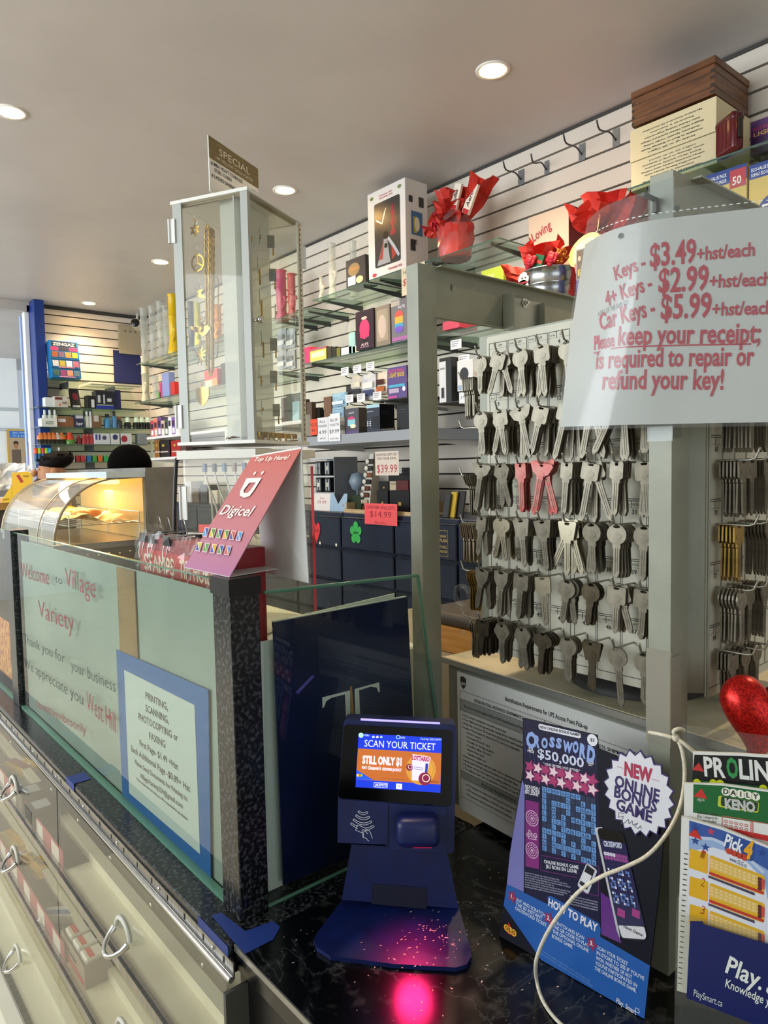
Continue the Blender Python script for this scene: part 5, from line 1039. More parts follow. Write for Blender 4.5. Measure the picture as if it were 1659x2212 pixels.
pend('jumping figure pendant below the wheel pendant', (430, 618), lambda b: (b.prism([(-.012, -.001), (-.003, -.008), (.010, -.006), (.004, -.012), (.004, -.016), (.014, -.021), (.014, -.024), (-.010, -.019), (-.010, -.016), (-.002, -.014), (-.006, -.009)], 0, .0018)))
pend('spread winged eagle pendant in the middle of the tower', (435, 690), lambda b: (b.prism([(-.026, -.010), (-.012, -.013), (-.004, -.016), (0, -.008), (.004, -.014), (.014, -.012), (.020, -.018), (.010, -.028), (.002, -.032), (-.006, -.026), (-.016, -.022), (-.024, -.016)], 0, .003), b.ball((0, .0015, -.016), (.006, .005, .010), 8, 6)))
def leaf(b):
    for a, L in ((-1.5, .014), (-.85, .020), (-.3, .024), (.3, .024), (.85, .020), (1.5, .014)): b.prism([(0, -.018), (L * .5 * sin(a) - .002 * cos(a), -.018 + L * .5 * cos(a) + .002 * sin(a)), (L * sin(a), -.018 + L * cos(a) * .8), (L * .5 * sin(a) + .002 * cos(a), -.018 + L * .5 * cos(a) - .002 * sin(a))], 0, .0018)
    for a in (2.5, 3.6, 3.05): b.prism([(-.001, -.018), (.018 * sin(a), -.018 + .018 * cos(a)), (.001, -.018)], 0, .0018)
pend('many pointed leaf pendant beside the rope chains', (432, 748), leaf)
pend('plain gold shield pendant at the foot of the tower', (436, 832), lambda b: b.prism([(-.0155, -.006), (0, -.0035), (.0155, -.006), (.0150, -.020), (.010, -.032), (0, -.040), (-.010, -.032), (-.0150, -.020)], 0, .003))
def chain(label, x1, x2, yt, yb, off, r=.0012):
    r *= .75
    f = Face(fd.o - fd.n * off, fd.r, fd.u); a, c, d, e = f.p(x1, yt + 6), f.p(x1 + 2, yb - 8), f.p(x2 - 1, yb - 8), f.p(x2, yt + 6); m_ = ((c[0] + d[0]) / 2, min(c[1], d[1]) - .006); tp = ((a[0] + e[0]) / 2, max(a[1], e[1]) + .004)
    loop = smooth([V((q[0], 0, q[1])) for q in (tp, a, ((a[0] + c[0]) / 2, (a[1] + c[1]) / 2), c, m_, d, ((e[0] + d[0]) / 2, (e[1] + d[1]) / 2), e, tp)], 24)
    b = B(); b.m(M_gold)
    for ph in (0, pi):
        pts = []
        for i in range(len(loop)):
            tg = (loop[min(i + 1, len(loop) - 1)] - loop[max(i - 1, 0)]).normalized(); nn_ = V((tg.z, 0, -tg.x)); an = i * 1.15 + ph
            pts.append(loop[i] + nn_ * (r * cos(an)) + V((0, 1, 0)) * (r * sin(an)))
        b.tube(pts, r * .95, 5, cap=False)
    tag(b.done('rope_chain', loc=f.o, rot=(0, 0, f.rot[2])), label, 'chain', 'gold rope chains')
chain('first gold rope chain, hung farthest left in the tower', 444, 452, 494, 792, .006, .0016); chain('second gold rope chain, hanging lowest of the bundle', 450, 459, 500, 806, .010, .0016); chain('third gold rope chain, beside the frosted divider', 456, 462, 503, 798, .014, .0015); chain('thin gold rope chain looping widest to the right', 447, 471, 600, 772, .018, .0009)
# earring cards on the frosted board
fe = Face(J0 + jl * .012, jr, (0, 0, 1))
EC = [(541, 512, 1), (561, 508, 1), (586, 520, 2), (540, 566, 1), (557, 572, 3), (590, 592, 2), (537, 640, 1), (561, 640, 3), (595, 672, 1), (541, 715, 2), (565, 730, 3), (592, 742, 2), (538, 808, 2), (560, 800, 4), (592, 812, 2), (566, 880, 1), (598, 884, 2)]
for k, (x, y, kd) in enumerate(EC):
    p = fe.p(x, y)
    if p[0] < .008: p = (.010, p[1])
    o = thing('earring_card', 'flower shaped gold earring on a grey card low on the frosted board' if kd == 4 else 'gold earrings on a small grey card hung on the frosted board', 'earrings', fe.o + fe.r * p[0] + fe.u * p[1], rzj + .6, None if kd == 4 else 'earring cards in the jewellery tower')
    b = B(); b.m(K('#8d8a78', .4)); b.box(-.0005, .0005, -.006, .008, -.014, .010) if kd == 2 else b.box(-.009, .009, 0, .0008, -.014, .012); b.done('card', o)
    b = B(); b.m(M_gold2)
    if kd == 4:
        for q in range(6): b.ball((.007 * cos(q * 1.05), -.003, -.020 + .007 * sin(q * 1.05)), (.004, .0015, .004), 6, 4)
        b.ball((0, -.004, -.020), .003, 6, 4)
    elif kd == 3:
        for q in range(7): b.ball((.002 * sin(q * 2), -.003, -.010 - q * .0042), .0024, 6, 4)
    elif kd == 2:
        n = 12; b.tube([(.005 * cos(2 * pi * q / n), -.003, -.021 + .007 * sin(2 * pi * q / n)) for q in range(n + 1)], .0013, 5)
    else: b.ball((-.003, -.002, -.002), .0016, 6, 4); b.ball((.004, -.002, -.004), .0016, 6, 4)
    b.done('earring', o)
cols = ['#15140f', '#2a3f22', '#1a4a2c', '#c2a858', '#b08a36', '#c79a34', '#b08a36', '#1c1a16']
for k in range(8):
    p = fe.p(549 + k * 12.5, 944); o = thing('square_ring', 'chunky square faced ring in the row on the tower floor', 'ring', J0 + jr * max(p[0], .012) + jl * .010 + V((0, 0, .0065)), rzj + random.uniform(-.5, .5), 'rings on the tower floor')
    b = B(); b.m(M_gold); b.box(-.007, .007, -.002, .005, .006, .016, .001); b.m(K(cols[k], .3)); b.rect(-.005, .008, .005, .0145, -.0022); b.done('ring_face', o)
    b = B(); b.m(M_gold2); b.T = Matrix.Translation((0, .0075, .0085)) @ Matrix.Rotation(pi / 2, 4, 'X'); b.tube([(.007 * cos(2 * pi * q / 12), .0075 * sin(2 * pi * q / 12), 0) for q in range(13)], .0012, 5); b.done('ring_band', o)
for (x, y, z, lb, c) in ((.060, .062, .0565, 'black stone ring on the upper white step', '#101010'), (.045, .068, .0305, 'gold cuff ring on the lower white step', '#b8963c')):
    b = B(); b.m(K(c, .25, .6)); b.lathe([(.008, 0), (.0095, .004), (.0095, .012), (.008, .016), (.0065, .014), (.0065, .002)], 14); tag(b.done('stone_ring', loc=J0 + jr * x + jl * y + V((0, 0, z))), lb, 'ring')
b = B(); pp_ = [V((.004 + .010 * sin(k * 1.1), .008 + k * .009, .0085 + .004 * abs(sin(k * 1.3)))) for k in range(8)]; b.m(K('#5a1410', .4)); b.tube(smooth(pp_), .0011, 5); b.m(K('#141414', .4)); b.tube(smooth([p + V((.004, .003, .001)) for p in pp_]), .0009, 5)
tag(b.done('light_wire', loc=J0, rot=rzj), 'thin red and black wire curled on the tower floor', 'wire')

# ---------------------------------------------------------------- acrylic cable cabinet below
ZC0 = .9005 + .2845; CT = J0.z - .0065
t = thing('cable_cabinet', 'clear acrylic cabinet full of charging cables under the jewellery tower', 'display cabinet', V((J0.x, J0.y, ZC0)), rzj); hC = CT - ZC0
b = B(); b.m(K('#d6d3c6', .35)); b.box(-.012, JW + .020, -.010, JL + .004, hC - .020, hC - .004); b.m(K('#e6e6e2', .2)); b.lathe([(.05, hC - .004), (.05, hC - .0005)], 20, (JW / 2, JL / 2)); b.done('cabinet_lid', t)
b = B(); b.m(M_clear); b.box(0, JW + .012, 0, .003, 0, hC - .02); b.box(0, .003, .003, JL, 0, hC - .02); b.box(JW + .009, JW + .012, .003, JL, 0, hC - .02); b.box(.003, JW + .009, JL - .003, JL, 0, hC - .02); b.done('acrylic_panels', t)
b = B(); b.m(K('#d9d8ce', .4)); b.box(.003, JW + .009, .003, JL - .003, 0, .004); b.box(.003, JW + .009, .003, JL - .003, hC * .48, hC * .48 + .003); b.done('inner_shelf', t)
b = B(); b.m(K('#d9d4c4', .4)); zc = hC * .50; b.box(-.001, .0, JL * .30, JL * .98, zc - .018, zc + .018); b.T = Matrix.Translation((-.0011, 0, 0)) @ Matrix.Rotation(-pi / 2, 4, 'Z'); b.m(K('#2a2a28')); b.text('3 in 1 Cable', -JL * .62, zc + .006, width=JL * .4, height=.007, y=-.0003)
for k in range(14): b.rect(-JL * .92 + k * .0028, zc - .014, -JL * .92 + k * .0028 + (.0016 if k % 3 else .0008), zc + .002, -.0003)
b.done('price_label', t)
b = B(); b.m(K('#e2564a', .5)); b.box(-.0012, -.0002, JL * .55, JL * .80, zc + .019, zc + .034); b.done('red_ticket', t)
b = B(); b.m(K('#e8e9e4', .2)); b.box(-.006, -.003, JL - .010, JL + .006, hC * .62, hC * .80); b.tube([(-.006, JL + .004, hC * .62), (-.006, JL + .004, hC * .80)], .003, 6); b.done('clear_hinge', t)
for k, (y, c) in enumerate(((.22, '#3a5a86'), (.36, '#8a6a48'), (.50, '#3f6f9a'), (.64, '#2e3036'), (.78, '#46608a'))):
    o = thing('charging_cable', ('pale charging cable with blue plug nearest the hinge', 'pale charging cable with tan plug', 'pale charging cable with bright blue plug', 'pale charging cable with black plug', 'pale charging cable with slate blue plug')[4 - k] + ' in the acrylic cabinet', 'cable', V((J0.x, J0.y, ZC0)) + jl * (JL * y) + jr * .02, rzj)
    b = B(); b.m(K('#dad9d2', .4)); zt = hC - .045
    b.tube(smooth([V((0, 0, zt)), V((.004, -.006, zt - .03)), V((.010, -.014, zt - .06)), V((.016, -.022, hC * .56)), V((.03, -.012, hC * .5 + .006)), V((.03, .004, hC * .54)), V((.02, .002, zt - .04))]), .0021, 6); b.done('cable_cord', o)
    b = B(); b.m(K(c, .4)); b.box(-.004, .004, -.003, .003, zt, zt + .016); b.done('cable_plug', o)
o = thing('earbud_case', 'rounded pale earbud case on the lower floor of the acrylic cabinet', 'earbuds', V((J0.x, J0.y, ZC0 + .0045)) + jl * (JL * .35) + jr * .05, rzj)
b = B(); b.m(K('#c9c8c2', .25)); b.box(-.02, .02, -.012, .012, 0, .035, .009, 3); b.done('case', o)
b = B(); b.m(K('#c2323c', .5)); p = fr.p(676, 1200); b.box(p[0] - .001, p[0], -.006, .0, 0, .32); o = tag(b.done('red_card', loc=(J0.x, J0.y, ZC0), rot=rzj), 'thin red card edge standing right of the acrylic cabinet', 'card')
b = B(); b.m(K('#0a0a0a', .35)); a0, a1, a2, a3 = at(401, 983, 1.42), at(386, 990, 1.44), at(380, 1010, 1.44), at(377, 1150, 1.44)
b.tube(smooth([at(412, 983, 1.42), a0, a1, a2, a3, V((a3.x, a3.y, ZC0 + .001))]), .0042, 8); tag(b.done('power_cord', loc=(0, 0, 0)), 'thick black power cord hanging beside the acrylic cabinet', 'power cord')

# ---------------------------------------------------------------- tent card on the granite post
BL, BR = V((.436, .972, 1.3605)), V((.436, .834, 1.3605)); RL, RR_ = at(545, 985, 1.10), at(652, 966, 1.0); GR_, GL_ = V((.531, .79, 1.3465)), V((.542, .926, 1.3465))
def quadface(a, b_, c): return Face(a, b_ - a, c - a)
ft_ = quadface(BL, BR, RL)
_q = ft_.p(652, 966); RR_ = ft_.o + ft_.r * _q[0] + ft_.u * _q[1]
t = thing('top_up_tent_card', 'pink folded top up tent card perched on the granite post', 'tent card', ft_.o, rot=ft_.rot)
wl_ = lambda p: tuple(V(((V(p) - ft_.o).dot(ft_.r), -(V(p) - ft_.o).dot(ft_.n), (V(p) - ft_.o).dot(ft_.u))))
def pink():
    mt, nt, bs = nodes('pink_card'); tc = N(nt, 'ShaderNodeTexCoord'); sx = N(nt, 'ShaderNodeSeparateXYZ'); nt.links.new(tc.outputs['Object'], sx.inputs[0])
    mr = N(nt, 'ShaderNodeMapRange'); mr.inputs[1].default_value = 0; mr.inputs[2].default_value = .2; nt.links.new(sx.outputs[2], mr.inputs[0])
    r = ramp(nt, mr.outputs[0], [(0.0, '#a87098'), (0.35, '#b87680'), (1.0, '#bc6862')]); nt.links.new(r.outputs[0], bs.inputs['Base Color']); bs.inputs['Roughness'].default_value = .5; return mt
def rim(b, pts, off=.0012):
    q = [wl_(p) for p in pts]; nn_ = (V(q[1]) - V(q[0])).cross(V(q[2]) - V(q[0])).normalized() * off
    n = len(q); b.add([V(v) for v in q] + [V(v) + nn_ for v in q], [list(range(n)), list(range(2 * n - 1, n - 1, -1))] + [(i, n + i, n + (i + 1) % n, (i + 1) % n) for i in range(n)])
b = B(); b.m(pink()); rim(b, [BL, BR, RR_, RL], -.0012); b.m(K('#ece9e4', .45))
TX = lambda x, y: (300 + x * .2532, 920 + y * .2532)
for s, a, c, h in (('Top Up Here!', (985, 308), (1275, 290), .0085), ('Digicel', (690, 758), (955, 775), .018)): ft_.text(b, s, TX(*a), TX(*c), y=-.0016, h=h, bold=.012, shear=.12)
p_ = lambda x, y: ft_.p(*TX(x, y))
out = [(925, 452), (1055, 447), (985, 560), (950, 605), (905, 618), (868, 600), (872, 560)]; inn = [(950, 490), (1005, 487), (955, 560), (930, 578), (905, 578), (898, 560), (910, 540)]
for i in range(7): b.poly([p_(*out[i]), p_(*out[(i + 1) % 7]), p_(*inn[(i + 1) % 7]), p_(*inn[i])], -.0016)
for x, y in ((995, 410), (1060, 405)): q = p_(x, y); b.disc(q[0], q[1], .0030, -.0016, 12, .0032)
FL = ['#3a5aa8', '#4a9a3a', '#3f5fb4', '#4a9a48', '#c8585a', '#4a9ad8', '#c8c040', '#5a9a6a', '#d8a838', '#3a5ab0', '#6a8ad0']
for k in range(11):
    x, y = (575 + k * 57, 905 + k * 7) if k < 6 else (515 + (k - 6) * 62, 1030 + (k - 6) * 8)
    pts = [(x - 4, y - 36), (x + 36, y - 32), (x + 12, y + 48), (x - 28, y + 42)]; b.m(K('#e0c8cc', .5)); b.poly([p_(*q) for q in pts], -.0016); cx_, cy_ = x + 4, y + 5; pts = [(cx_ + (a_ - cx_) * .78, cy_ + (c_ - cy_) * .82) for a_, c_ in pts]
    b.m(K(FL[k], .5)); b.poly([p_(*q) for q in pts], -.0019); b.m(K(FL[(k + 5) % 11], .5)); b.poly([p_(*pts[0]), p_(*pts[2]), p_(*pts[3])], -.0021); b.m(K('#e8e2c0', .5)); b.line([p_(*pts[0]), p_(*pts[2])], .0012, -.0023)
o = b.done('front_panel', t); o['label'] = 'pink printed panel reading Top Up Here'
b = B(); b.m(K('#d8dad6', .55)); rim(b, [GL_, GR_, RR_, RL], .0012); b.done('back_panel', t)
b = B(); b.m(K('#cfd1cc', .55)); rim(b, [BR, BR + V((.085, .02, -.0)), BL + V((.085, .0, 0)), BL], .0008); b.done('base_flap', t)
b = B(); b.m(K('#0a0a0b', .3)); b.box(-.0022, .0452, -.0015, .052, -.022, .0012); tag(b.done('black_tape_cap', loc=(XG, YP0, 1.3585)), 'shiny black tape wrapped over the top of the near granite post', 'tape')

# ---------------------------------------------------------------- STAMPS box with binder clips
fs2 = Face((.472, 0, ZC0 + .0005), (0, -1, 0), (0, 0, 1)); zt = 1.389 - ZC0
t = thing('stamp_box', 'red STAMPS box wrapped in clear film behind the front glass', 'box', (.472, 1.232, ZC0 + .0005), RW)
b = B(); M_rd = K('#8e1a22', .4); b.m(M_rd); b.box(0, .345, 0, .05, 0, zt, .001); b.m(K('#b8352f', .4)); b.rect(.002, zt - .075, .343, zt - .022, -.0004); b.m(K('#d8c8a8', .5)); b.text('STAMPS', .02, zt - .058, al='L', width=.125, height=.030, y=-.0008, bold=.02); b.text('TIM HORTONS', .165, zt - .058, al='L', width=.17, height=.030, y=-.0008, bold=.02)
b.done('box_body', t)
b = B(); b.m(glass('cling_film', '#ffffff', 1.5, .12, milky=.05)); b.crumple(lambda u, v: (-.004 + .352 * u, -.006 - .003 * sin(u * 9), zt * .55 + (zt * .5) * v), 26, 8, .0035); b.crumple(lambda u, v: (-.008 + .03 * u, -.004 + .055 * v, zt * .5 + zt * .58 * (1 - u * .4)), 5, 6, .004); b.done('film_wrap', t)
def clip(label, x):
    o = thing('binder_clip', label, 'binder clip', (.472 - .001, 1.232 - x, 1.3895), RW, 'black binder clips')
    b = B(); b.m(K('#0d0d0e', .3)); b.prism([(-.014, -.010), (.014, -.010), (.012, .004), (-.012, .004)], -.0045, -.003); b.prism([(-.014, -.010), (.014, -.010), (.012, .004), (-.012, .004)], .052, .0535); b.box(-.012, .012, -.0045, .0535, .004, .0052); b.done('clip_body', o)
    for s_, y in ((-1, -.005), (1, .03)):
        b = B(); b.m(K('#b8b6b0', .2, 1.0)); zz = (-.010, -.036) if s_ < 0 else (.006, .030); b.tube(smooth([V((-.008, y, zz[0])), V((-.007, y - .003, (zz[0] + zz[1]) / 2)), V((-.004, y - .004, zz[1])), V((.004, y - .004, zz[1])), V((.007, y - .003, (zz[0] + zz[1]) / 2)), V((.008, y, zz[0]))], 3), .0008, 5); b.done('wire_handle', o)
clip('first black binder clip at the left end of the stamp box', .028); clip('second black binder clip right beside the first one', .066); clip('third black binder clip over the letters of STAMPS', .128)

# ---------------------------------------------------------------- heated display case
WY0, WY1 = 2.06, 2.66
M_wg = glass('curved_warmer_glass', '#fbfbf6', 1.5, .03, milky=.03)
t = thing('food_warmer', 'curved glass food warmer with glowing lamp and steel back', 'food warmer', (.55, WY0, .9005))
ox, oz = .55, .9005
def loc(x, z): return (x - ox, z - oz)
arc = [loc(.553 + (.735 - .553) * (1 - cos(a)), 1.305 + (1.484 - 1.305) * sin(a)) for a in [pi / 2 * k / 12 for k in range(13)]]
def across(b, pts, y0, y1):
    b.add([(p[0], y0, p[1]) for p in pts] + [(p[0], y1, p[1]) for p in pts], [(i, i + 1, len(pts) + i + 1, len(pts) + i) for i in range(len(pts) - 1)], True)
L_ = WY1 - WY0
b = B(); b.m(M_wg); across(b, arc, 0, L_); across(b, [(x + .003, z - .003) for x, z in arc], .003, L_ - .003); b.done('curved_glass', t)
b = B(); b.m(M_wg); b.prism(arc + [loc(.81, 1.484), loc(.81, 1.305)], 0, .004); b.done('end_glass', t)
b = B(); b.m(M_wg); b.prism(arc + [loc(.81, 1.484), loc(.81, 1.305)], L_ - .004, L_); b.done('end_glass', t)
b = B(); b.m(K('#a39c8c', .35, .6)); b.tube([(p[0], -.001, p[1]) for p in arc] + [(.26, -.001, .584), (.26, -.001, .404)], .004, 6); b.done('edge_trim', t)
for yy_, r_ in ((L_ + .001, .004), (L_ * .28, .0022)): b = B(); b.m(K('#a39c8c', .35, .6)); b.tube([(p[0], yy_, p[1]) for p in arc], r_, 6); b.done('edge_trim', t)
b = B(); b.m(K('#c3d2dc', .25, .3)); b.box(.150, .30, -.006, L_ + .006, .5845, .602); b.done('top_plate', t)
b = B(); b.m(noisy('dull_steel', [(0.4, '#7a7874'), (0.6, '#8b8984')], freq=8, rough=.45, metal=.7)); b.box(.262, .355, -.01, L_ + .01, .0, .612); b.done('steel_back', t)
b = B(); b.m(noisy('steel_base', [(0.4, '#77736c'), (0.6, '#8f8b84')], freq=6, rough=.35, metal=.8)); b.box(.02, .262, .0, L_, .0, .385); b.m(M_steel); b.box(.002, .262, -.002, L_ + .002, .385, .402); b.m(K('#e0d8b8', .3)); [b.ball((.09 + k * .03, -.001, .37 - (k % 2) * .004), .003, 6, 4) for k in range(5)]; b.done('base_cabinet', t)
b = B(); b.m(M_chrome); zr = .452
for y in (.02, L_ - .02): b.tube([(.05, y, zr), (.25, y, zr)], .0018, 6)
for x in (.05, .25): b.tube([(x, .02, zr), (x, L_ - .02, zr)], .0018, 6); b.tube([(x, .02, zr + .03), (x, L_ - .02, zr + .03)], .0016, 6)
for x in (.05, .25):
    for y in (.02, L_ * .5, L_ - .02): b.tube([(x, y, .403), (x, y, zr + .03)], .0016, 6)
for k in range(9): b.tube([(.05 + k * .025, .02, zr), (.05 + k * .025, L_ - .02, zr)], .0011, 5)
b.done('wire_rack', t)
b = B(); b.m(K('#d9b878', .4, .3)); b.box(.262 - .003, .262, .01, L_ - .01, .403, .583); b.done('inner_back', t)
b = B(); b.m(K('#ffcf7a', .4, e=5.0, ec='#ffb85a')); b.tube([(.20, .05, .572), (.20, L_ - .05, .572)], .007, 8); b.done('heat_lamp', t)
lw = lamp('warmer_lamp', 'AREA', (.55 + .19, (WY0 + WY1) / 2, .9005 + .56), (.55 + .15, (WY0 + WY1) / 2, 1.3), 4.0, (1.0, .70, .40), shape='RECTANGLE', size=.08, size_y=.5)
b = B(); b.m(K('#e8d08a', .7)); b.crumple(lambda u, v: (.0 + .16 * u, .42 * v, .012 * sin(u * 7) + .012), 10, 18, .006); b.m(K('#c98a3a', .6)); [b.ball((.05 + .05 * (k % 2), .06 + k * .06, .022), (.03, .035, .014), 10, 6) for k in range(6)]
tag(b.done('pastry_tray', loc=(.55 + .07, WY0 + .08, .9005 + .455)), 'paper covered tray of warm patties on the warmer rack', 'food')
# ================================================================ goods on the right-hand slatwall
XF = 2.32
M_shelf = glass('shelf_glass', '#dfeee6', 1.5, .02, milky=.03)
M_edge = K('#3f5a50', .2)
M_bk = K('#1a1a1a', .4)
def shelf(label, y0, y1, z, x0=2.28, mat=None, th=.006, group='glass shelves on the slatwall', name='glass_shelf'):
    t = thing(name, label, 'shelf', (x0, (y0 + y1) / 2, z - th), 0, group)
    h = (y1 - y0) / 2; b = B(); b.m(mat or M_shelf); b.box(0, XW - .016 - x0, -h, h, 0, th); b.m(M_edge if mat is None else mat); b.box(-.0006, 0, -h, h, 0, th); b.box(0, XW - .016 - x0, -h - .0006, -h, 0, th); b.done('shelf_board', t)
    for y in (-h + .06, h - .06):
        b = B(); b.m(K('#55585a', .4, .6) if mat is None else K('#d8d8d4', .4)); b.prism([(0.02, -.0005), (XW - .015 - x0, -.0005), (XW - .015 - x0, -.03), (XW - .03 - x0, -.03), (.02, -.008)], -.0015, .0015); 
        for v in b.bm.verts: v.co.y += y
        b.done('bracket', t)
ZS1, ZS2 = 2.427, 2.092
shelf('upper glass shelf left of the hookah box', 2.80, 3.285, ZS1); shelf('upper glass shelf carrying the hookah box', 2.43, 2.79, ZS1 + .004); shelf('upper glass shelf under the red gift basket', 1.95, 2.42, ZS1 - .0); shelf('upper glass shelf carrying the wooden humidor', .70, 1.372, 2.443)
shelf('middle glass shelf with the lamp boxes', 2.42, 3.40, ZS2); shelf('middle glass shelf behind the rack beam with the gift bucket', 1.30, 2.41, ZS2); shelf('middle shelf below the humidor with the yellow packs', .70, 1.29, ZS2)
def prints(b, w, h, pr, e=.0005):
    for k, p in enumerate(pr):
        y = -e * (1 + .4 * k)
        if p[0] == 'r': b.m(K(p[1], .4)); b.rect(p[2] * w - w / 2, p[3] * h, p[4] * w - w / 2, p[5] * h, y)
        elif p[0] == 'd': b.m(K(p[1], .4)); b.disc(p[2] * w - w / 2, p[3] * h, p[4] * w, y, 16, p[5] * h)
        else: b.m(K(p[1], .4)); b.text(p[2], p[3] * w - w / 2, p[4] * h, y=y, width=p[5] * w, height=p[6] * h, bold=.02, rot=p[7] if len(p) > 7 else 0)
def carton(name, label, cat, l, r, t, b_, X=XF, dep=.10, col='#ffffff', z=None, pr=(), spr=(), group=None, rp=None, scol=None, rough=.42, tilt=0.0, wallY=None, bev=.0012):
    if wallY is None:
        y1, y0 = onX(l, b_, X).y, onX(r, b_, X).y; zb_ = z if z is not None else onX(r, b_, X).z; zt_ = onX(r, t, X).z; w = abs(y1 - y0); org = V((X, (y0 + y1) / 2, zb_ + .0005)); rz = RW
        if rp: dep = onY(rp[0], rp[1], y0).x - X
    else:
        x0, x1 = onY(l, b_, wallY).x, onY(r, b_, wallY).x; zb_ = z if z is not None else onY(l, b_, wallY).z; zt_ = onY(l, t, wallY).z; w = x1 - x0; org = V(((x0 + x1) / 2, wallY, zb_ + .0005)); rz = 0
    h = max(zt_ - zb_, .01)
    b = B(); b.m(K(col, rough)); b.box(-w / 2, w / 2, 0, dep, 0, h, min(bev, h * .1))
    if scol:
        b.m(K(scol, rough)); xs = w / 2 + .0003 if wallY is None else -w / 2 - .0003
        b.add([(xs, .001, .001), (xs, dep - .001, .001), (xs, dep - .001, h - .001), (xs, .001, h - .001)], [(0, 1, 2, 3)] if wallY is None else [(3, 2, 1, 0)])
    prints(b, w, h, pr)
    if spr:
        b.T = Matrix.Translation((w / 2 + .0006, dep / 2, 0)) @ Matrix.Rotation(pi / 2, 4, 'Z'); prints(b, dep, h, spr)
    o = b.done(name, loc=org, rot=(tilt, 0, rz)); return tag(o, label, cat, group)
def lath(name, label, cat, xc, yt, X, z, prof, mats, group=None, n=14, wallY=None, parts=None):
    """Turned goods: prof holds (radius, height) as fractions of the full height; mats = [(material, first row, last row)]."""
    p = onX(xc, yt, X) if wallY is None else onY(xc, yt, wallY); h = p.z - z
    b = B()
    for (m_, i0, i1) in mats: b.m(m_); b.lathe([(r * h, q * h) for r, q in prof[i0:i1 + 1]], n)
    return tag(b.done(name, loc=(p.x, p.y, z + .0006)), label, cat, group)
M_tg = glass('blown_glass', '#f2f4ee', 1.5, .03, milky=.30)  # milky white in the body stands in for bright highlights
def pipe(label, xc, yt, X, z, mat=None, r=.035, wallY=None, base=1.6, stem=True, name='glass_water_pipe'):
    p = onX(xc, yt, X) if wallY is None else onY(xc, yt, wallY); h = p.z - z; mt = mat or M_tg
    t = thing(name, label, 'water pipe', (p.x, p.y, z + .0006), RW)
    b = B(); b.m(mt); R_ = r * base; b.lathe([(R_ * .92, 0), (R_, h * .02), (R_ * .95, h * .10), (R_ * .7, h * .24), (r, h * .34), (r, h * .62), (r * 1.25, h * .635), (r, h * .65), (r, h * .97), (r * 1.18, h * .985), (r * 1.18, h), (r * .95, h)], 16); b.done('tube', t)
    if stem:
        b = B(); b.m(mt); b.tube([(r * .6, -r * .5, h * .22), (r * 2.4, -r * .7, h * .36)], .008, 8); b.done('down_stem', t)
        b = B(); b.m(mt); b.T = Matrix.Translation((r * 2.4, -r * .7, h * .36)); b.lathe([(.006, 0), (.009, .012), (.018, .03), (.016, .03)], 10); b.done('bowl', t)
    return t
# slatwall hooks
for k, (x0, y0, x1, y1, tx, ty) in enumerate(((1119, 364, 1132, 402, 1087, 348), (1176, 345, 1186, 379, 1147, 332), (1250, 307, 1264, 350, 1217, 289), (1323, 275, 1338, 320, 1289, 259))):
    xs = XW - .0145; a, c, tip = onX(x1, y0, xs), onX(x0, y1, xs), onX(tx, ty, 2.44)
    t = thing('slatwall_hook', ('hook nearest the red gift basket', 'second hook from the red gift basket', 'third hook, left of the humidor', 'hook closest to the wooden humidor')[k] + ' in the top row of the slatwall', 'hook', (xs, (a.y + c.y) / 2, c.z), RW, 'empty slatwall hooks')
    w = abs(c.y - a.y); h = a.z - c.z; b = B(); b.m(K('#8b8f90', .35, .7)); b.box(-w / 2, w / 2, 0, .002, 0, h); b.box(-w / 2, w / 2, .002, .012, h - .004, h); b.done('back_plate', t)
    dx = -(tip.y - (a.y + c.y) / 2); b = B(); b.m(K('#4c4a48', .35, .6)); dz = tip.z - c.z
    b.tube(smooth([V((0, .0, h * .35)), V((0, -.012, h * .45)), V((dx * .3, -.05, h * .6)), V((dx * .85, -(xs - 2.44) * .85, dz - .03)), V((dx, -(xs - 2.44), dz))], 3), .0034, 6); b.done('prong', t)
# humidor, its cartons and their neighbours
t = thing('wooden_humidor', 'dark brown finger jointed wooden humidor box on top of two cartons', 'humidor', (0, 0, 0), RW)
y1, y0 = onX(1365, 270, XF).y, onX(1544, 197, XF).y; zb_, zt_ = onX(1544, 202, XF).z, onX(1543, 120, XF).z; t.location = (XF, (y0 + y1) / 2, zb_ + .0006); w = y1 - y0; dp = onY(1617, 174, y0).x - XF; h = zt_ - zb_
M_wd = noisy('humidor_wood', [(0.3, '#4a2a14'), (0.55, '#6b4120'), (0.75, '#7d5028')], scale=(1.5, 1.5, 14), freq=5, detail=6, rough=.4)
b = B(); b.m(M_wd); b.box(-w / 2, w / 2, 0, dp, 0, h * .80, .001); b.m(K('#24130a', .5)); b.box(-w / 2 - .0005, w / 2 + .0005, -.0005, dp, h * .195, h * .21); b.box(-w / 2 - .0005, w / 2 + .0005, -.0005, dp, h * .585, h * .60)
for k in range(4):
    z_ = h * (.03 + .19 * k); b.m(K('#2c180c', .5)); b.rect(w / 2 - .014, z_, w / 2, z_ + h * .08, -.0006); b.rect(-w / 2, z_, -w / 2 + .010, z_ + h * .08, -.0006)
b.done('box_body', t)
b = B(); b.m(M_wd); b.box(-w / 2 - .003, w / 2 + .003, -.003, dp + .003, h * .81, h, .002); b.done('box_lid', t)
TL1 = ['Madelaine Executive 50 Humidifier', 'Features a Genuine', 'Satin Nickel Analog Hygrometer', 'Elegant Satin Nickel Quadrant Hinges', 'Authentic Spanish Cedar Lining', 'Available in Burl or Bubinga Finish', 'Holds up to 20 Cigars']
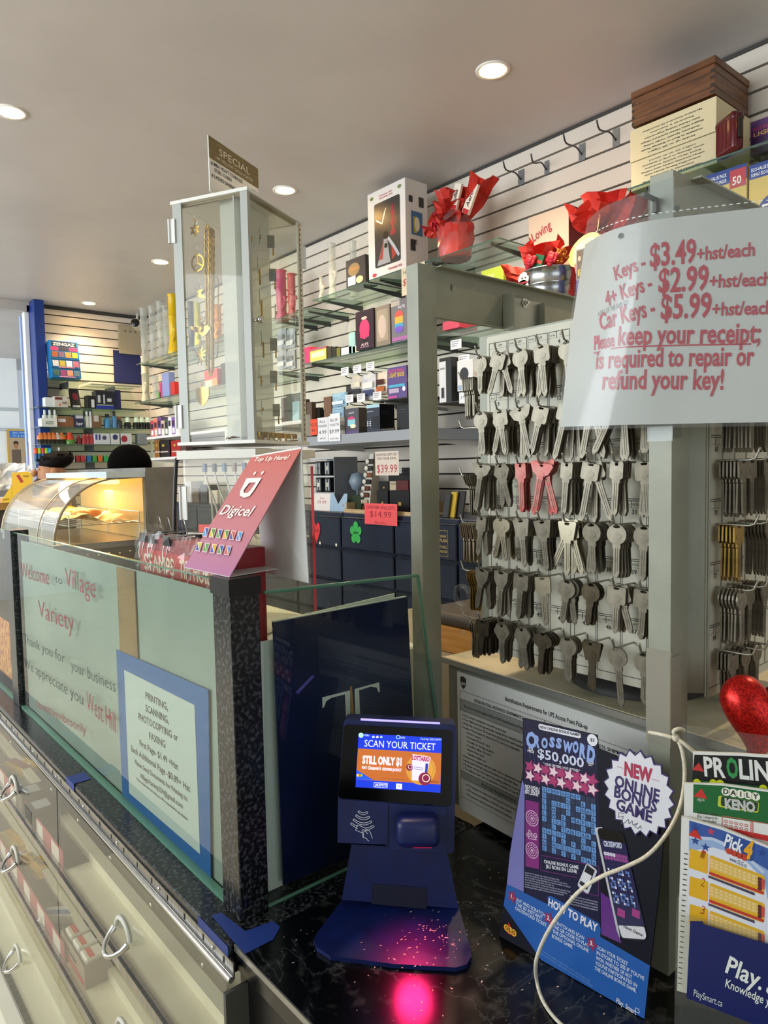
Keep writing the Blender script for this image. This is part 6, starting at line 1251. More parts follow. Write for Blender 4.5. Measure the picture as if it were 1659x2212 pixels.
carton('cardboard_carton', 'cream carton with upside down lettering directly under the humidor', 'carton', 1361, 1547, 207, 283, col='#d8cca6', rp=(1620, 250), pr=[('t', '#3c3424', s, .5, .82 - k * .115, .28 + .0125 * len(s), .045, pi) for k, s in enumerate(TL1)], z=None)
cz = onX(1553, 349, XF).z
carton('cardboard_carton', 'cream carton with upright lettering standing on the glass shelf under the humidor', 'carton', 1363, 1549, 284, 349, col='#d4c8a4', rp=(1620, 310), z=2.4435, pr=[('t', '#3c3424', s, .5, .84 - k * .115, .28 + .0125 * len(s), .045) for k, s in enumerate(TL1[::-1])])
t = thing('hard_case', 'small dark red ribbed hard case on the shelf beside the cartons', 'case', onX(1575, 338, XF - .03).xyz, RW - .5); t.location.z = 2.4436
b = B(); b.m(K('#5a0f18', .25)); b.box(-.045, .045, -.02, .02, 0, .115, .012, 3)
for k in range(4): b.box(-.034 + k * .02, -.026 + k * .02, -.0225, -.018, .012, .10, .002)
b.done('case_body', t); b = B(); b.m(K('#4a0c14', .3)); b.box(-.046, .046, -.021, .021, .085, .112, .01, 2); b.box(.012, .022, -.006, .006, .112, .122, .002); b.done('case_lid', t); b = B(); b.m(K('#141010', .4)); b.box(.046, .052, -.008, .008, .03, .09, .002); b.done('latch', t)
carton('light_bulb_box', 'purple ROTATING LIGHT box at the right end of the top shelf', 'box', 1621, 1740, 222, 318, X=2.36, col='#3a1c50', z=2.4436, pr=[('r', '#54286e', .0, .5, 1, 1), ('t', '#c03a58', 'ROTATING', .36, .70, .62, .10), ('t', '#d8b040', 'LIGHT', .30, .54, .48, .12), ('t', '#e8e4f0', 'DECORATIVE', .30, .22, .5, .05)])
for k, (l, r, t_, lb) in enumerate(((1518, 1612, 352, 'first yellow and blue eco value pack under the humidor shelf'), (1617, 1720, 326, 'second yellow and blue eco value pack nearest the price sheet'))):
    carton('value_pack', lb, 'pack', l, r, t_, t_ + 150, X=2.34, dep=.10, col='#d6bc64', z=ZS2, group='eco value packs', pr=[('r', '#24408c', 0, .86, 1, 1), ('r', '#b83a44', .62, .80, .98, .97), ('t', '#f0ece0', '50', .78, .83, .2, .08), ('t', '#e8ecf4', 'ECO-VALUE PACK', .30, .93, .5, .035), ('t', '#e8ecf4', 'FORMAT ECO-VALEUR', .30, .88, .5, .035), ('d', '#2c3c86', .55, .52, .36, .16), ('t', '#f4f2ea', 'Env', .5, .48, .42, .12)])
# hookah box, gift basket and the things along the upper shelf
t = carton('hookah_box', 'tall white hookah box with a dark display window on the upper shelf', 'box', 797, 878, 381, 590, X=2.30, rp=(925, 560), col='#e4ded8', z=ZS1 + .0042, spr=[('r', '#3a6a9a', .25, .40, .75, .66), ('r', '#c8b040', .35, .42, .5, .6), ('r', '#22221e', .15, .75, .32, .82), ('r', '#22221e', .60, .72, .82, .83), ('r', '#2a2a26', .2, .22, .42, .34), ('t', '#1c1c1c', 'SEE', .35, .30, .3, .05), ('d', '#e8e0c0', .5, .52, .12, .08)], pr=[('t', '#b83a3a', 'Deluxe Kit', .5, .915, .36, .02), ('t', '#b83a3a', 'Hookah Kit', .5, .885, .36, .02), ('d', '#7a8a4a', .12, .93, .05, .02), ('d', '#7a8a4a', .86, .93, .05, .02), ('t', '#b83a3a', 'Hookah Kit', .72, .055, .36, .03), ('d', '#b83a4a', .16, .05, .06, .022)])
me = t.data; bb = [V(v.co) for v in me.vertices]; hw = max(v.x for v in bb); hh = max(v.z for v in bb)
b = B(); b.m(K('#3a3836', .3)); b.poly(rc([(-hw * .62, hh * .12), (hw * .72, hh * .12), (hw * .72, hh * .85), (-hw * .62, hh * .85)], .012), -.0012)
b.m(K('#8c1a34', .3)); X_ = hw * .36
for k, (r_, z_) in enumerate(((.010, .74), (.016, .68), (.010, .63), (.020, .57), (.010, .51), (.022, .46))): b.disc(X_, hh * z_, r_, -.0016 - k * .0001, 12, hh * .035)
b.m(K('#c9ccd2', .25, .6)); b.poly([(-hw * .5, hh * .14), (-hw * .1, hh * .44), (hw * .05, hh * .42), (hw * .2, hh * .14)], -.0020); b.m(K('#a8382c', .4)); b.poly([(-hw * .4, hh * .2), (-hw * .12, hh * .42), (-hw * .2, hh * .2)], -.0024); b.poly([(hw * .3, hh * .16), (hw * .25, hh * .4), (hw * .5, hh * .2)], -.0024); b.m(K('#d8dce6', .2, .4)); b.line([(-hw * .5, hh * .66), (-hw * .2, hh * .60), (-hw * .05, hh * .72), (hw * .02, hh * .76)], .006, -.0026); b.line([(hw * .1, hh * .42), (hw * .4, hh * .30), (hw * .65, hh * .18)], .016, -.0026); b.m(K('#15130f', .3)); b.disc(-hw * .02, hh * .46, .02, -.0028, 12); b.disc(-hw * .02, hh * .34, .012, -.0028, 12)
o = b.done('display_window', t); o['label'] = 'dark window showing the red stemmed hookah'
b = B(); b.m(K('#d8ccb0', .55)); p0 = onX(868, 640, 2.272); p1 = onX(905, 568, 2.272); w = p0.y - onX(918, 600, 2.272).y; h = p1.z - p0.z; b.box(-w / 2, w / 2, 0, .0008, 0, h); b.m(K('#26221e')); b.text('HOOKAH', 0, h * .76, y=-.0004, width=w * .82, height=h * .15); b.m(K('#b03030')); b.text('$49.99', 0, h * .36, y=-.0004, width=w * .9, height=h * .26, shear=.1)
tag(b.done('price_card', loc=(2.272, p0.y - w / 2, p0.z), rot=RW), 'cream hand lettered HOOKAH price card hanging from the upper shelf edge', 'price card')
carton('boxed_set', 'dark box of shiny silver parts between the small glass pipes and the hookah box', 'box', 748, 790, 548, 616, X=2.30, dep=.08, col='#3f3d3e', z=ZS1, rough=.2, pr=[('d', '#7a6a4a', .42, .62, .3, .22), ('r', '#aeb9d0', .1, .1, .5, .40), ('d', '#d8c890', .7, .22, .18, .12), ('t', '#c87a3a', 'GLASS', .45, .6, .4, .08)])
pipe('small tilted clear glass pipe at the left end of the upper shelf', 693, 598, 2.34, ZS1, r=.010, base=1.8); pipe('clear glass pipe standing upright on the upper shelf', 716, 527, 2.36, ZS1, r=.020, base=1.2); pipe('short clear glass pipe peeking over the dark boxed set', 762, 522, 2.42, ZS1, r=.018, base=1.2)
M_tis = noisy('red_tissue', [(0.35, '#b01c14'), (0.65, '#d83424')], freq=9, rough=.6)
M_cel = glass('cellophane', '#fff4f0', 1.5, .08, milky=.06)
def petal(b, c, d, L, W, amp=.006):
    d = V(d).normalized(); s_ = d.cross(V((0, 0, 1))); s_ = s_.normalized() if s_.length > .1 else V((0, 1, 0)); c = V(c)
    b.crumple(lambda u, v: c + d * (L * v) + s_ * ((u - .5) * W * (.35 + .65 * v)) + d.cross(s_) * (.02 * sin(u * 6 + v * 4)), 5, 6, amp)
g = onX(968, 556, 2.33)
t = thing('gift_basket', 'gift basket wrapped in crinkled red tissue beside the hookah box', 'gift basket', (g.x + .05, g.y, ZS1 + .0006), RW)
b = B(); b.m(K('#c23a2e', .45)); b.lathe([(.060, 0), (.066, .01), (.078, .13), (.074, .14), (.0, .135)], 14); b.m(M_tis); b.crumple(lambda u, v: ((.070 + .016 * v) * cos(2 * pi * u), (.070 + .016 * v) * sin(2 * pi * u), .004 + .145 * v), 18, 5, .005); b.done('pot', t)
b = B(); b.m(M_tis)
for d, L, W in (((-.6, -.2, .9), .14, .13), ((.9, -.1, .65), .27, .16), ((-.2, .3, 1), .22, .15), ((.35, -.4, .8), .17, .15), ((.2, -.3, .3), .14, .15), ((-.5, -.5, .3), .12, .12), ((-.9, -.3, .1), .15, .10), ((.3, -.6, .2), .10, .12)): petal(b, (0, -.01, .135), d, L, W)
b.done('red_tissue', t)
b = B(); b.m(K('#b8122a', .2, .5))
for a in range(9): b.tube(smooth([V((-.035, -.07, .17)), V((-.035 + .03 * cos(a * .7), -.085, .17 + .03 * sin(a * .7) + .01)), V((-.035 + .045 * cos(a * .7 + .4), -.08, .17 + .045 * sin(a * .7 + .4))), V((-.035, -.07, .17))], 3), .004, 5)
b.done('ribbon_bow', t)
b = B(); b.m(M_cel); b.crumple(lambda u, v: (.085 * cos(pi * (.8 + u * 1.4)), .085 * sin(pi * (.8 + u * 1.4)), .01 + v * .2), 10, 5, .006); b.crumple(lambda u, v: (-.06 - .09 * v, -.05 + .04 * u, .05 - .1 * v + .05 * u), 4, 6, .004); b.done('cellophane', t)
for k, (x0, y0, x1, y1, s, lb) in enumerate(((980, 452, 992, 398, 'Coffee', 'white wrapped chocolate bar leaning left in the red gift basket'), (1006, 462, 1028, 398, 'Aero', 'white wrapped chocolate bar leaning right in the red gift basket'))):
    p0, p1 = onX(x0, y0, 2.315), onX(x1, y1, 2.315); d = p1 - p0; L = d.length; a = atan2(-d.y, d.z); b = B(); b.m(K('#e6ded0', .35)); W = .042; b.prism([(-W / 2, 0), (W / 2, 0), (W / 2, L), (W * .42, L * 1.02), (-W * .42, L * 1.02), (-W / 2, L)], -.006, .006); b.m(K('#3a1c12', .4)); b.T = Matrix.Translation((0, -.0062, L * .5)) @ Matrix.Rotation(-pi / 2, 4, 'Y'); b.text(s, 0, -.008, y=-.0004, width=L * .55, height=.020, bold=.02, shear=.2); b.m(K('#c0242a', .4)); b.rect(-L * .5, -W * .45, -L * .34, W * .45, -.0003)
    tag(b.done('chocolate_bar', loc=p0, rot=(0, a, RW)), lb, 'chocolate bar')
# second row above the rack beam: Loving box, bucket, roses, tissue bag, baseball box
carton('lime_box', 'small lime green box left of the gift bucket', 'box', 1040, 1088, 572, 640, X=2.30, dep=.06, col='#a8bc38', z=ZS2, pr=[('d', '#e8dcc0', .35, .7, .2, .12), ('r', '#c8d870', .05, .3, .6, .9)])
carton('glasses_gift_box', 'cream and red Loving gift box printed with champagne glasses', 'gift box', 1143, 1229, 440, 700, X=2.485, dep=.095, col='#d9c6b0', scol='#8e2028', z=ZS2, spr=[('t', '#e8d8c8', 'Loving', .5, .55, .6, .05)], pr=[('t', '#a83440', 'Loving', .36, .80, .5, .09, .35), ('d', '#c4a88c', .40, .52, .12, .10), ('d', '#b89678', .40, .47, .09, .05), ('d', '#c4a88c', .78, .60, .10, .11), ('r', '#a88a6c', .425, .30, .445, .44), ('r', '#a88a6c', .76, .36, .785, .52), ('d', '#b89678', .78, .54, .08, .05), ('r', '#4a3020', .02, .30, .08, .52), ('r', '#4a3020', .035, .52, .065, .58)])
g = onX(1192, 600, 2.30)
t = thing('gift_bucket', 'galvanised gift bucket with a snowman sticker on the middle shelf', 'bucket', (2.36, onX(1188, 600, 2.36).y, ZS2 + .0006), RW); hb = onX(1190, 575, 2.29).z - ZS2
M_galv = noisy('galvanised_tin', [(0.3, '#9aa0a4'), (0.7, '#c4c8ca')], freq=12, rough=.22, metal=.95, kind='voronoi')
b = B(); b.m(M_galv); b.lathe([(.085, 0), (.090, .005), (.096, hb * .35), (.099, hb * .37), (.097, hb * .39), (.103, hb * .62), (.106, hb * .64), (.104, hb * .66), (.112, hb * .97), (.116, hb * .985), (.112, hb)], 28); b.done('tin_pail', t)
b = B(); b.m(K('#f0eeea', .5)); yy = -.108
b.disc(-.045, hb * .80, .026, yy, 14); b.disc(-.05, hb * .60, .030, yy, 14); b.m(K('#1c1614')); b.disc(-.052, hb * .82, .004, yy - .0004, 8); b.disc(-.036, hb * .82, .004, yy - .0004, 8); b.m(K('#a02030')); b.rect(-.07, hb * .69, -.025, hb * .73, yy - .0004); b.rect(-.06, hb * .55, -.05, hb * .70, yy - .0005); b.m(K('#7a3a20')); b.poly([(-.025, hb * .85), (.005, hb * .90), (.0, hb * .95), (-.03, hb * .90)], yy - .0004); o = b.done('snowman_sticker', t); o['label'] = 'white snowman sticker with red scarf'
b = B(); b.m(M_tis)
for d, L, W in (((-.95, -.2, .25), .16, .14), ((-.8, -.4, -.15), .13, .12), ((.2, -.4, .7), .12, .16), ((-.3, -.2, .8), .13, .15), ((.7, -.1, .5), .13, .16), ((.4, .3, .8), .14, .14)): petal(b, (-.02, -.03, hb * .95), d, L, W)
b.done('red_tissue', t)
for k, (px, py, lb) in enumerate(((1145, 565, 'red foam rose at the left of the gift bucket'), (1193, 558, 'red foam rose at the middle of the gift bucket'))):
    p = onX(px, py, 2.25); b = B(); b.m(K('#c0142a', .5))
    for j in range(9):
        a = j * 2.4; r_ = .004 + .0022 * j; b.ball((r_ * cos(a), -.01 + .001 * j, r_ * sin(a)), (.014, .007, .012), 8, 5)
    tag(b.done('foam_rose', loc=p, rot=RW), lb, 'flower')
p = onX(1165, 562, 2.26); b = B(); b.m(K('#1c5a3a', .3)); b.box(-.022, .022, -.004, .004, -.03, .02, .001); b.m(K('#c8382c')); b.rect(-.018, -.012, .018, .0, -.0044); tag(b.done('sweet_packet', loc=p, rot=(0, .4, RW)), 'dark green sweet packet between the two roses', 'packet')
p = onX(1214, 545, 2.26); b = B(); b.m(K('#c8742a', .2, .8)); [b.ball((random.gauss(0, .016), random.gauss(0, .008), random.gauss(0, .014)), .007, 7, 5) for _ in range(22)]; tag(b.done('gold_berries', loc=p, rot=RW), 'cluster of shiny copper berries in the gift bucket', 'decoration')
p = onX(1262, 540, 2.30)  # painted oval stands in for a spotlight reflected in the plastic wrap
b = B(); b.m(K('#e8d890', .3)); b.T = Matrix.Rotation(0, 4, 'Y'); n = 20; b.prism([(.075 * cos(2 * pi * k / n), .050 * sin(2 * pi * k / n)) for k in range(n)], 0, .03); b.m(K('#f4ecc4', .3)); b.disc(.0, .0, .058, -.0004, 20, .036); b.m(K('#c87a78', .4)); b.poly([(-.07, -.05), (.03, -.03), (.02, -.005), (-.06, -.02)], -.0008)
tag(b.done('glare_disc', loc=p, rot=(0, -.5, RW)), 'pale yellow oval gift tin propped in front of the red tissue', 'tin')
t = thing('tissue_gift_bag', 'red gift bag bursting with tissue behind the baseball card box', 'gift bag', (2.51, onX(1312, 540, 2.51).y, ZS2 + .0006), RW)
b = B(); b.m(K('#a81a1c', .35)); b.box(-.09, .09, -.04, .04, 0, .30, .003); b.done('bag', t)
b = B(); b.m(M_tis)
for d, L, W in (((-.7, 0, .75), .20, .17), ((.75, .1, .7), .24, .20), ((.1, -.2, 1), .17, .18), ((-.2, -.6, .5), .16, .16), ((.5, -.5, .4), .18, .17)): petal(b, (0, -.02, .28), d, L, W, .008)
b.done('red_tissue', t)
carton('card_box', 'baseball card box with player photos behind the price sheet', 'box', 1245, 1345, 512, 680, X=2.27, dep=.08, col='#5a5c9c', z=ZS2, pr=[('r', '#8a8e98', 0, .42, 1, 1)] + [('r', h_, .02 + k * .165, .44, .165 + k * .165, .98) for k, h_ in enumerate(('#6a5a4a', '#5f7a6a', '#4a78a8', '#3f4a4a', '#7a6f62', '#66503f'))] + [('d', '#c8b09a', .08 + k * .165, .82, .035, .05) for k in range(6)] + [('t', '#e0b830', 'Baseball', .45, .50, .8, .12), ('r', '#d8542c', .45, .42, .60, .50), ('t', '#e6e6f0', 'LOOK FOR REAL ONE', .42, .26, .7, .05), ('t', '#e6e6f0', 'AUTOGRAPHS AND RELICS', .45, .18, .8, .05)])
# vapour lamps and packs on the middle shelf
carton('speaker_box', 'black box with a pink bottle shaped lamp on the middle shelf', 'box', 769, 808, 664, 752, X=2.26, dep=.10, col='#2c1826', z=ZS2, pr=[('d', '#c83a6a', .5, .52, .28, .26), ('r', '#c83a6a', .25, .30, .75, .55), ('d', '#d8b8b0', .5, .80, .16, .04), ('d', '#1a1014', .5, .22, .10, .02), ('t', '#e8c8d0', 'ALPS', .5, .10, .4, .06), ('t', '#c8a8b4', 'SMOKE LAMP', .5, .05, .5, .03)])
carton('speaker_box', 'plain beige windowed box between the pink and rainbow lamp boxes', 'box', 810, 843, 655, 742, X=2.27, dep=.09, col='#8a7f70', z=ZS2, pr=[('r', '#a39684', .12, .12, .88, .90), ('d', '#c4b4a8', .5, .48, .26, .30)])
carton('speaker_box', 'grey box with a rainbow coloured lamp on the middle shelf', 'box', 846, 884, 640, 733, X=2.27, dep=.09, col='#77747a', scol='#3a383c', z=ZS2, pr=[('r', '#b8b0a4', .0, .86, .5, .98), ('d', '#d85a4a', .45, .62, .24, .12), ('r', '#d8b04a', .22, .44, .68, .60), ('r', '#4aa8c8', .22, .30, .68, .44), ('d', '#7a5ac8', .45, .30, .24, .08), ('t', '#e8e4ea', 'ALPS', .6, .78, .4, .07), ('r', '#b06aa8', .05, .04, .95, .12)])
carton('pink_pack', 'hot pink pack at the left end of the middle shelf', 'pack', 655, 670, 748, 783, X=2.31, dep=.08, col='#d83a68', z=ZS2)
carton('snack_carton', 'yellow and cream carton beside the hot pink pack', 'carton', 670, 705, 747, 779, X=2.30, dep=.10, col='#d8c868', scol='#5a3a52', z=ZS2, pr=[('r', '#efe6c0', .1, .35, .9, .7), ('r', '#a05a6a', 0, .85, 1, 1)])
for k, (l, r, t_, c, lb) in enumerate(((707, 716, 748, '#3a3420', 'dark olive pouch behind the yellow carton'), (717, 726, 748, '#23261c', 'black pouch beside the olive pouch'), (727, 735, 750, '#6a6a2c', 'mustard pouch at the end of the dark pouches'), (737, 760, 747, '#c8d0d8', 'pale tissue pack right of the dark pouches'), (754, 768, 716, '#9ac4c8', 'teal blister pack leaning on the pink lamp box'), (762, 790, 742, '#dcd8c4', 'cream tissue pack before the pink lamp box'))):
    carton('soft_pack', lb, 'pack', l, r, t_, 775, X=2.30, dep=.05, col=c, z=ZS2)
# pegs with price tags and hanging packs under the middle shelf
def peg(label, px, py, X=2.26):
    p = onX(px, py, X); t = thing('display_peg', label, 'peg hook', (X, p.y, p.z - .03), RW, 'black pegs with white price tags'); b = B(); b.m(M_bk); L = XW - .013 - X; b.tube([(0, L, .0), (0, .02, .0), (0, .003, .008)], .0028, 6); b.tube([(0, L, .028), (0, .01, .028), (0, .002, .020)], .0022, 6); b.box(-.012, .012, L - .002, L, -.01, .04); b.done('wire_arm', t)
    b = B(); b.m(K('#e6e8ec', .4)); b.box(-.032, .032, -.001, .001, .012, .052); b.m(K('#7a7c88')); [b.rect(-.024, .046 - k * .009, .02 - .006 * k, .043 - k * .009, -.0014) for k in range(3)]; b.done('price_tag', t)
for k, (x, y) in enumerate(((745, 803), (772, 798), (800, 792), (755, 862), (780, 860), (815, 856), (985, 745), (1002, 778))): peg(('first', 'second', 'third', 'fourth', 'fifth', 'sixth', 'seventh', 'eighth')[k] + ' tagged peg from the left on the slatwall', x, y)
def pouch(label, l, r, t_, b_, X, cols, cat='pouch', name='hanging_pouch', group=None):
    p0, p1 = onX(l, b_, X), onX(r, t_, X); w = abs(p0.y - p1.y); h = p1.z - onX(r, b_, X).z; b = B(); b.m(K(cols[0], .25)); b.crumple(lambda u, v: ((u - .5) * w, -.010 * sin(pi * u) * sin(pi * v), v * h), 5, 6, .0016); b.crumple(lambda u, v: ((.5 - u) * w, .012 + .006 * sin(pi * u) * sin(pi * v), v * h), 3, 3, .001)
    for k, c in enumerate(cols[1:]): b.m(K(c, .3)); b.rect(-w * .38, h * (.15 + .3 * k), w * .38, h * (.38 + .3 * k), -.0135 - .0004 * k)
    return tag(b.done(name, loc=(X, (p0.y + p1.y) / 2, onX(r, b_, X).z), rot=RW), label, cat, group)
pouch('silver and black pouch hanging under the first tags', 760, 784, 810, 856, 2.30, ['#b9b6ae', '#23262a', '#d8d4c0']); pouch('silver and navy pouch hanging beside the light bulb box', 784, 812, 805, 862, 2.29, ['#c2c6cc', '#3a4468', '#e2e2de']); pouch('orange blister card hanging left of the light bulb box', 815, 836, 802, 852, 2.30, ['#d8c8b8', '#b8602c', '#4a1c14'])
pouch('upper pale blue card pack on the fourth peg', 718, 748, 846, 876, 2.27, ['#8fb4cc', '#dce8f0']); pouch('lower pale blue card pack on the fourth peg', 714, 742, 878, 900, 2.27, ['#8cb0ca', '#dce8f0']); carton('dark_pack', 'dark box pack behind the pale blue cards', 'pack', 748, 762, 832, 868, X=2.30, dep=.05, col='#2a2226')
carton('light_bulb_box', 'purple LIGHT BULB box jutting out beside the rack upright', 'box', 838, 879, 788, 858, X=2.16, rp=(902, 850), col='#5a4a86', scol='#4a1c3a', pr=[('t', '#d84a8a', 'ROTATING', .45, .83, .8, .10), ('t', '#e8c02c', 'LIGHT BULB', .48, .68, .8, .14), ('r', '#4ab0d0', .05, .36, .9, .44), ('r', '#b8a8c0', .08, .18, .6, .32), ('d', '#e8e8f0', .86, .28, .08, .08), ('r', '#c84a9a', .02, .02, .5, .09)], spr=[('t', '#d8a8c0', 'ROTATING', .5, .60, .8, .08), ('t', '#e8e0d8', 'LIGHT', .5, .48, .8, .12)])
shelf('black wire shelf under the light bulb box', 2.30, 2.62, onX(879, 858, 2.16).z - .0004, x0=2.15, mat=M_bk, th=.005, group=None, name='wire_shelf')
z3 = onX(800, 955, 2.2).z
carton('speaker_box', 'grey rainbow lamp box on the lower wall shelf', 'box', 745, 776, 880, 957, X=2.20, rp=(798, 950), col='#4c4c56', scol='#4a443c', z=1.6705, pr=[('d', '#c8487a', .5, .58, .26, .10), ('r', '#8ac8d8', .24, .32, .76, .56), ('d', '#e8e8c8', .6, .30, .2, .08), ('t', '#c8c8d0', 'ALPS', .5, .78, .4, .08), ('r', '#5a4a7a', .04, .02, .96, .12)])
carton('speaker_box', 'black speaker box with a pale blue band beside the rainbow lamp box', 'box', 793, 821, 872, 940, X=2.18, rp=(853, 936), col='#2a3040', scol='#0d0d10', z=1.6705, pr=[('r', '#a8d0e0', .0, .88, 1, 1), ('t', '#c8d8e4', 'speaker', .3, .74, .5, .04), ('r', '#15181e', .40, .12, .95, .56)] + [('d', '#dfe6ee', .08 + .2 * (k % 2), .38 - .07 * (k // 2), .06, .02) for k in range(6)], spr=[('r', '#5a5a62', .1, .7, .6, .72), ('r', '#4a4a52', .1, .62, .7, .635), ('r', '#4a4a52', .1, .1, .7, .115)])
carton('speaker_box', 'plain black speaker box nearest the rack upright', 'box', 858, 894, 872, 950, X=2.20, dep=.12, col='#111114', z=1.6705, pr=[('r', '#4a4a50', .15, .80, .6, .83), ('r', '#3a3a40', .15, .70, .7, .715)])
carton('flat_box', 'low grey flat box under the black speaker boxes', 'box', 822, 852, 942, 962, X=2.17, dep=.008, col='#3c3a38', z=1.6705)
# grey and white metal shelves with sale slips
shelf('grey metal shelf under the rainbow lamp box', 2.28, 3.30, 1.670, x0=2.17, mat=K('#9aa0a8', .4, .3), th=.048, group=None, name='metal_shelf')
shelf('white metal shelf behind the acrylic cabinet', 3.31, 3.75, 1.770, x0=2.2, mat=K('#e4e6ea', .4), th=.02, group=None, name='metal_shelf')
def slip_card(label, l, r, t_, b_, X, col, lines, name='price_card', cat='price card', rot=0.0):
    p0, p1 = onX(l, b_, X), onX(r, t_, X); w = abs(p0.y - p1.y); z0_ = onX((l + r) / 2, b_, X).z; h = onX((l + r) / 2, t_, X).z - z0_; b = B(); b.m(K(col, .5)); b.box(-w / 2, w / 2, 0, .001, 0, h)
    for (s, c, z, wd, hh_) in lines: b.m(K(c)); b.text(s, 0, h * z, y=-.0004, width=w * wd, height=h * hh_, bold=.0)
    return tag(b.done(name, loc=(X, (p0.y + p1.y) / 2, z0_), rot=(rot, 0, RW)), label, cat)
slip_card('orange sale slip on the grey shelf edge', 662, 686, 906, 940, 2.165, '#e04a28', [('SALE', '#5a1a10', .55, .8, .22), ('9.99', '#5a1a10', .2, .6, .2)])
slip_card('left white hand written slip on the grey shelf edge', 686, 708, 902, 954, 2.165, '#d8dce4', [('ALL', '#33363c', .78, .6, .12), ('SPEAKERS', '#33363c', .6, .8, .10), ('4.99', '#33363c', .32, .7, .16), ('EACH', '#33363c', .1, .5, .08)]); slip_card('right white hand written slip on the grey shelf edge', 710, 734, 898, 953, 2.165, '#dde1e8', [('BLUE', '#33363c', .78, .6, .12), ('TOOTH', '#33363c', .6, .8, .10), ('$9.99', '#33363c', .32, .8, .16), ('each size', '#33363c', .08, .7, .08)])
for k, (l, r, t_, c, lb) in enumerate(((663, 674, 868, '#4a3626', 'brown paper pouch standing on the grey shelf'), (676, 690, 880, '#1a1614', 'black box behind the hand written slips'), (692, 706, 884, '#141214', 'small black box behind the right slip'), (700, 716, 856, '#6a4a30', 'tan patterned pouch left of the pale blue cards'), (650, 661, 862, '#2c2018', 'dark gusseted bag at the left of the grey shelf'))): carton('small_goods', lb, 'goods', l, r, t_, 906, X=2.26 + .03 * (k % 3), dep=.03, col=c, z=1.6705)
# ---------------------------------------------------------------- filing cabinets
M_nav = noisy('navy_enamel', [(0.4, '#161f33'), (0.6, '#1a253c')], freq=6, rough=.35)
ZT = 1.27; YC = [1.70, 2.12, 2.535, 2.955, 3.375, 3.795, 4.215, 4.635, 5.055]; XC = 2.2
CN_ = ['behind the key cabinet', 'with the gold service plan sign', 'with the green clover', 'with the red heart', 'behind the acrylic cabinet', 'second beyond the red heart', 'third beyond the red heart', 'farthest along the wall']
FC = []
for k in range(8):
    t = thing('filing_cabinet', 'navy blue filing cabinet ' + CN_[k], 'filing cabinet', (XC, (YC[k] + YC[k + 1]) / 2, 0), RW, 'navy filing cabinets'); FC.append(t)
    w = YC[k + 1] - YC[k] - .006; b = B(); b.m(M_nav); b.box(-w / 2, w / 2, .006, XW - .02 - XC, 0, ZT, .003); b.done('cabinet_shell', t)
    for j in range(7):
        z1 = ZT - .022 - j * .172; b = B(); b.m(M_nav); b.box(-w / 2 + .004, w / 2 - .004, -.010, .006, z1 - .160, z1, .004); d = b.done('drawer', t)
        b = B(); b.m(K('#0d1422', .3)); b.box(-w / 2 + .004, w / 2 - .004, -.013, -.0095, z1 - .008, z1 - .002); b.done('drawer_pull', d)
XD = XC - .0112
p = onX(958, 1190, XD); b = B(); b.m(K('#141d30', .4)); h = onX(958, 1145, XD).z - onX(958, 1203, XD).z; b.box(-.03, .03, 0, .001, 0, h); b.m(K('#b09a5a', .4)); b.line([(-.028, .003), (.028, .003), (.028, h - .003), (-.028, h - .003), (-.028, .003)], .0016, -.0004)
for j, (s, z) in enumerate((('WHY', .72), ('PLAN', .55), ('IT WILL', .32), ('FUNCTION', .15))): b.text(s, 0, h * z, y=-.0004, width=.042 if j != 1 else .046, height=h * (.1 if j != 1 else .13), bold=.02)
tag(b.done('plan_sign', loc=(XD, p.y, onX(958, 1203, XD).z), rot=RW), 'navy sign with gold border fixed to a filing cabinet drawer', 'sign')
p = onX(769, 1151, XD); b = B(); b.m(K('#2fa84e', .5)); b.disc(0, 0, .022, 0, 14)
for k in range(5): b.prism([(.030 * cos(1.57 + k * 1.257) + .019 * cos(q * .628), .037 * sin(1.57 + k * 1.257) + .022 * sin(q * .628)) for q in range(10)], -.001 - k * .0001, 0)
b.m(K('#103a1c')); b.text('SHINE', 0, -.005, y=-.0016, width=.044, height=.012, bold=.02); tag(b.done('clover_cutout', loc=(XD - .0006, p.y, p.z), rot=RW), 'green clover cutout reading SHINE on a navy drawer', 'cutout')
p = onX(684, 1148, XD); b = B(); b.m(K('#d8343a', .5)); hp = [(16 * sin(q * pi / 16) ** 3, 13 * cos(q * pi / 16) - 5 * cos(q * pi / 8) - 2 * cos(3 * q * pi / 16) - cos(q * pi / 4)) for q in range(32)]; b.prism([(x * .0022, z * .0040) for x, z in hp], -.001, 0); b.m(K('#7a1016')); b.text('LOVE', 0, -.004, y=-.0016, width=.05, height=.020); tag(b.done('heart_cutout', loc=(XD - .0006, p.y, p.z), rot=RW), 'red heart cutout reading LOVE on a navy drawer', 'cutout')
for k, (x, y) in enumerate(((692, 1173), (727, 1177))): p = onX(x, y, XD); b = B(); b.m(K('#e6e4de', .4)); b.box(-.007, .007, -.003, 0, -.007, .007, .001); tag(b.done('magnet', loc=(XD - .0006, p.y, p.z), rot=RW), ('small white square magnet below the red heart', 'small white square magnet beside the drawer seam')[k], 'magnet')
slip_card('pink LEATHER WALLETS price sheet draped over the cabinet edge', 788, 857, 1088, 1134, 2.178, '#e2525a', [('LEATHER WALLETS', '#6a1a20', .74, .86, .16), ('$14.99', '#8a2028', .36, .66, .30), ('BIG SALE', '#8a2028', .06, .35, .10)], rot=-.02)
slip_card('white SHAVING GIFT SET price card above the wallets', 811, 861, 975, 1027, 2.20, '#d8ccc0', [('SHAVING GIFT SET', '#2c2624', .82, .9, .11), ('FOR YOUR KING', '#2c2624', .66, .8, .11), ('$39.99', '#b03038', .12, .86, .36)])
ZC_ = ZT + .0006
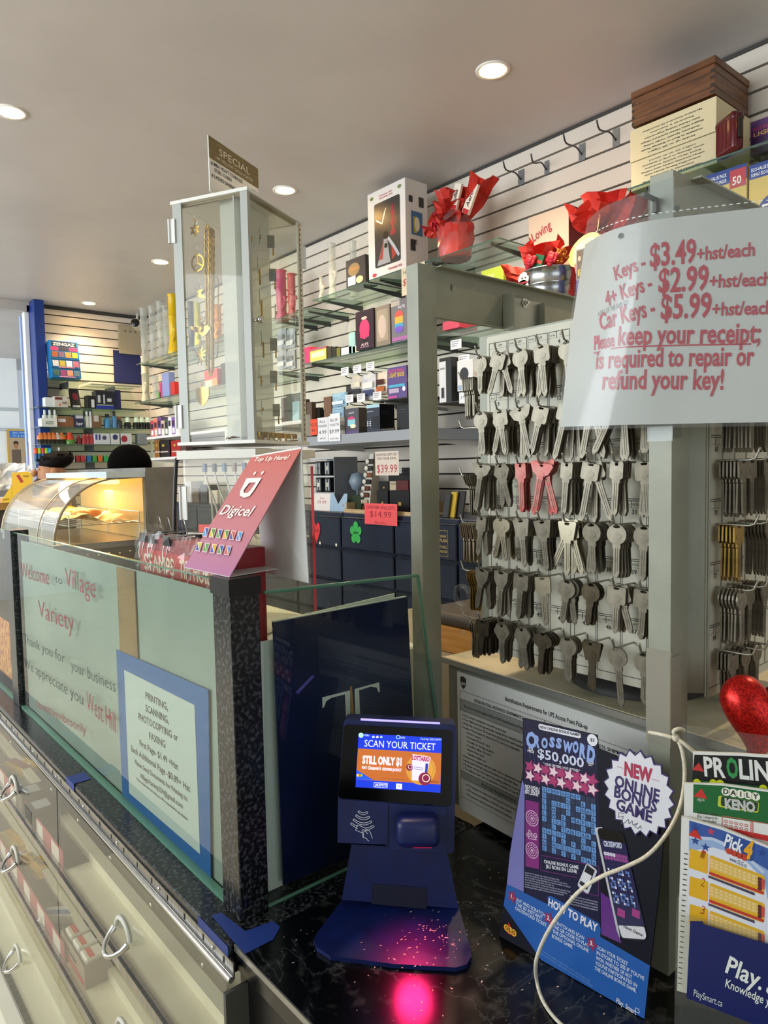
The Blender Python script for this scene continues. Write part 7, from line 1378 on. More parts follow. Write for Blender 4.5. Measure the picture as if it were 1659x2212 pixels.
t = thing('watch_display', 'grey stepped watch display case on the filing cabinets', 'display case', (2.30, onX(700, 1090, 2.30).y, ZC_), RW); wd = abs(onX(668, 1100, 2.3).y - onX(724, 1100, 2.3).y); hh = onX(712, 972, 2.3).z - ZC_ - .04
b = B(); b.m(K('#c4c8cc', .4)); [b.box(-wd / 2, wd / 2, 0, .12, hh * q, hh * q + .008) for q in (0, .30, .62, .965)]; b.box(-wd / 2, wd / 2, .115, .12, 0, hh); b.done('case_shelves', t)
b = B(); b.m(K('#7c8086', .4)); b.box(wd / 2, wd / 2 + .006, -.02, .14, 0, hh); b.done('side_panel', t)
for r in range(3):
    for c in range(3):
        b = B(); b.m(K('#15181a', .35)); b.box(-.026, .026, 0, .035, 0, .082, .002); b.m(K('#aab4ba', .3)); b.box(-.018, .018, -.001, 0, .010, .072); b.m(K(random.choice(['#e6e4da', '#c8c4b0', '#3a3c40']), .3)); b.disc(0, .042, .013, -.0014, 14); b.m(K('#22201c', .4)); b.rect(-.006, .054, .006, .072, -.0013); b.rect(-.006, .010, .006, .030, -.0013)
        tag(b.done('boxed_watch', loc=V((2.30, t.location.y, ZC_)) + V((.03, -(-wd / 2 + .034 + c * (wd - .06) / 2.2), hh * (0, .30, .62)[r] + .0085)), rot=RW), 'boxed wrist watch in the grey stepped display case', 'watch', 'boxed watches in the display case')
slip_card('small white round logo price card before the watch case', 676, 711, 1066, 1104, 2.24, '#e4e2e0', [('19.99', '#c04a5a', .42, .5, .2), ('ONLY', '#c04a5a', .68, .3, .1)], rot=-.15)
b = B(); p0 = onX(712, 1105, 2.24); w_ = abs(p0.y - onX(748, 1105, 2.24).y); h_ = onX(730, 1066, 2.24).z - ZC_; b.m(K('#9ab8d4', .45)); b.prism([(-w_ / 2, 0), (w_ / 2, 0), (w_ / 2, h_), (w_ * .32, h_), (.0, h_ * .40), (-w_ * .32, h_), (-w_ / 2, h_)], 0, .002); b.m(K('#c04a4a')); b.disc(w_ * .3, h_ * .35, .005, -.0004, 8); tag(b.done('notched_card', loc=(2.24, p0.y - w_ / 2, ZC_), rot=(-.1, 0, RW)), 'pale blue notched display card beside the logo card', 'card')
carton('green_box', 'dark green felt box behind the notched card', 'box', 748, 780, 1071, 1106, X=2.28, dep=.08, col='#2c3a24', z=ZC_)
lath('round_sign', 'blue grey rounded display sign on the cabinet top', 'sign', 772, 1020, 2.40, ZC_, [(.2, 0), (.2, .02), (.04, .04), (.04, .5), (.16, .55), (.24, .75), (.16, .95), (0, 1)], [(K('#8a9cac', .4), 0, 7)], n=12)
t = thing('watch_tower', 'tall leaning rack of strap watches beside the shaving price card', 'watch stand', (2.30, onX(790, 1110, 2.30).y, ZC_), RW); hh = onX(808, 980, 2.30).z - ZC_
b = B(); b.m(K('#d0ccc0', .4)); b.prism([(-.05, 0), (.03, 0), (.075, hh), (.045, hh)], .0, .05); b.done('stand', t)
for k in range(8):
    z_ = hh * (.05 + k * .115); x_ = -.02 + .085 * (z_ / hh); b = B(); b.m(K(random.choice(['#2c201a', '#7a4a2c', '#1a1a1c', '#b8a890', '#5a2c1c']), .4)); b.box(x_ - .032, x_ + .032, -.012, -.001, z_ - .008, z_ + .016, .004); b.m(K('#d8d6cc', .25, .3)); b.T = Matrix.Translation((x_ - .012, -.0125, z_ + .004)) @ Matrix.Rotation(pi / 2, 4, 'X'); b.lathe([(.013, 0), (.013, .004), (.011, .005), (0, .005)], 14)
    tag(b.done('strap_watch', loc=t.location, rot=RW), 'strap watch on the leaning watch rack', 'watch', 'strap watches on the leaning rack')
b = B(); b.m(noisy('pale_wood', [(0.4, '#b09a74'), (0.6, '#c2ac86')], scale=(1, 10, 1), freq=8, rough=.5)); w_ = abs(onX(745, 1110, 2.22).y - onX(897, 1114, 2.22).y); b.box(-w_ / 2, w_ / 2, 0, .010, 0, .018); b.box(-w_ / 2, -w_ / 2 + .01, .01, .3, 0, .05); b.box(-w_ / 2, w_ / 2, .29, .3, 0, .05); b.box(-w_ / 2, w_ / 2, .01, .29, 0, .003); tag(b.done('wooden_tray', loc=(2.215, (onX(745, 1110, 2.22).y + onX(897, 1114, 2.22).y) / 2, ZT + .0002), rot=RW), 'shallow pale wooden tray under the wallets', 'tray')
WL = [(814, 838, 1060, '#1c1c20', 'black wallet with gold clasp'), (842, 884, 1060, '#17181c', 'wide black wallet with gold badge'), (886, 905, 1062, '#2c3444', 'slate blue wallet'), (818, 840, 1040, '#131316', 'upper black snap wallet'), (842, 858, 1040, '#c8b89a', 'cream and black striped wallet'), (856, 882, 1038, '#6a2a2c', 'burgundy wallet'), (884, 905, 1040, '#14151a', 'upper right black wallet'), (868, 893, 1010, '#1c2430', 'top dark blue wallet stack')]
for k, (l, r, t_, c, lb) in enumerate(WL):
    up = 0 if k < 3 else .10 if k < 7 else .19
    carton('leather_wallet', lb + ' in the wooden tray display', 'wallet', l, r, t_, t_ + 38, X=2.25 + (.05 if k >= 3 else 0) + (.04 if k == 7 else 0), dep=.03, col=c, z=ZT + .0036 + up, pr=[('r', '#b8923a', .45, .35, .6, .5)] if k in (0, 1, 3) else [('r', '#3a3a40', .1, .75, .9, .8)], rough=.35)
b = B(); b.m(K('#101114', .5)); b.box(-.14, .14, 0, .05, 0, .095); b.box(-.14, .14, .05, .09, 0, .185); tag(b.done('wallet_riser', loc=(2.305, onX(862, 1090, 2.3).y, ZT + .0036), rot=RW), 'black stepped riser holding up the wallets', 'riser')
# between the upright and the key cabinet
for k, (l, r, t_, b_, X, c, lb, pr_) in enumerate(((950, 976, 770, 870, 2.22, '#1c1d20', 'black and white speaker carton seen beside the rack upright', [('r', '#d8dade', .0, .0, .55, .92), ('r', '#2a2c30', .15, .12, .4, .35), ('t', '#3a3c40', 'audio', .28, .75, .4, .05)]), (988, 1022, 775, 842, 2.22, '#dcdde0', 'white carton with a round black speaker picture', [('d', '#22262a', .45, .55, .28, .22), ('r', '#9ab0c8', .05, .05, .95, .2)]), (956, 992, 688, 707, 2.30, '#d04a62', 'flat pink box under the rack beam', []))):
    carton('speaker_carton' if k < 2 else 'flat_box', lb, 'box', l, r, t_, b_, X=X, dep=.12, col=c, pr=pr_)
shelf('black wire shelf between the rack upright and key cabinet', 2.02, 2.29, onX(976, 870, 2.22).z - .0006, x0=2.17, mat=M_bk, th=.005, group=None, name='wire_shelf')
slip_card('white shelf ticket below the round speaker carton', 992, 1024, 846, 870, 2.165, '#dfe2e8', [('19.99', '#3a5a8a', .4, .7, .3)])
for k, (l, r, t_, c) in enumerate(((955, 967, 1066, '#23262c'), (968, 980, 1062, '#c8a832'), (982, 998, 1060, '#15161a'), (960, 975, 1082, '#d8d8d4'))): carton('card_pack', ('dark card pack', 'yellow card pack', 'black card pack', 'white barcode card pack')[k] + ' on the cabinet right of the upright', 'pack', l, r, t_, 1108, X=2.24 + .015 * k, dep=.01, col=c, z=ZC_, tilt=-.2)
# wooden drawer with leather lid on the low back counter
t = thing('back_counter', 'low grey counter standing behind the key rack', 'counter', (1.25, 1.15, 0)); b = B(); b.m(K('#8a8576', .5)); zq = onX(955, 1405, 1.30).z; b.box(0, .5, -.5, .65, 0, zq - .002, .003); b.done('counter_body', t)
t = thing('leather_topped_box', 'honey wood box with a dark leather top behind the rack', 'box', (1.30, onX(990, 1380, 1.30).y - .05, zq), RW); yy0 = onX(955, 1380, 1.3).y; hb = onX(955, 1352, 1.3).z - zq
b = B(); b.m(noisy('honey_wood', [(0.4, '#a9783a'), (0.6, '#b98a4a')], scale=(1, 1, 12), freq=6, rough=.4)); b.box(-.20, .24, 0, .30, 0, hb); b.done('wood_box', t); b = B(); b.m(K('#35302c', .5)); b.box(-.20, .24, .004, .30, hb, hb + .035, .012, 2); b.done('leather_top', t); b = B(); b.m(K('#c8b088', .3, .6)); p = onX(1002, 1365, 1.3); b.disc(-(p.y - t.location.y), p.z - zq, .006, -.0006, 12); b.done('screw_cap', t)
p = onX(1000, 1340, 1.33); b = B(); b.m(M_clear); n = 16; b.tube([(.026 * cos(2 * pi * k / n), 0, .040 + .026 * sin(2 * pi * k / n)) for k in range(n + 1)], .007, 8); b.tube([(-.014, 0, .018), (-.030, 0, .0)], .006, 6); b.tube([(.0, 0, .015), (-.004, 0, .0)], .006, 6); tag(b.done('glass_tape_dispenser', loc=(1.35, onX(1000, 1340, 1.35).y, zq + hb + .0360), rot=RW), 'clear plastic ring shaped dispenser on the leather top', 'dispenser')
# ================================================================ far corner: back slatwall and the far end of the right-hand wall
YF = 6.12
ZB = [2.257, 2.034, 1.875, 1.738, 1.592]
def bshelf(label, xa, xb, z):
    t = thing('glass_shelf', label, 'shelf', ((xa + xb) / 2, 6.08, z - .006), 0, 'glass shelves on the back slatwall'); h = (xb - xa) / 2
    b = B(); b.m(M_shelf); b.box(-h, h, 0, YB - .015 - 6.08, 0, .006); b.m(M_edge); b.box(-h, h, -.0006, 0, 0, .006); b.done('shelf_board', t)
    b = B(); b.m(K('#44474a', .4)); b.prism([(-.002, 0), (.002, 0), (.002, -.05), (-.002, -.05)], .05, YB - .015 - 6.08); b.done('bracket', t)
bshelf('short glass shelf under the lighter display', 1.66, 1.97, ZB[0]); bshelf('faint glass shelf below the blue paper', 1.98, 2.40, ZB[0] - .02)
for k, lb in ((1, 'glass shelf with the white boxes and the dark bag'), (2, 'glass shelf with the white capped bottles'), (3, 'glass shelf with the orange bottles'), (4, 'lowest glass shelf with the bright caps')): bshelf(lb + ' on the back wall', 1.56, 2.43, ZB[k])
o = carton('lighter_display', 'blue three tier lighter display box high on the back slatwall', 'display box', 113, 176, 731, 816, wallY=6.10, dep=.10, col='#1e7ab8', z=ZB[0] + .0185, rough=.3, pr=[('r', '#2a2a30', .08, .84, .94, .98), ('t', '#f0f2f4', 'ZENGAZ', .5, .87, .75, .085), ('r', '#d83a6a', .04, .73, .30, .83), ('r', '#d83a6a', .68, .73, .96, .83), ('r', '#3a3444', .32, .73, .66, .83), ('r', '#0f3a58', 0, .485, 1, .51), ('r', '#0f3a58', 0, .235, 1, .26)] + [('r', h_, .06 + .23 * (k % 4), (.55, .30, .05)[k // 4], .26 + .23 * (k % 4), (.70, .46, .20)[k // 4]) for k, h_ in enumerate(('#a85a34', '#7a5a78', '#d89048', '#a8b838', '#c8ccd0', '#b8a840', '#dce8ea', '#b86a80', '#4a6a5a', '#9a4a78', '#d8987a', '#6a8494'))] + [('r', '#d88aa8', .25, .005, .8, .035), ('r', '#d88aa8', .25, .265, .8, .29)], tilt=-.18)
b = B(); b.m(K('#1c2560', .6)); p0, p1 = onY(247, 826, YB - .02), onY(303, 761, YB - .02); b.box(0, p1.x - p0.x, 0, .0015, 0, p1.z - p0.z); tag(b.done('blue_paper', loc=(p0.x, YB - .02, p0.z)), 'plain dark blue paper sheet pinned to the back slatwall', 'paper')
b = B(); b.m(K('#a9a08a', .5)); p0, p1 = onY(258, 763, YB - .03), onY(304, 705, YB - .03); b.box(0, p1.x - p0.x, 0, .016, 0, p1.z - p0.z, .002); b.m(K('#7a7264')); [b.disc((p1.x - p0.x) * (.3 + .22 * k), (p1.z - p0.z) * .78, .012, -.0006, 10) for k in range(3)]; tag(b.done('breaker_panel', loc=(p0.x, YB - .03, p0.z)), 'grey beige electrical panel in the back corner below the camera', 'panel')
p = onY(288, 702, 6.22); t = thing('security_camera', 'white bullet security camera with a black lens in the back corner', 'camera', (p.x + .03, p.y, p.z), rot=(0, 0, -.55))
b = B(); b.m(K('#dcdad4', .4)); b.T = Matrix.Rotation(1.45, 4, 'X'); b.lathe([(.030, -.06), (.036, -.05), (.036, .05), (.040, .055), (.040, .07)], 16); b.done('body', t); b = B(); b.m(K('#111214', .2)); b.T = Matrix.Rotation(1.45, 4, 'X'); b.lathe([(.039, .068), (.034, .075), (0, .072)], 16); b.done('lens', t)
b = B(); b.m(K('#dcdad4', .4)); b.tube([(0, .02, .03), (0, .05, .10), (0, .05, HC - p.z - .001)], .010, 8); b.done('mount_arm', t)
# row on the 2.03 shelf
carton('tape_box', 'plain white box at the left end of the upper back shelf', 'box', 98, 118, 858, 878, wallY=YF, dep=.09, col='#e4e8ea', z=ZB[1])
carton('tape_box', 'white box with a brown band beside the plain white box', 'box', 118, 147, 856, 878, wallY=YF - .01, dep=.09, col='#d4ccc4', z=ZB[1], pr=[('r', '#6a3430', .05, .7, .6, .92), ('d', '#e06a48', .4, .25, .06, .12), ('t', '#3a3634', 'TAPES', .75, .3, .4, .25)])
pouch_ = carton('dark_bag', 'tilted black and red snack bag on the upper back shelf', 'bag', 156, 176, 836, 879, wallY=YF, dep=.03, col='#242226', z=ZB[1], tilt=-.35, pr=[('d', '#8a2a3a', .5, .6, .3, .2), ('r', '#c8c4c0', .1, .05, .9, .15)])
carton('kit_box', 'small black and white kit box left of the large kit', 'box', 189, 206, 854, 880, wallY=YF, dep=.08, col='#15161c', z=ZB[1], pr=[('r', '#d8dce0', .5, .1, .9, .7)])
carton('kit_box', 'large black printed kit box with blue base on the upper back shelf', 'box', 208, 247, 844, 881, wallY=YF, dep=.10, col='#1c1f2c', z=ZB[1], pr=[('r', '#2038a0', 0, 0, 1, .2), ('r', '#c8ccd0', .1, .35, .25, .75), ('r', '#b8bcc4', .4, .3, .5, .8), ('r', '#d8d8d4', .62, .42, .86, .6), ('r', '#a8b8a0', .05, .2, .95, .25)])
carton('kit_box', 'navy box at the right of the large kit box', 'box', 247, 262, 842, 884, wallY=YF + .03, dep=.06, col='#1a2664', z=ZB[1])
CAPB = [(.25, 0), (.25, .62), (.13, .72), (.13, .78), (.15, .78), (.15, 1.0), (0, 1.0)]
SLIM = [(.115, 0), (.115, .55), (.115, .60), (.105, .60), (.118, .62), (.118, 1.0), (0, 1.0)]
SPR = [(.14, 0), (.15, .02), (.15, .66), (.06, .72), (.07, .74), (.07, .97), (0, 1)]
def bottle(name, label, cat, xc, yt, z, c0, c1, prof=SPR, group=None, wallY=YF + .03): return lath(name, label, cat, xc, yt, 0, z, prof, [(K(c0, .35), 0, 3), (K(c1, .35), 3, 6)], group, 12, wallY)
carton('bottle_tray', 'white tray holding three white bottles', 'tray', 90, 124, 903, 920, wallY=YF - .02, dep=.10, col='#e2e6e2', z=ZB[2], pr=[('t', '#4a6a4a', 'ALEOS', .5, .3, .5, .4)])
for k in range(3): bottle('white_bottle', 'white bottle in the white tray on the back shelf', 'bottle', 96 + k * 11, 885, ZB[2] + .002, '#dfe6dc', '#e8ece8', group='white bottles in the tray', wallY=YF + .03)
carton('brown_carton', 'brown cardboard carton with a white label on the back shelf', 'carton', 125, 160, 900, 922, wallY=YF, dep=.09, col='#8a5a3a', z=ZB[2], pr=[('r', '#d8dce0', .04, .5, .5, .8)]); carton('label_box', 'navy and white labelled box beside the brown carton', 'box', 162, 182, 896, 921, wallY=YF, dep=.08, col='#2a3252', z=ZB[2], pr=[('r', '#c8ccd8', .1, .72, .9, .95), ('t', '#e0e4ec', 'Super', .5, .2, .7, .25)])
for k in range(2): bottle('white_bottle', ('white spray bottle right of the labelled box', 'second white spray bottle right of the labelled box')[k], 'bottle', 187 + k * 8, 888, ZB[2], '#d8dcdc', '#e8ecec')
carton('brown_carton', 'open brown carton behind the blue spray cans', 'carton', 199, 220, 897, 922, wallY=YF, dep=.08, col='#7a5a40', z=ZB[2], pr=[('r', '#c8c8c4', .2, .5, .7, .98)])
bottle('spray_can', 'pale blue spray can with dark cap', 'can', 231, 895, ZB[2], '#4a8ab8', '#23262c', CAPB); bottle('spray_can', 'blue spray can with an orange patch and white nozzle', 'can', 246, 888, ZB[2], '#5a92c0', '#2a2c30', SPR); bottle('small_jar', 'dark jar with a rusty cap beside the spray cans', 'jar', 257, 900, ZB[2], '#3a3c44', '#b85a38', CAPB)
for k in range(4): bottle('dropper_bottle', 'black dropper bottle with white cap and yellow label', 'bottle', 275 + (0, 19, 31, 43)[k], 902, ZB[2] - .0, '#17181a', '#e8eaea', [(.30, 0), (.30, .5), (.22, .56), (.22, .58), (.20, .58), (.17, 1), (0, 1)], group='black dropper bottles with white caps')
for k in range(4):
    p = onY(275 + (0, 19, 31, 43)[k], 922, YF - .02)
for k in range(6): bottle('orange_bottle', 'orange capped bottle in the row on the back shelf', 'bottle', 88 + k * 9, 935, ZB[3], '#2c241c', '#d8783a' if k != 4 else '#c8b8a8', [(.32, 0), (.32, .38), (.34, .4), (.34, .42), (.34, .72), (.16, .86), (.14, 1)], group='orange bottles on the back shelf')
bottle('toy_bottle', 'red yellow and green striped toy bottle', 'bottle', 150, 935, ZB[3], '#5a8a3a', '#d8482c', [(.42, 0), (.42, .2), (.42, .38), (.36, .4), (.30, .75), (.2, .85), (.2, 1)]); bottle('toy_bottle', 'dark red bottle beside the striped toy bottle', 'bottle', 170, 940, ZB[3], '#7a1c24', '#a83a3c', CAPB)
for k in range(3): bottle('red_bottle', 'red bottle in the red tray on the back shelf', 'bottle', 181 + k * 8, 938, ZB[3], '#a8303a', '#c85a58', CAPB, 'red bottles in a row')
for k, (l, r, c, pr_, lb) in enumerate(((204, 238, '#d2d6e0', [('r', '#3a4a8a', .08, .4, .2, .9), ('r', '#3a4a8a', .28, .4, .4, .9), ('d', '#4a4a68', .65, .6, .14, .2)], 'wide white carton with navy stripes'), (240, 259, '#d8d8dc', [('d', '#34406a', .5, .65, .3, .25)], 'white carton with a navy diamond'), (262, 285, '#d8dadc', [('d', '#a83040', .3, .5, .3, .3)], 'white carton with a red spot'), (300, 319, '#8a8e94', [], 'grey carton in the dark corner'))): carton('goods_carton', lb + ' on the orange bottle shelf', 'carton', l, r, 936, 958, wallY=YF, dep=.08, col=c, z=ZB[3], pr=pr_)
for k, c in enumerate(('#e8542c', '#a8d838', '#e84a58', '#8ad83a', '#3aa8d8')): bottle('spray_can', 'blue can with a ' + ('orange', 'lime', 'pink', 'green', 'sky blue')[k] + ' cap on the lowest back shelf', 'can', 77 + k * 7.5, 968, ZB[4], '#2a5a9a', c, SLIM, wallY=YF)
bottle('white_bottle', 'white pump bottle on the lowest back shelf', 'bottle', 127, 966, ZB[4], '#dcdcd6', '#e8e8e4')
for k, (x, c) in enumerate(((113, '#d8484a'), (118, '#7ac83a'), (158, '#c8b8a0'), (170, '#9a2028'), (180, '#b83038'), (194, '#2a6aa8'), (206, '#4a9a3a'), (217, '#e0642c'), (230, '#3aa85a'))): carton('small_tin', ('coral', 'lime', 'sand', 'dark red', 'crimson', 'blue', 'green', 'orange', 'mint')[k] + ' small tin on the lowest back shelf', 'tin', x - 4, x + 4, 984, 999, wallY=YF, dep=.05, col=c, z=ZB[4])
# far end of the right-hand wall
shelf('top glass shelf with the tall glass pipes in the far corner', 3.62, 5.86, 2.39); shelf('glass shelf below the tall glass pipes', 3.62, 5.93, 2.078); shelf('white shelf of colourful packs in the far corner', 3.80, 5.70, 1.781, mat=K('#dfe3ea', .4), th=.018, group=None, name='metal_shelf'); shelf('white shelf of dark snack bags in the far corner', 3.80, 5.68, 1.612, mat=K('#dfe3ea', .4), th=.018, group=None, name='metal_shelf')
for k, (x, y, lb) in enumerate(((309, 666, 'tall clear glass pipe farthest into the corner'), (328, 661, 'second tall clear glass pipe from the corner'), (345, 651, 'tallest clear glass pipe, third from the corner'), (358, 661, 'clear glass pipe next to the yellow pipe'))): pipe(lb, x, y, 2.36, 2.39, r=.028, base=1.2, stem=k % 2 == 0)
pipe('bright yellow plastic water pipe beside the jewellery tower', 371, 636, 2.36, 2.39, mat=K('#e8c010', .3), r=.030, base=1.45)
pipe('cream coloured pipe standing on the second shelf', 312, 770, 2.40, 2.078, mat=K('#d4ccb0', .35), r=.03, base=1.3); pipe('small clear beaker pipe below the tall pipes', 335, 812, 2.36, 2.078, r=.025, base=1.9)
for k, (l, r, t_, c, lb) in enumerate(((351, 366, 803, '#8a9ad0', 'pale blue upright box'), (345, 350, 826, '#c83a7a', 'pink box edge'), (369, 377, 824, '#c82a2c', 'small red box'), (340, 347, 846, '#5aa848', 'green ball pack'))): carton('small_box', lb + ' on the second shelf of the far corner', 'box', l, r, t_, 858, X=2.32, dep=.05, col=c, z=2.078)
PC = ['#b8485a', '#d87a5a', '#6a4a8a', '#c8b8a8', '#3a5a3a', '#d8dce4', '#7a5ab0', '#e4e4ea']
for k in range(8): carton('candy_pack', ('rose', 'peach', 'plum', 'cream', 'dark green', 'white', 'violet', 'pearl')[k] + ' pack in the row of colourful packs in the far corner', 'pack', 326 + k * 7.6, 333 + k * 7.6, 908 - (k % 3) * 4 - (8 if k == 6 else 0), 940, X=2.31, dep=.10, col=PC[k], z=1.7815, pr=[('r', '#3a2a3a', .1, .5, .8, .8), ('r', '#e8e4e8', .2, .1, .9, .4)])
for k, (l, r, c, a_) in enumerate(((334, 347, '#8a5a24', 'amber'), (345, 366, '#1c1512', 'black'), (370, 390, '#a8241c', 'red'), (391, 402, '#5a3a3c', 'maroon'))): carton('snack_bag', a_ + ' snack bag on the white shelf behind the beanie', 'bag', l, r, 950, 985, X=2.31, dep=.06, col=c, z=1.6125, pr=[('d', '#b8a038', .4, .7, .14, .08), ('r', '#c8b8b0', .1, .28, .9, .36)])
# goods glimpsed through the jewellery tower
pipe('black glass pipe seen through the jewellery tower', 411, 652, 2.36, 2.39, mat=K('#1f2024', .2), r=.022, base=1.2); pipe('olive green pipe seen through the jewellery tower', 425, 655, 2.36, 2.39, mat=K('#a8a83a', .3), r=.022, base=1.3); pipe('orange pipe seen behind the rope chains', 466, 660, 2.36, 2.39, mat=K('#d88a2a', .3), r=.035, base=1.2)
carton('red_box', 'red and cream box seen through the foot of the jewellery tower', 'box', 442, 470, 795, 832, X=2.32, dep=.10, col='#d83a30', z=2.078, pr=[('r', '#e0d4b8', 0, 0, 1, .45), ('r', '#c88a4a', .6, 0, 1, .5)]); carton('dark_box', 'dark box beside the red and cream box', 'box', 478, 500, 780, 832, X=2.34, dep=.10, col='#3a3028', z=2.078)
pipe('pink pipe with a red neck seen through the tower', 606, 585, 2.38, ZS1 - .035, mat=K('#d03a78', .3), r=.032, base=1.3); pipe('red necked clear pipe seen through the tower', 629, 592, 2.38, ZS1 - .035, mat=K('#c8303c', .3), r=.024, base=1.2)
shelf('upper glass shelf under the pink pipe', 3.30, 3.60, ZS1 - .036)
for k in range(4): pouch(('upper left', 'upper right', 'lower left', 'lower right')[k] + ' silver blister pack hanging right of the frosted board', 601 + (k % 2) * 19, 618 + (k % 2) * 19, 708 + (k // 2) * 46, 750 + (k // 2) * 46, 2.36, ['#aeb6c4', '#dfe4ec', '#7a808c'], cat='pack', name='blister_pack')
for k, (l, r, t_, c) in enumerate(((608, 620, 858, '#3a2a22'), (620, 632, 850, '#2c3a30'), (632, 646, 866, '#8ab0c0'))): carton('small_goods', ('brown', 'dark green', 'pale blue')[k] + ' goods on the white shelf behind the tower', 'goods', l, r, t_, 905, X=2.28, dep=.06, col=c, z=1.7705)

for k, (l, r, t_, c, lb) in enumerate(((386, 398, 1050, '#15161a', 'black'), (402, 414, 1040, '#c8ccd8', 'pale lilac'), (416, 430, 1056, '#5a4a3c', 'brown'), (434, 448, 1048, '#2a3038', 'charcoal'), (452, 470, 1060, '#d8d4cc', 'cream'))): carton('cabinet_top_box', lb + ' box on the filing cabinets seen behind the charging cables', 'box', l, r, t_, 1096, X=2.27, dep=.10, col=c, z=ZC_)
# ================================================================ far left: room beyond the opening
b = B(); p0, p1 = onY(18, 1003, 9.37), onY(76, 928, 9.37); w, h = p1.x - p0.x, p1.z - p0.z; b.m(K('#c8a24a', .5)); b.box(0, w, 0, .01, 0, h); b.m(K('#b8a080', .5)); b.rect(.02, .01, w, h - .02, -.0004); b.m(K('#3a78c8', .5)); b.rect(.03, h * .76, w, h * .95, -.0008); b.m(K('#dce8f4')); b.text('ALL PHONES', w * .55, h * .88, y=-.0012, width=w * .7, height=h * .05); b.text('TV & TABLETS', w * .55, h * .79, y=-.0012, width=w * .7, height=h * .05)
for k, (x, z, r_) in enumerate(((.3, .52, .09), (.75, .48, .11))): b.m(K('#2c221c')); b.disc(w * x, h * (z + .08), w * r_, -.001, 12, h * .07); b.m(K('#a87850')); b.disc(w * x, h * z, w * r_ * .8, -.0014, 12, h * .08); b.m(K(('#6a5a4a', '#b8803a')[k])); b.rect(w * (x - .16), .012, w * (x + .16), h * (z - .1), -.0012)
tag(b.done('wall_poster', loc=(p0.x, 9.372, p0.z)), 'gold edged poster of two people under a blue banner on the far white wall', 'poster')
zc = 1.385
t = thing('wooden_counter', 'honey coloured wooden counter behind the yellow cards', 'counter', (.42, 3.12, 0)); b = B(); b.m(noisy('counter_wood', [(0.4, '#b08848'), (0.6, '#c89c58')], scale=(1, 1, 10), freq=5, rough=.45)); b.box(.20, .53, .12, .80, zc - .03, zc); b.done('counter_top', t); b = B(); b.m(K('#4a4640', .5)); b.box(.22, .51, .14, .78, 0, zc - .0305); b.done('counter_body', t)
f = Face(at(48, 1086, 3.05), (.82, -.5, 0), (0, 0, 1))
o = thing('yellow_card', 'tall yellow display card with a red pen left of the person', 'card', V((f.o.x, f.o.y, zc + .0006)), rot=f.rot); f.o.z = zc + .0006
b = B(); b.m(K('#d8b010', .45)); pts = [(x, max(z, 0)) for x, z in f.ps((25, 1086), (70, 1086), (70, 1030), (62, 1019), (25, 1021))]; b.prism(pts, 0, .004); b.m(K('#a82418')); b.line([f.p(38, 1026), f.p(48, 1042)], .012, -.0006); b.m(K('#7a3a10')); f.text(b, 'simple', (50, 1030), (62, 1031), y=-.0006, h=.012); b.done('card_face', o)
f = Face(at(18, 1098, 2.92), (.82, -.5, 0), (0, 0, 1)); f.o.z = zc + .0006
o = thing('yellow_card', 'low sloping yellow card in front of the tall yellow card', 'card', f.o, rot=f.rot); b = B(); b.m(K('#e0b818', .45)); b.prism([(x, max(z, 0)) for x, z in f.ps((4, 1098), (26, 1098), (26, 1048), (6, 1076))], 0, .004); b.m(K('#7a3a10')); f.text(b, 'smokes', (6, 1082), (20, 1080), y=-.0006, h=.012); b.done('card_face', o)
t = thing('packing_table', 'grey table piled with white bags beyond the wooden counter', 'table', (.95, 5.0, 0)); b = B(); b.m(K('#7a7c80', .5)); b.box(-.4, .42, 0, .6, 1.36, 1.40); b.done('table_top', t)
for x in (-.36, .38):
    for y in (.04, .56): b = B(); b.m(K('#5a5c60', .5)); b.box(x - .02, x + .02, y - .02, y + .02, 0, 1.3595); b.done('leg', t)
for k, (x, y, s_) in enumerate(((12, 1030, .13), (28, 1028, .12), (46, 1026, .13))):
    p = onY(x, y, 5.15); b = B(); b.m(K('#dfe3e6', .35)); b.crumple(lambda u, v: ((u - .5) * s_ * 1.6, .04 * sin(pi * u), v * s_ * 1.3), 7, 7, .012); b.crumple(lambda u, v: ((.5 - u) * s_ * 1.6, .05 + .03 * sin(pi * u), v * s_ * 1.2), 5, 5, .012); tag(b.done('plastic_bag', loc=(p.x, 5.10 + k * .10, 1.4005)), ('leftmost', 'middle', 'rightmost')[k] + ' crumpled white plastic bag on the far table', 'bag', 'white bags on the far table')
b = B(); b.m(K('#23272c', .5)); b.box(-.16, .16, 0, .14, 0, .10, .01); b.box(-.12, .10, .02, .1, .10, .17, .01); tag(b.done('till_machine', loc=(onY(14, 1000, 5.4).x, 5.40, 1.4005)), 'dark machine behind the white bags at the left edge', 'machine')

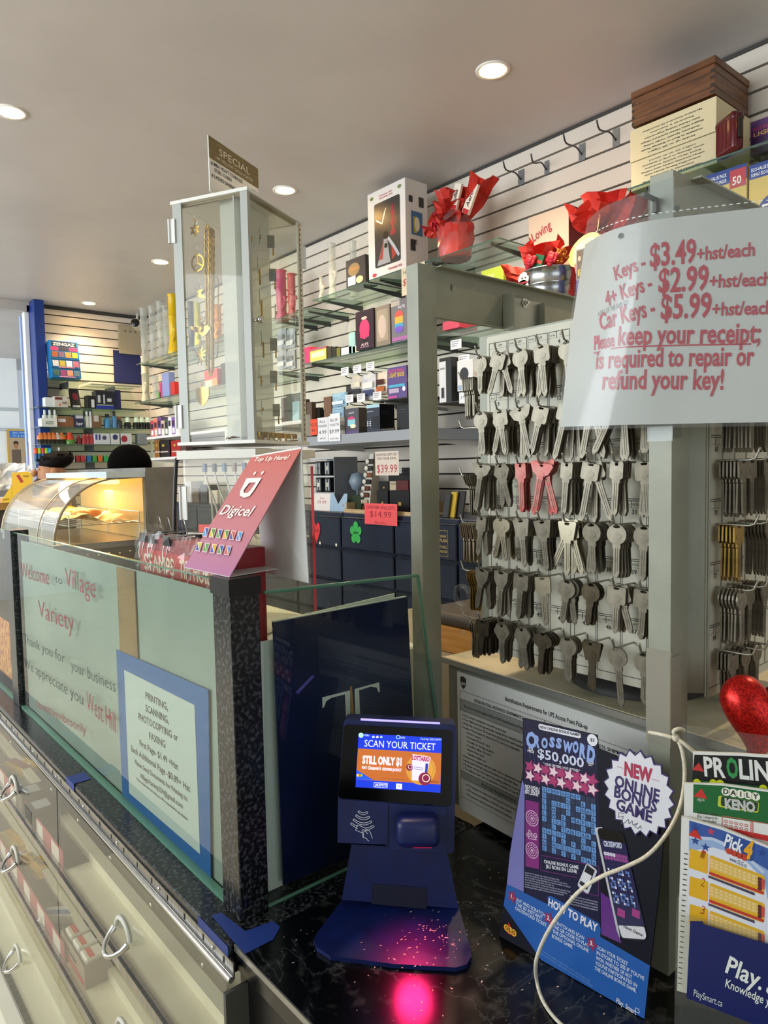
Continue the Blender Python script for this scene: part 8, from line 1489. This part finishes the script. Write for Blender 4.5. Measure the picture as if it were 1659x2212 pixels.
# ================================================================ people behind the food warmer
def body(name, label, loc, rz, height, shirt, skin, lean=0.0):
    t = thing(name, label, 'person', loc, rz); s = height / 1.72
    J = {'pel': (0, 0, .95), 'spi': (0, .0, 1.12), 'che': (0, .01, 1.32), 'nec': (0, .0, 1.47), 'hea': (0, -.02, 1.56), 'top': (0, -.015, 1.64)}
    E = [('pel', 'spi'), ('spi', 'che'), ('che', 'nec'), ('nec', 'hea'), ('hea', 'top')]; R = {'pel': (.16, .11), 'spi': (.15, .10), 'che': (.17, .11), 'nec': (.058, .060), 'hea': (.074, .092), 'top': (.060, .072)}
    for sd, q in ((-1, 'l'), (1, 'r')):
        for n_, c, r_ in (('hip', (.10 * sd, 0, .90), .09), ('kne', (.11 * sd, -.01, .50), .06), ('ank', (.11 * sd, .02, .09), .042), ('toe', (.12 * sd, -.13, .035), .036), ('sho', (.20 * sd, .01, 1.39), .062), ('elb', (.25 * sd, .0, 1.12), .044), ('wri', (.24 * sd, -.20, 1.02), .030), ('pal', (.235 * sd, -.26, 1.01), .034)): J[n_ + q] = c; R[n_ + q] = (r_, r_)
        E += [('pel', 'hip' + q), ('hip' + q, 'kne' + q), ('kne' + q, 'ank' + q), ('ank' + q, 'toe' + q), ('che', 'sho' + q), ('sho' + q, 'elb' + q), ('elb' + q, 'wri' + q), ('wri' + q, 'pal' + q)]
        for f_ in range(4):
            J['f%d%s' % (f_, q)] = ((.215 + .014 * f_) * sd, -.32 - .006 * (1.5 - abs(f_ - 1.5)), 1.005); J['g%d%s' % (f_, q)] = ((.215 + .014 * f_) * sd, -.345 - .008 * (1.5 - abs(f_ - 1.5)), .985); R['f%d%s' % (f_, q)] = (.009, .009); R['g%d%s' % (f_, q)] = (.0075, .0075); E += [('pal' + q, 'f%d%s' % (f_, q)), ('f%d%s' % (f_, q), 'g%d%s' % (f_, q))]
        J['th' + q] = (.20 * sd, -.28, 1.0); R['th' + q] = (.010, .010); E.append(('pal' + q, 'th' + q))
    ks = list(J); me = bpy.data.meshes.new('body'); me.from_pydata([tuple(v * s for v in J[k]) for k in ks], [(ks.index(a), ks.index(c)) for a, c in E], [])
    o = bpy.data.objects.new('body', me); COL.objects.link(o); o.modifiers.new('s', 'SKIN'); sk = me.skin_vertices[0].data
    for i, k in enumerate(ks): sk[i].radius = (R[k][0] * s, R[k][1] * s); sk[i].use_root = k == 'pel'
    m_ = o.modifiers.new('d', 'SUBSURF'); m_.levels = 2; m_.render_levels = 2
    dg = bpy.context.evaluated_depsgraph_get(); me2 = bpy.data.meshes.new_from_object(o.evaluated_get(dg)); o.modifiers.clear(); o.data = me2; o.parent = t
    for c in (shirt, skin, '#23252c'): me2.materials.append(K(c, .6))
    for f_ in me2.polygons:
        c = f_.center; f_.use_smooth = True; f_.material_index = 1 if (c.z > 1.455 * s or (c.y < -.19 * s and c.z > .8 * s)) else 2 if c.z < .92 * s else 0
    fz = 1.565 * s; b = B(); b.m(K(skin, .55)); b.ball((0, -.112 * s, fz), (.013, .018, .020), 8, 6); [b.ball((sd * .078 * s, -.01, fz), (.009, .020, .030), 10, 7) for sd in (-1, 1)]
    b.m(K('#efeae4', .3)); [b.ball((sd * .030 * s, -.096 * s, fz + .022), (.011, .006, .006), 8, 5) for sd in (-1, 1)]; b.m(K('#1c1410', .3)); [b.ball((sd * .030 * s, -.101 * s, fz + .022), (.005, .004, .005), 7, 5) for sd in (-1, 1)]; b.m(K('#8a4a40', .5)); b.ball((0, -.100 * s, fz - .040), (.022, .010, .006), 8, 5); b.done('face_features', t)
    return t, s
ph = at(285, 1000, 3.65); zt = at(285, 959, 3.65).z
t, s = body('person', 'person in a black beanie standing behind the food warmer', (ph.x, ph.y, 0), -2.4, (zt - .012) / 1.70 * 1.72, '#15161a', '#8a6048')
b = B(); b.m(K('#050506', .95, spec=.05)); b.lathe([(.105 * s, 1.575 * s), (.112 * s, 1.585 * s), (.113 * s, 1.610 * s), (.104 * s, 1.645 * s), (.082 * s, 1.680 * s), (.050 * s, 1.703 * s), (0, 1.712 * s)], 24, (0, -.012)); b.done('beanie', t)
ph = at(118, 1012, 4.05); zt = at(118, 984, 4.05).z
t, s = body('person', 'dark haired bearded person looking down behind the food warmer', (ph.x, ph.y, 0), -1.75, zt / 1.668 * 1.72, '#3a4250', '#a87858')
b = B(); b.m(K('#0b0908', .7, spec=.15)); b.T = Matrix.Translation((0, .012, 1.638 * s)) @ Matrix.Rotation(.25, 4, 'X'); b.ball((0, 0, 0), (.082 * s, .100 * s, .056 * s), 20, 12)
for k in range(60):
    a = random.uniform(0, 2 * pi); r_ = random.uniform(.02, .085); p = V((r_ * cos(a), r_ * sin(a) * 1.1, .046 - r_ * .35)); b.tube([p, p + V((random.uniform(-.02, .02), random.uniform(-.03, .01), .012))], [.008, .003], 4)
b.done('hair', t)
b = B(); b.m(K('#17120f', .7)); b.ball((0, -.072 * s, 1.505 * s), (.058 * s, .046 * s, .034 * s), 14, 8); b.done('beard', t)

# ================================================================ customers' side, seen only in the reflections
t = thing('aisle_gondola', 'white aisle shelving of colourful snacks facing the counter', 'shelving', (-1.75, 1.7, 0), -RW)
b = B(); b.m(K('#d8dad6', .5)); b.box(-1.2, 1.2, .0, .02, 0, 1.35)
for z in (.15, .5, .85, 1.2): b.box(-1.2, 1.2, .021, .4, z - .02, z)
b.done('shelves', t)
b = B()
for z in (.15, .5, .85, 1.2):
    x = -1.18
    while x < 1.05: wd = random.uniform(.06, .16); b.m(K(random.choice(['#d8b838', '#4a8a4a', '#c84a3a', '#e4e4dc', '#3a6aa8', '#8a5a38', '#d8d8c8', '#6a9a5a']), .4)); b.box(x, x + wd - .01, 0.05, .35, z + .0005, z + random.uniform(.12, .26)); x += wd
o = b.done('snack_packs', t); o['kind'] = 'stuff'
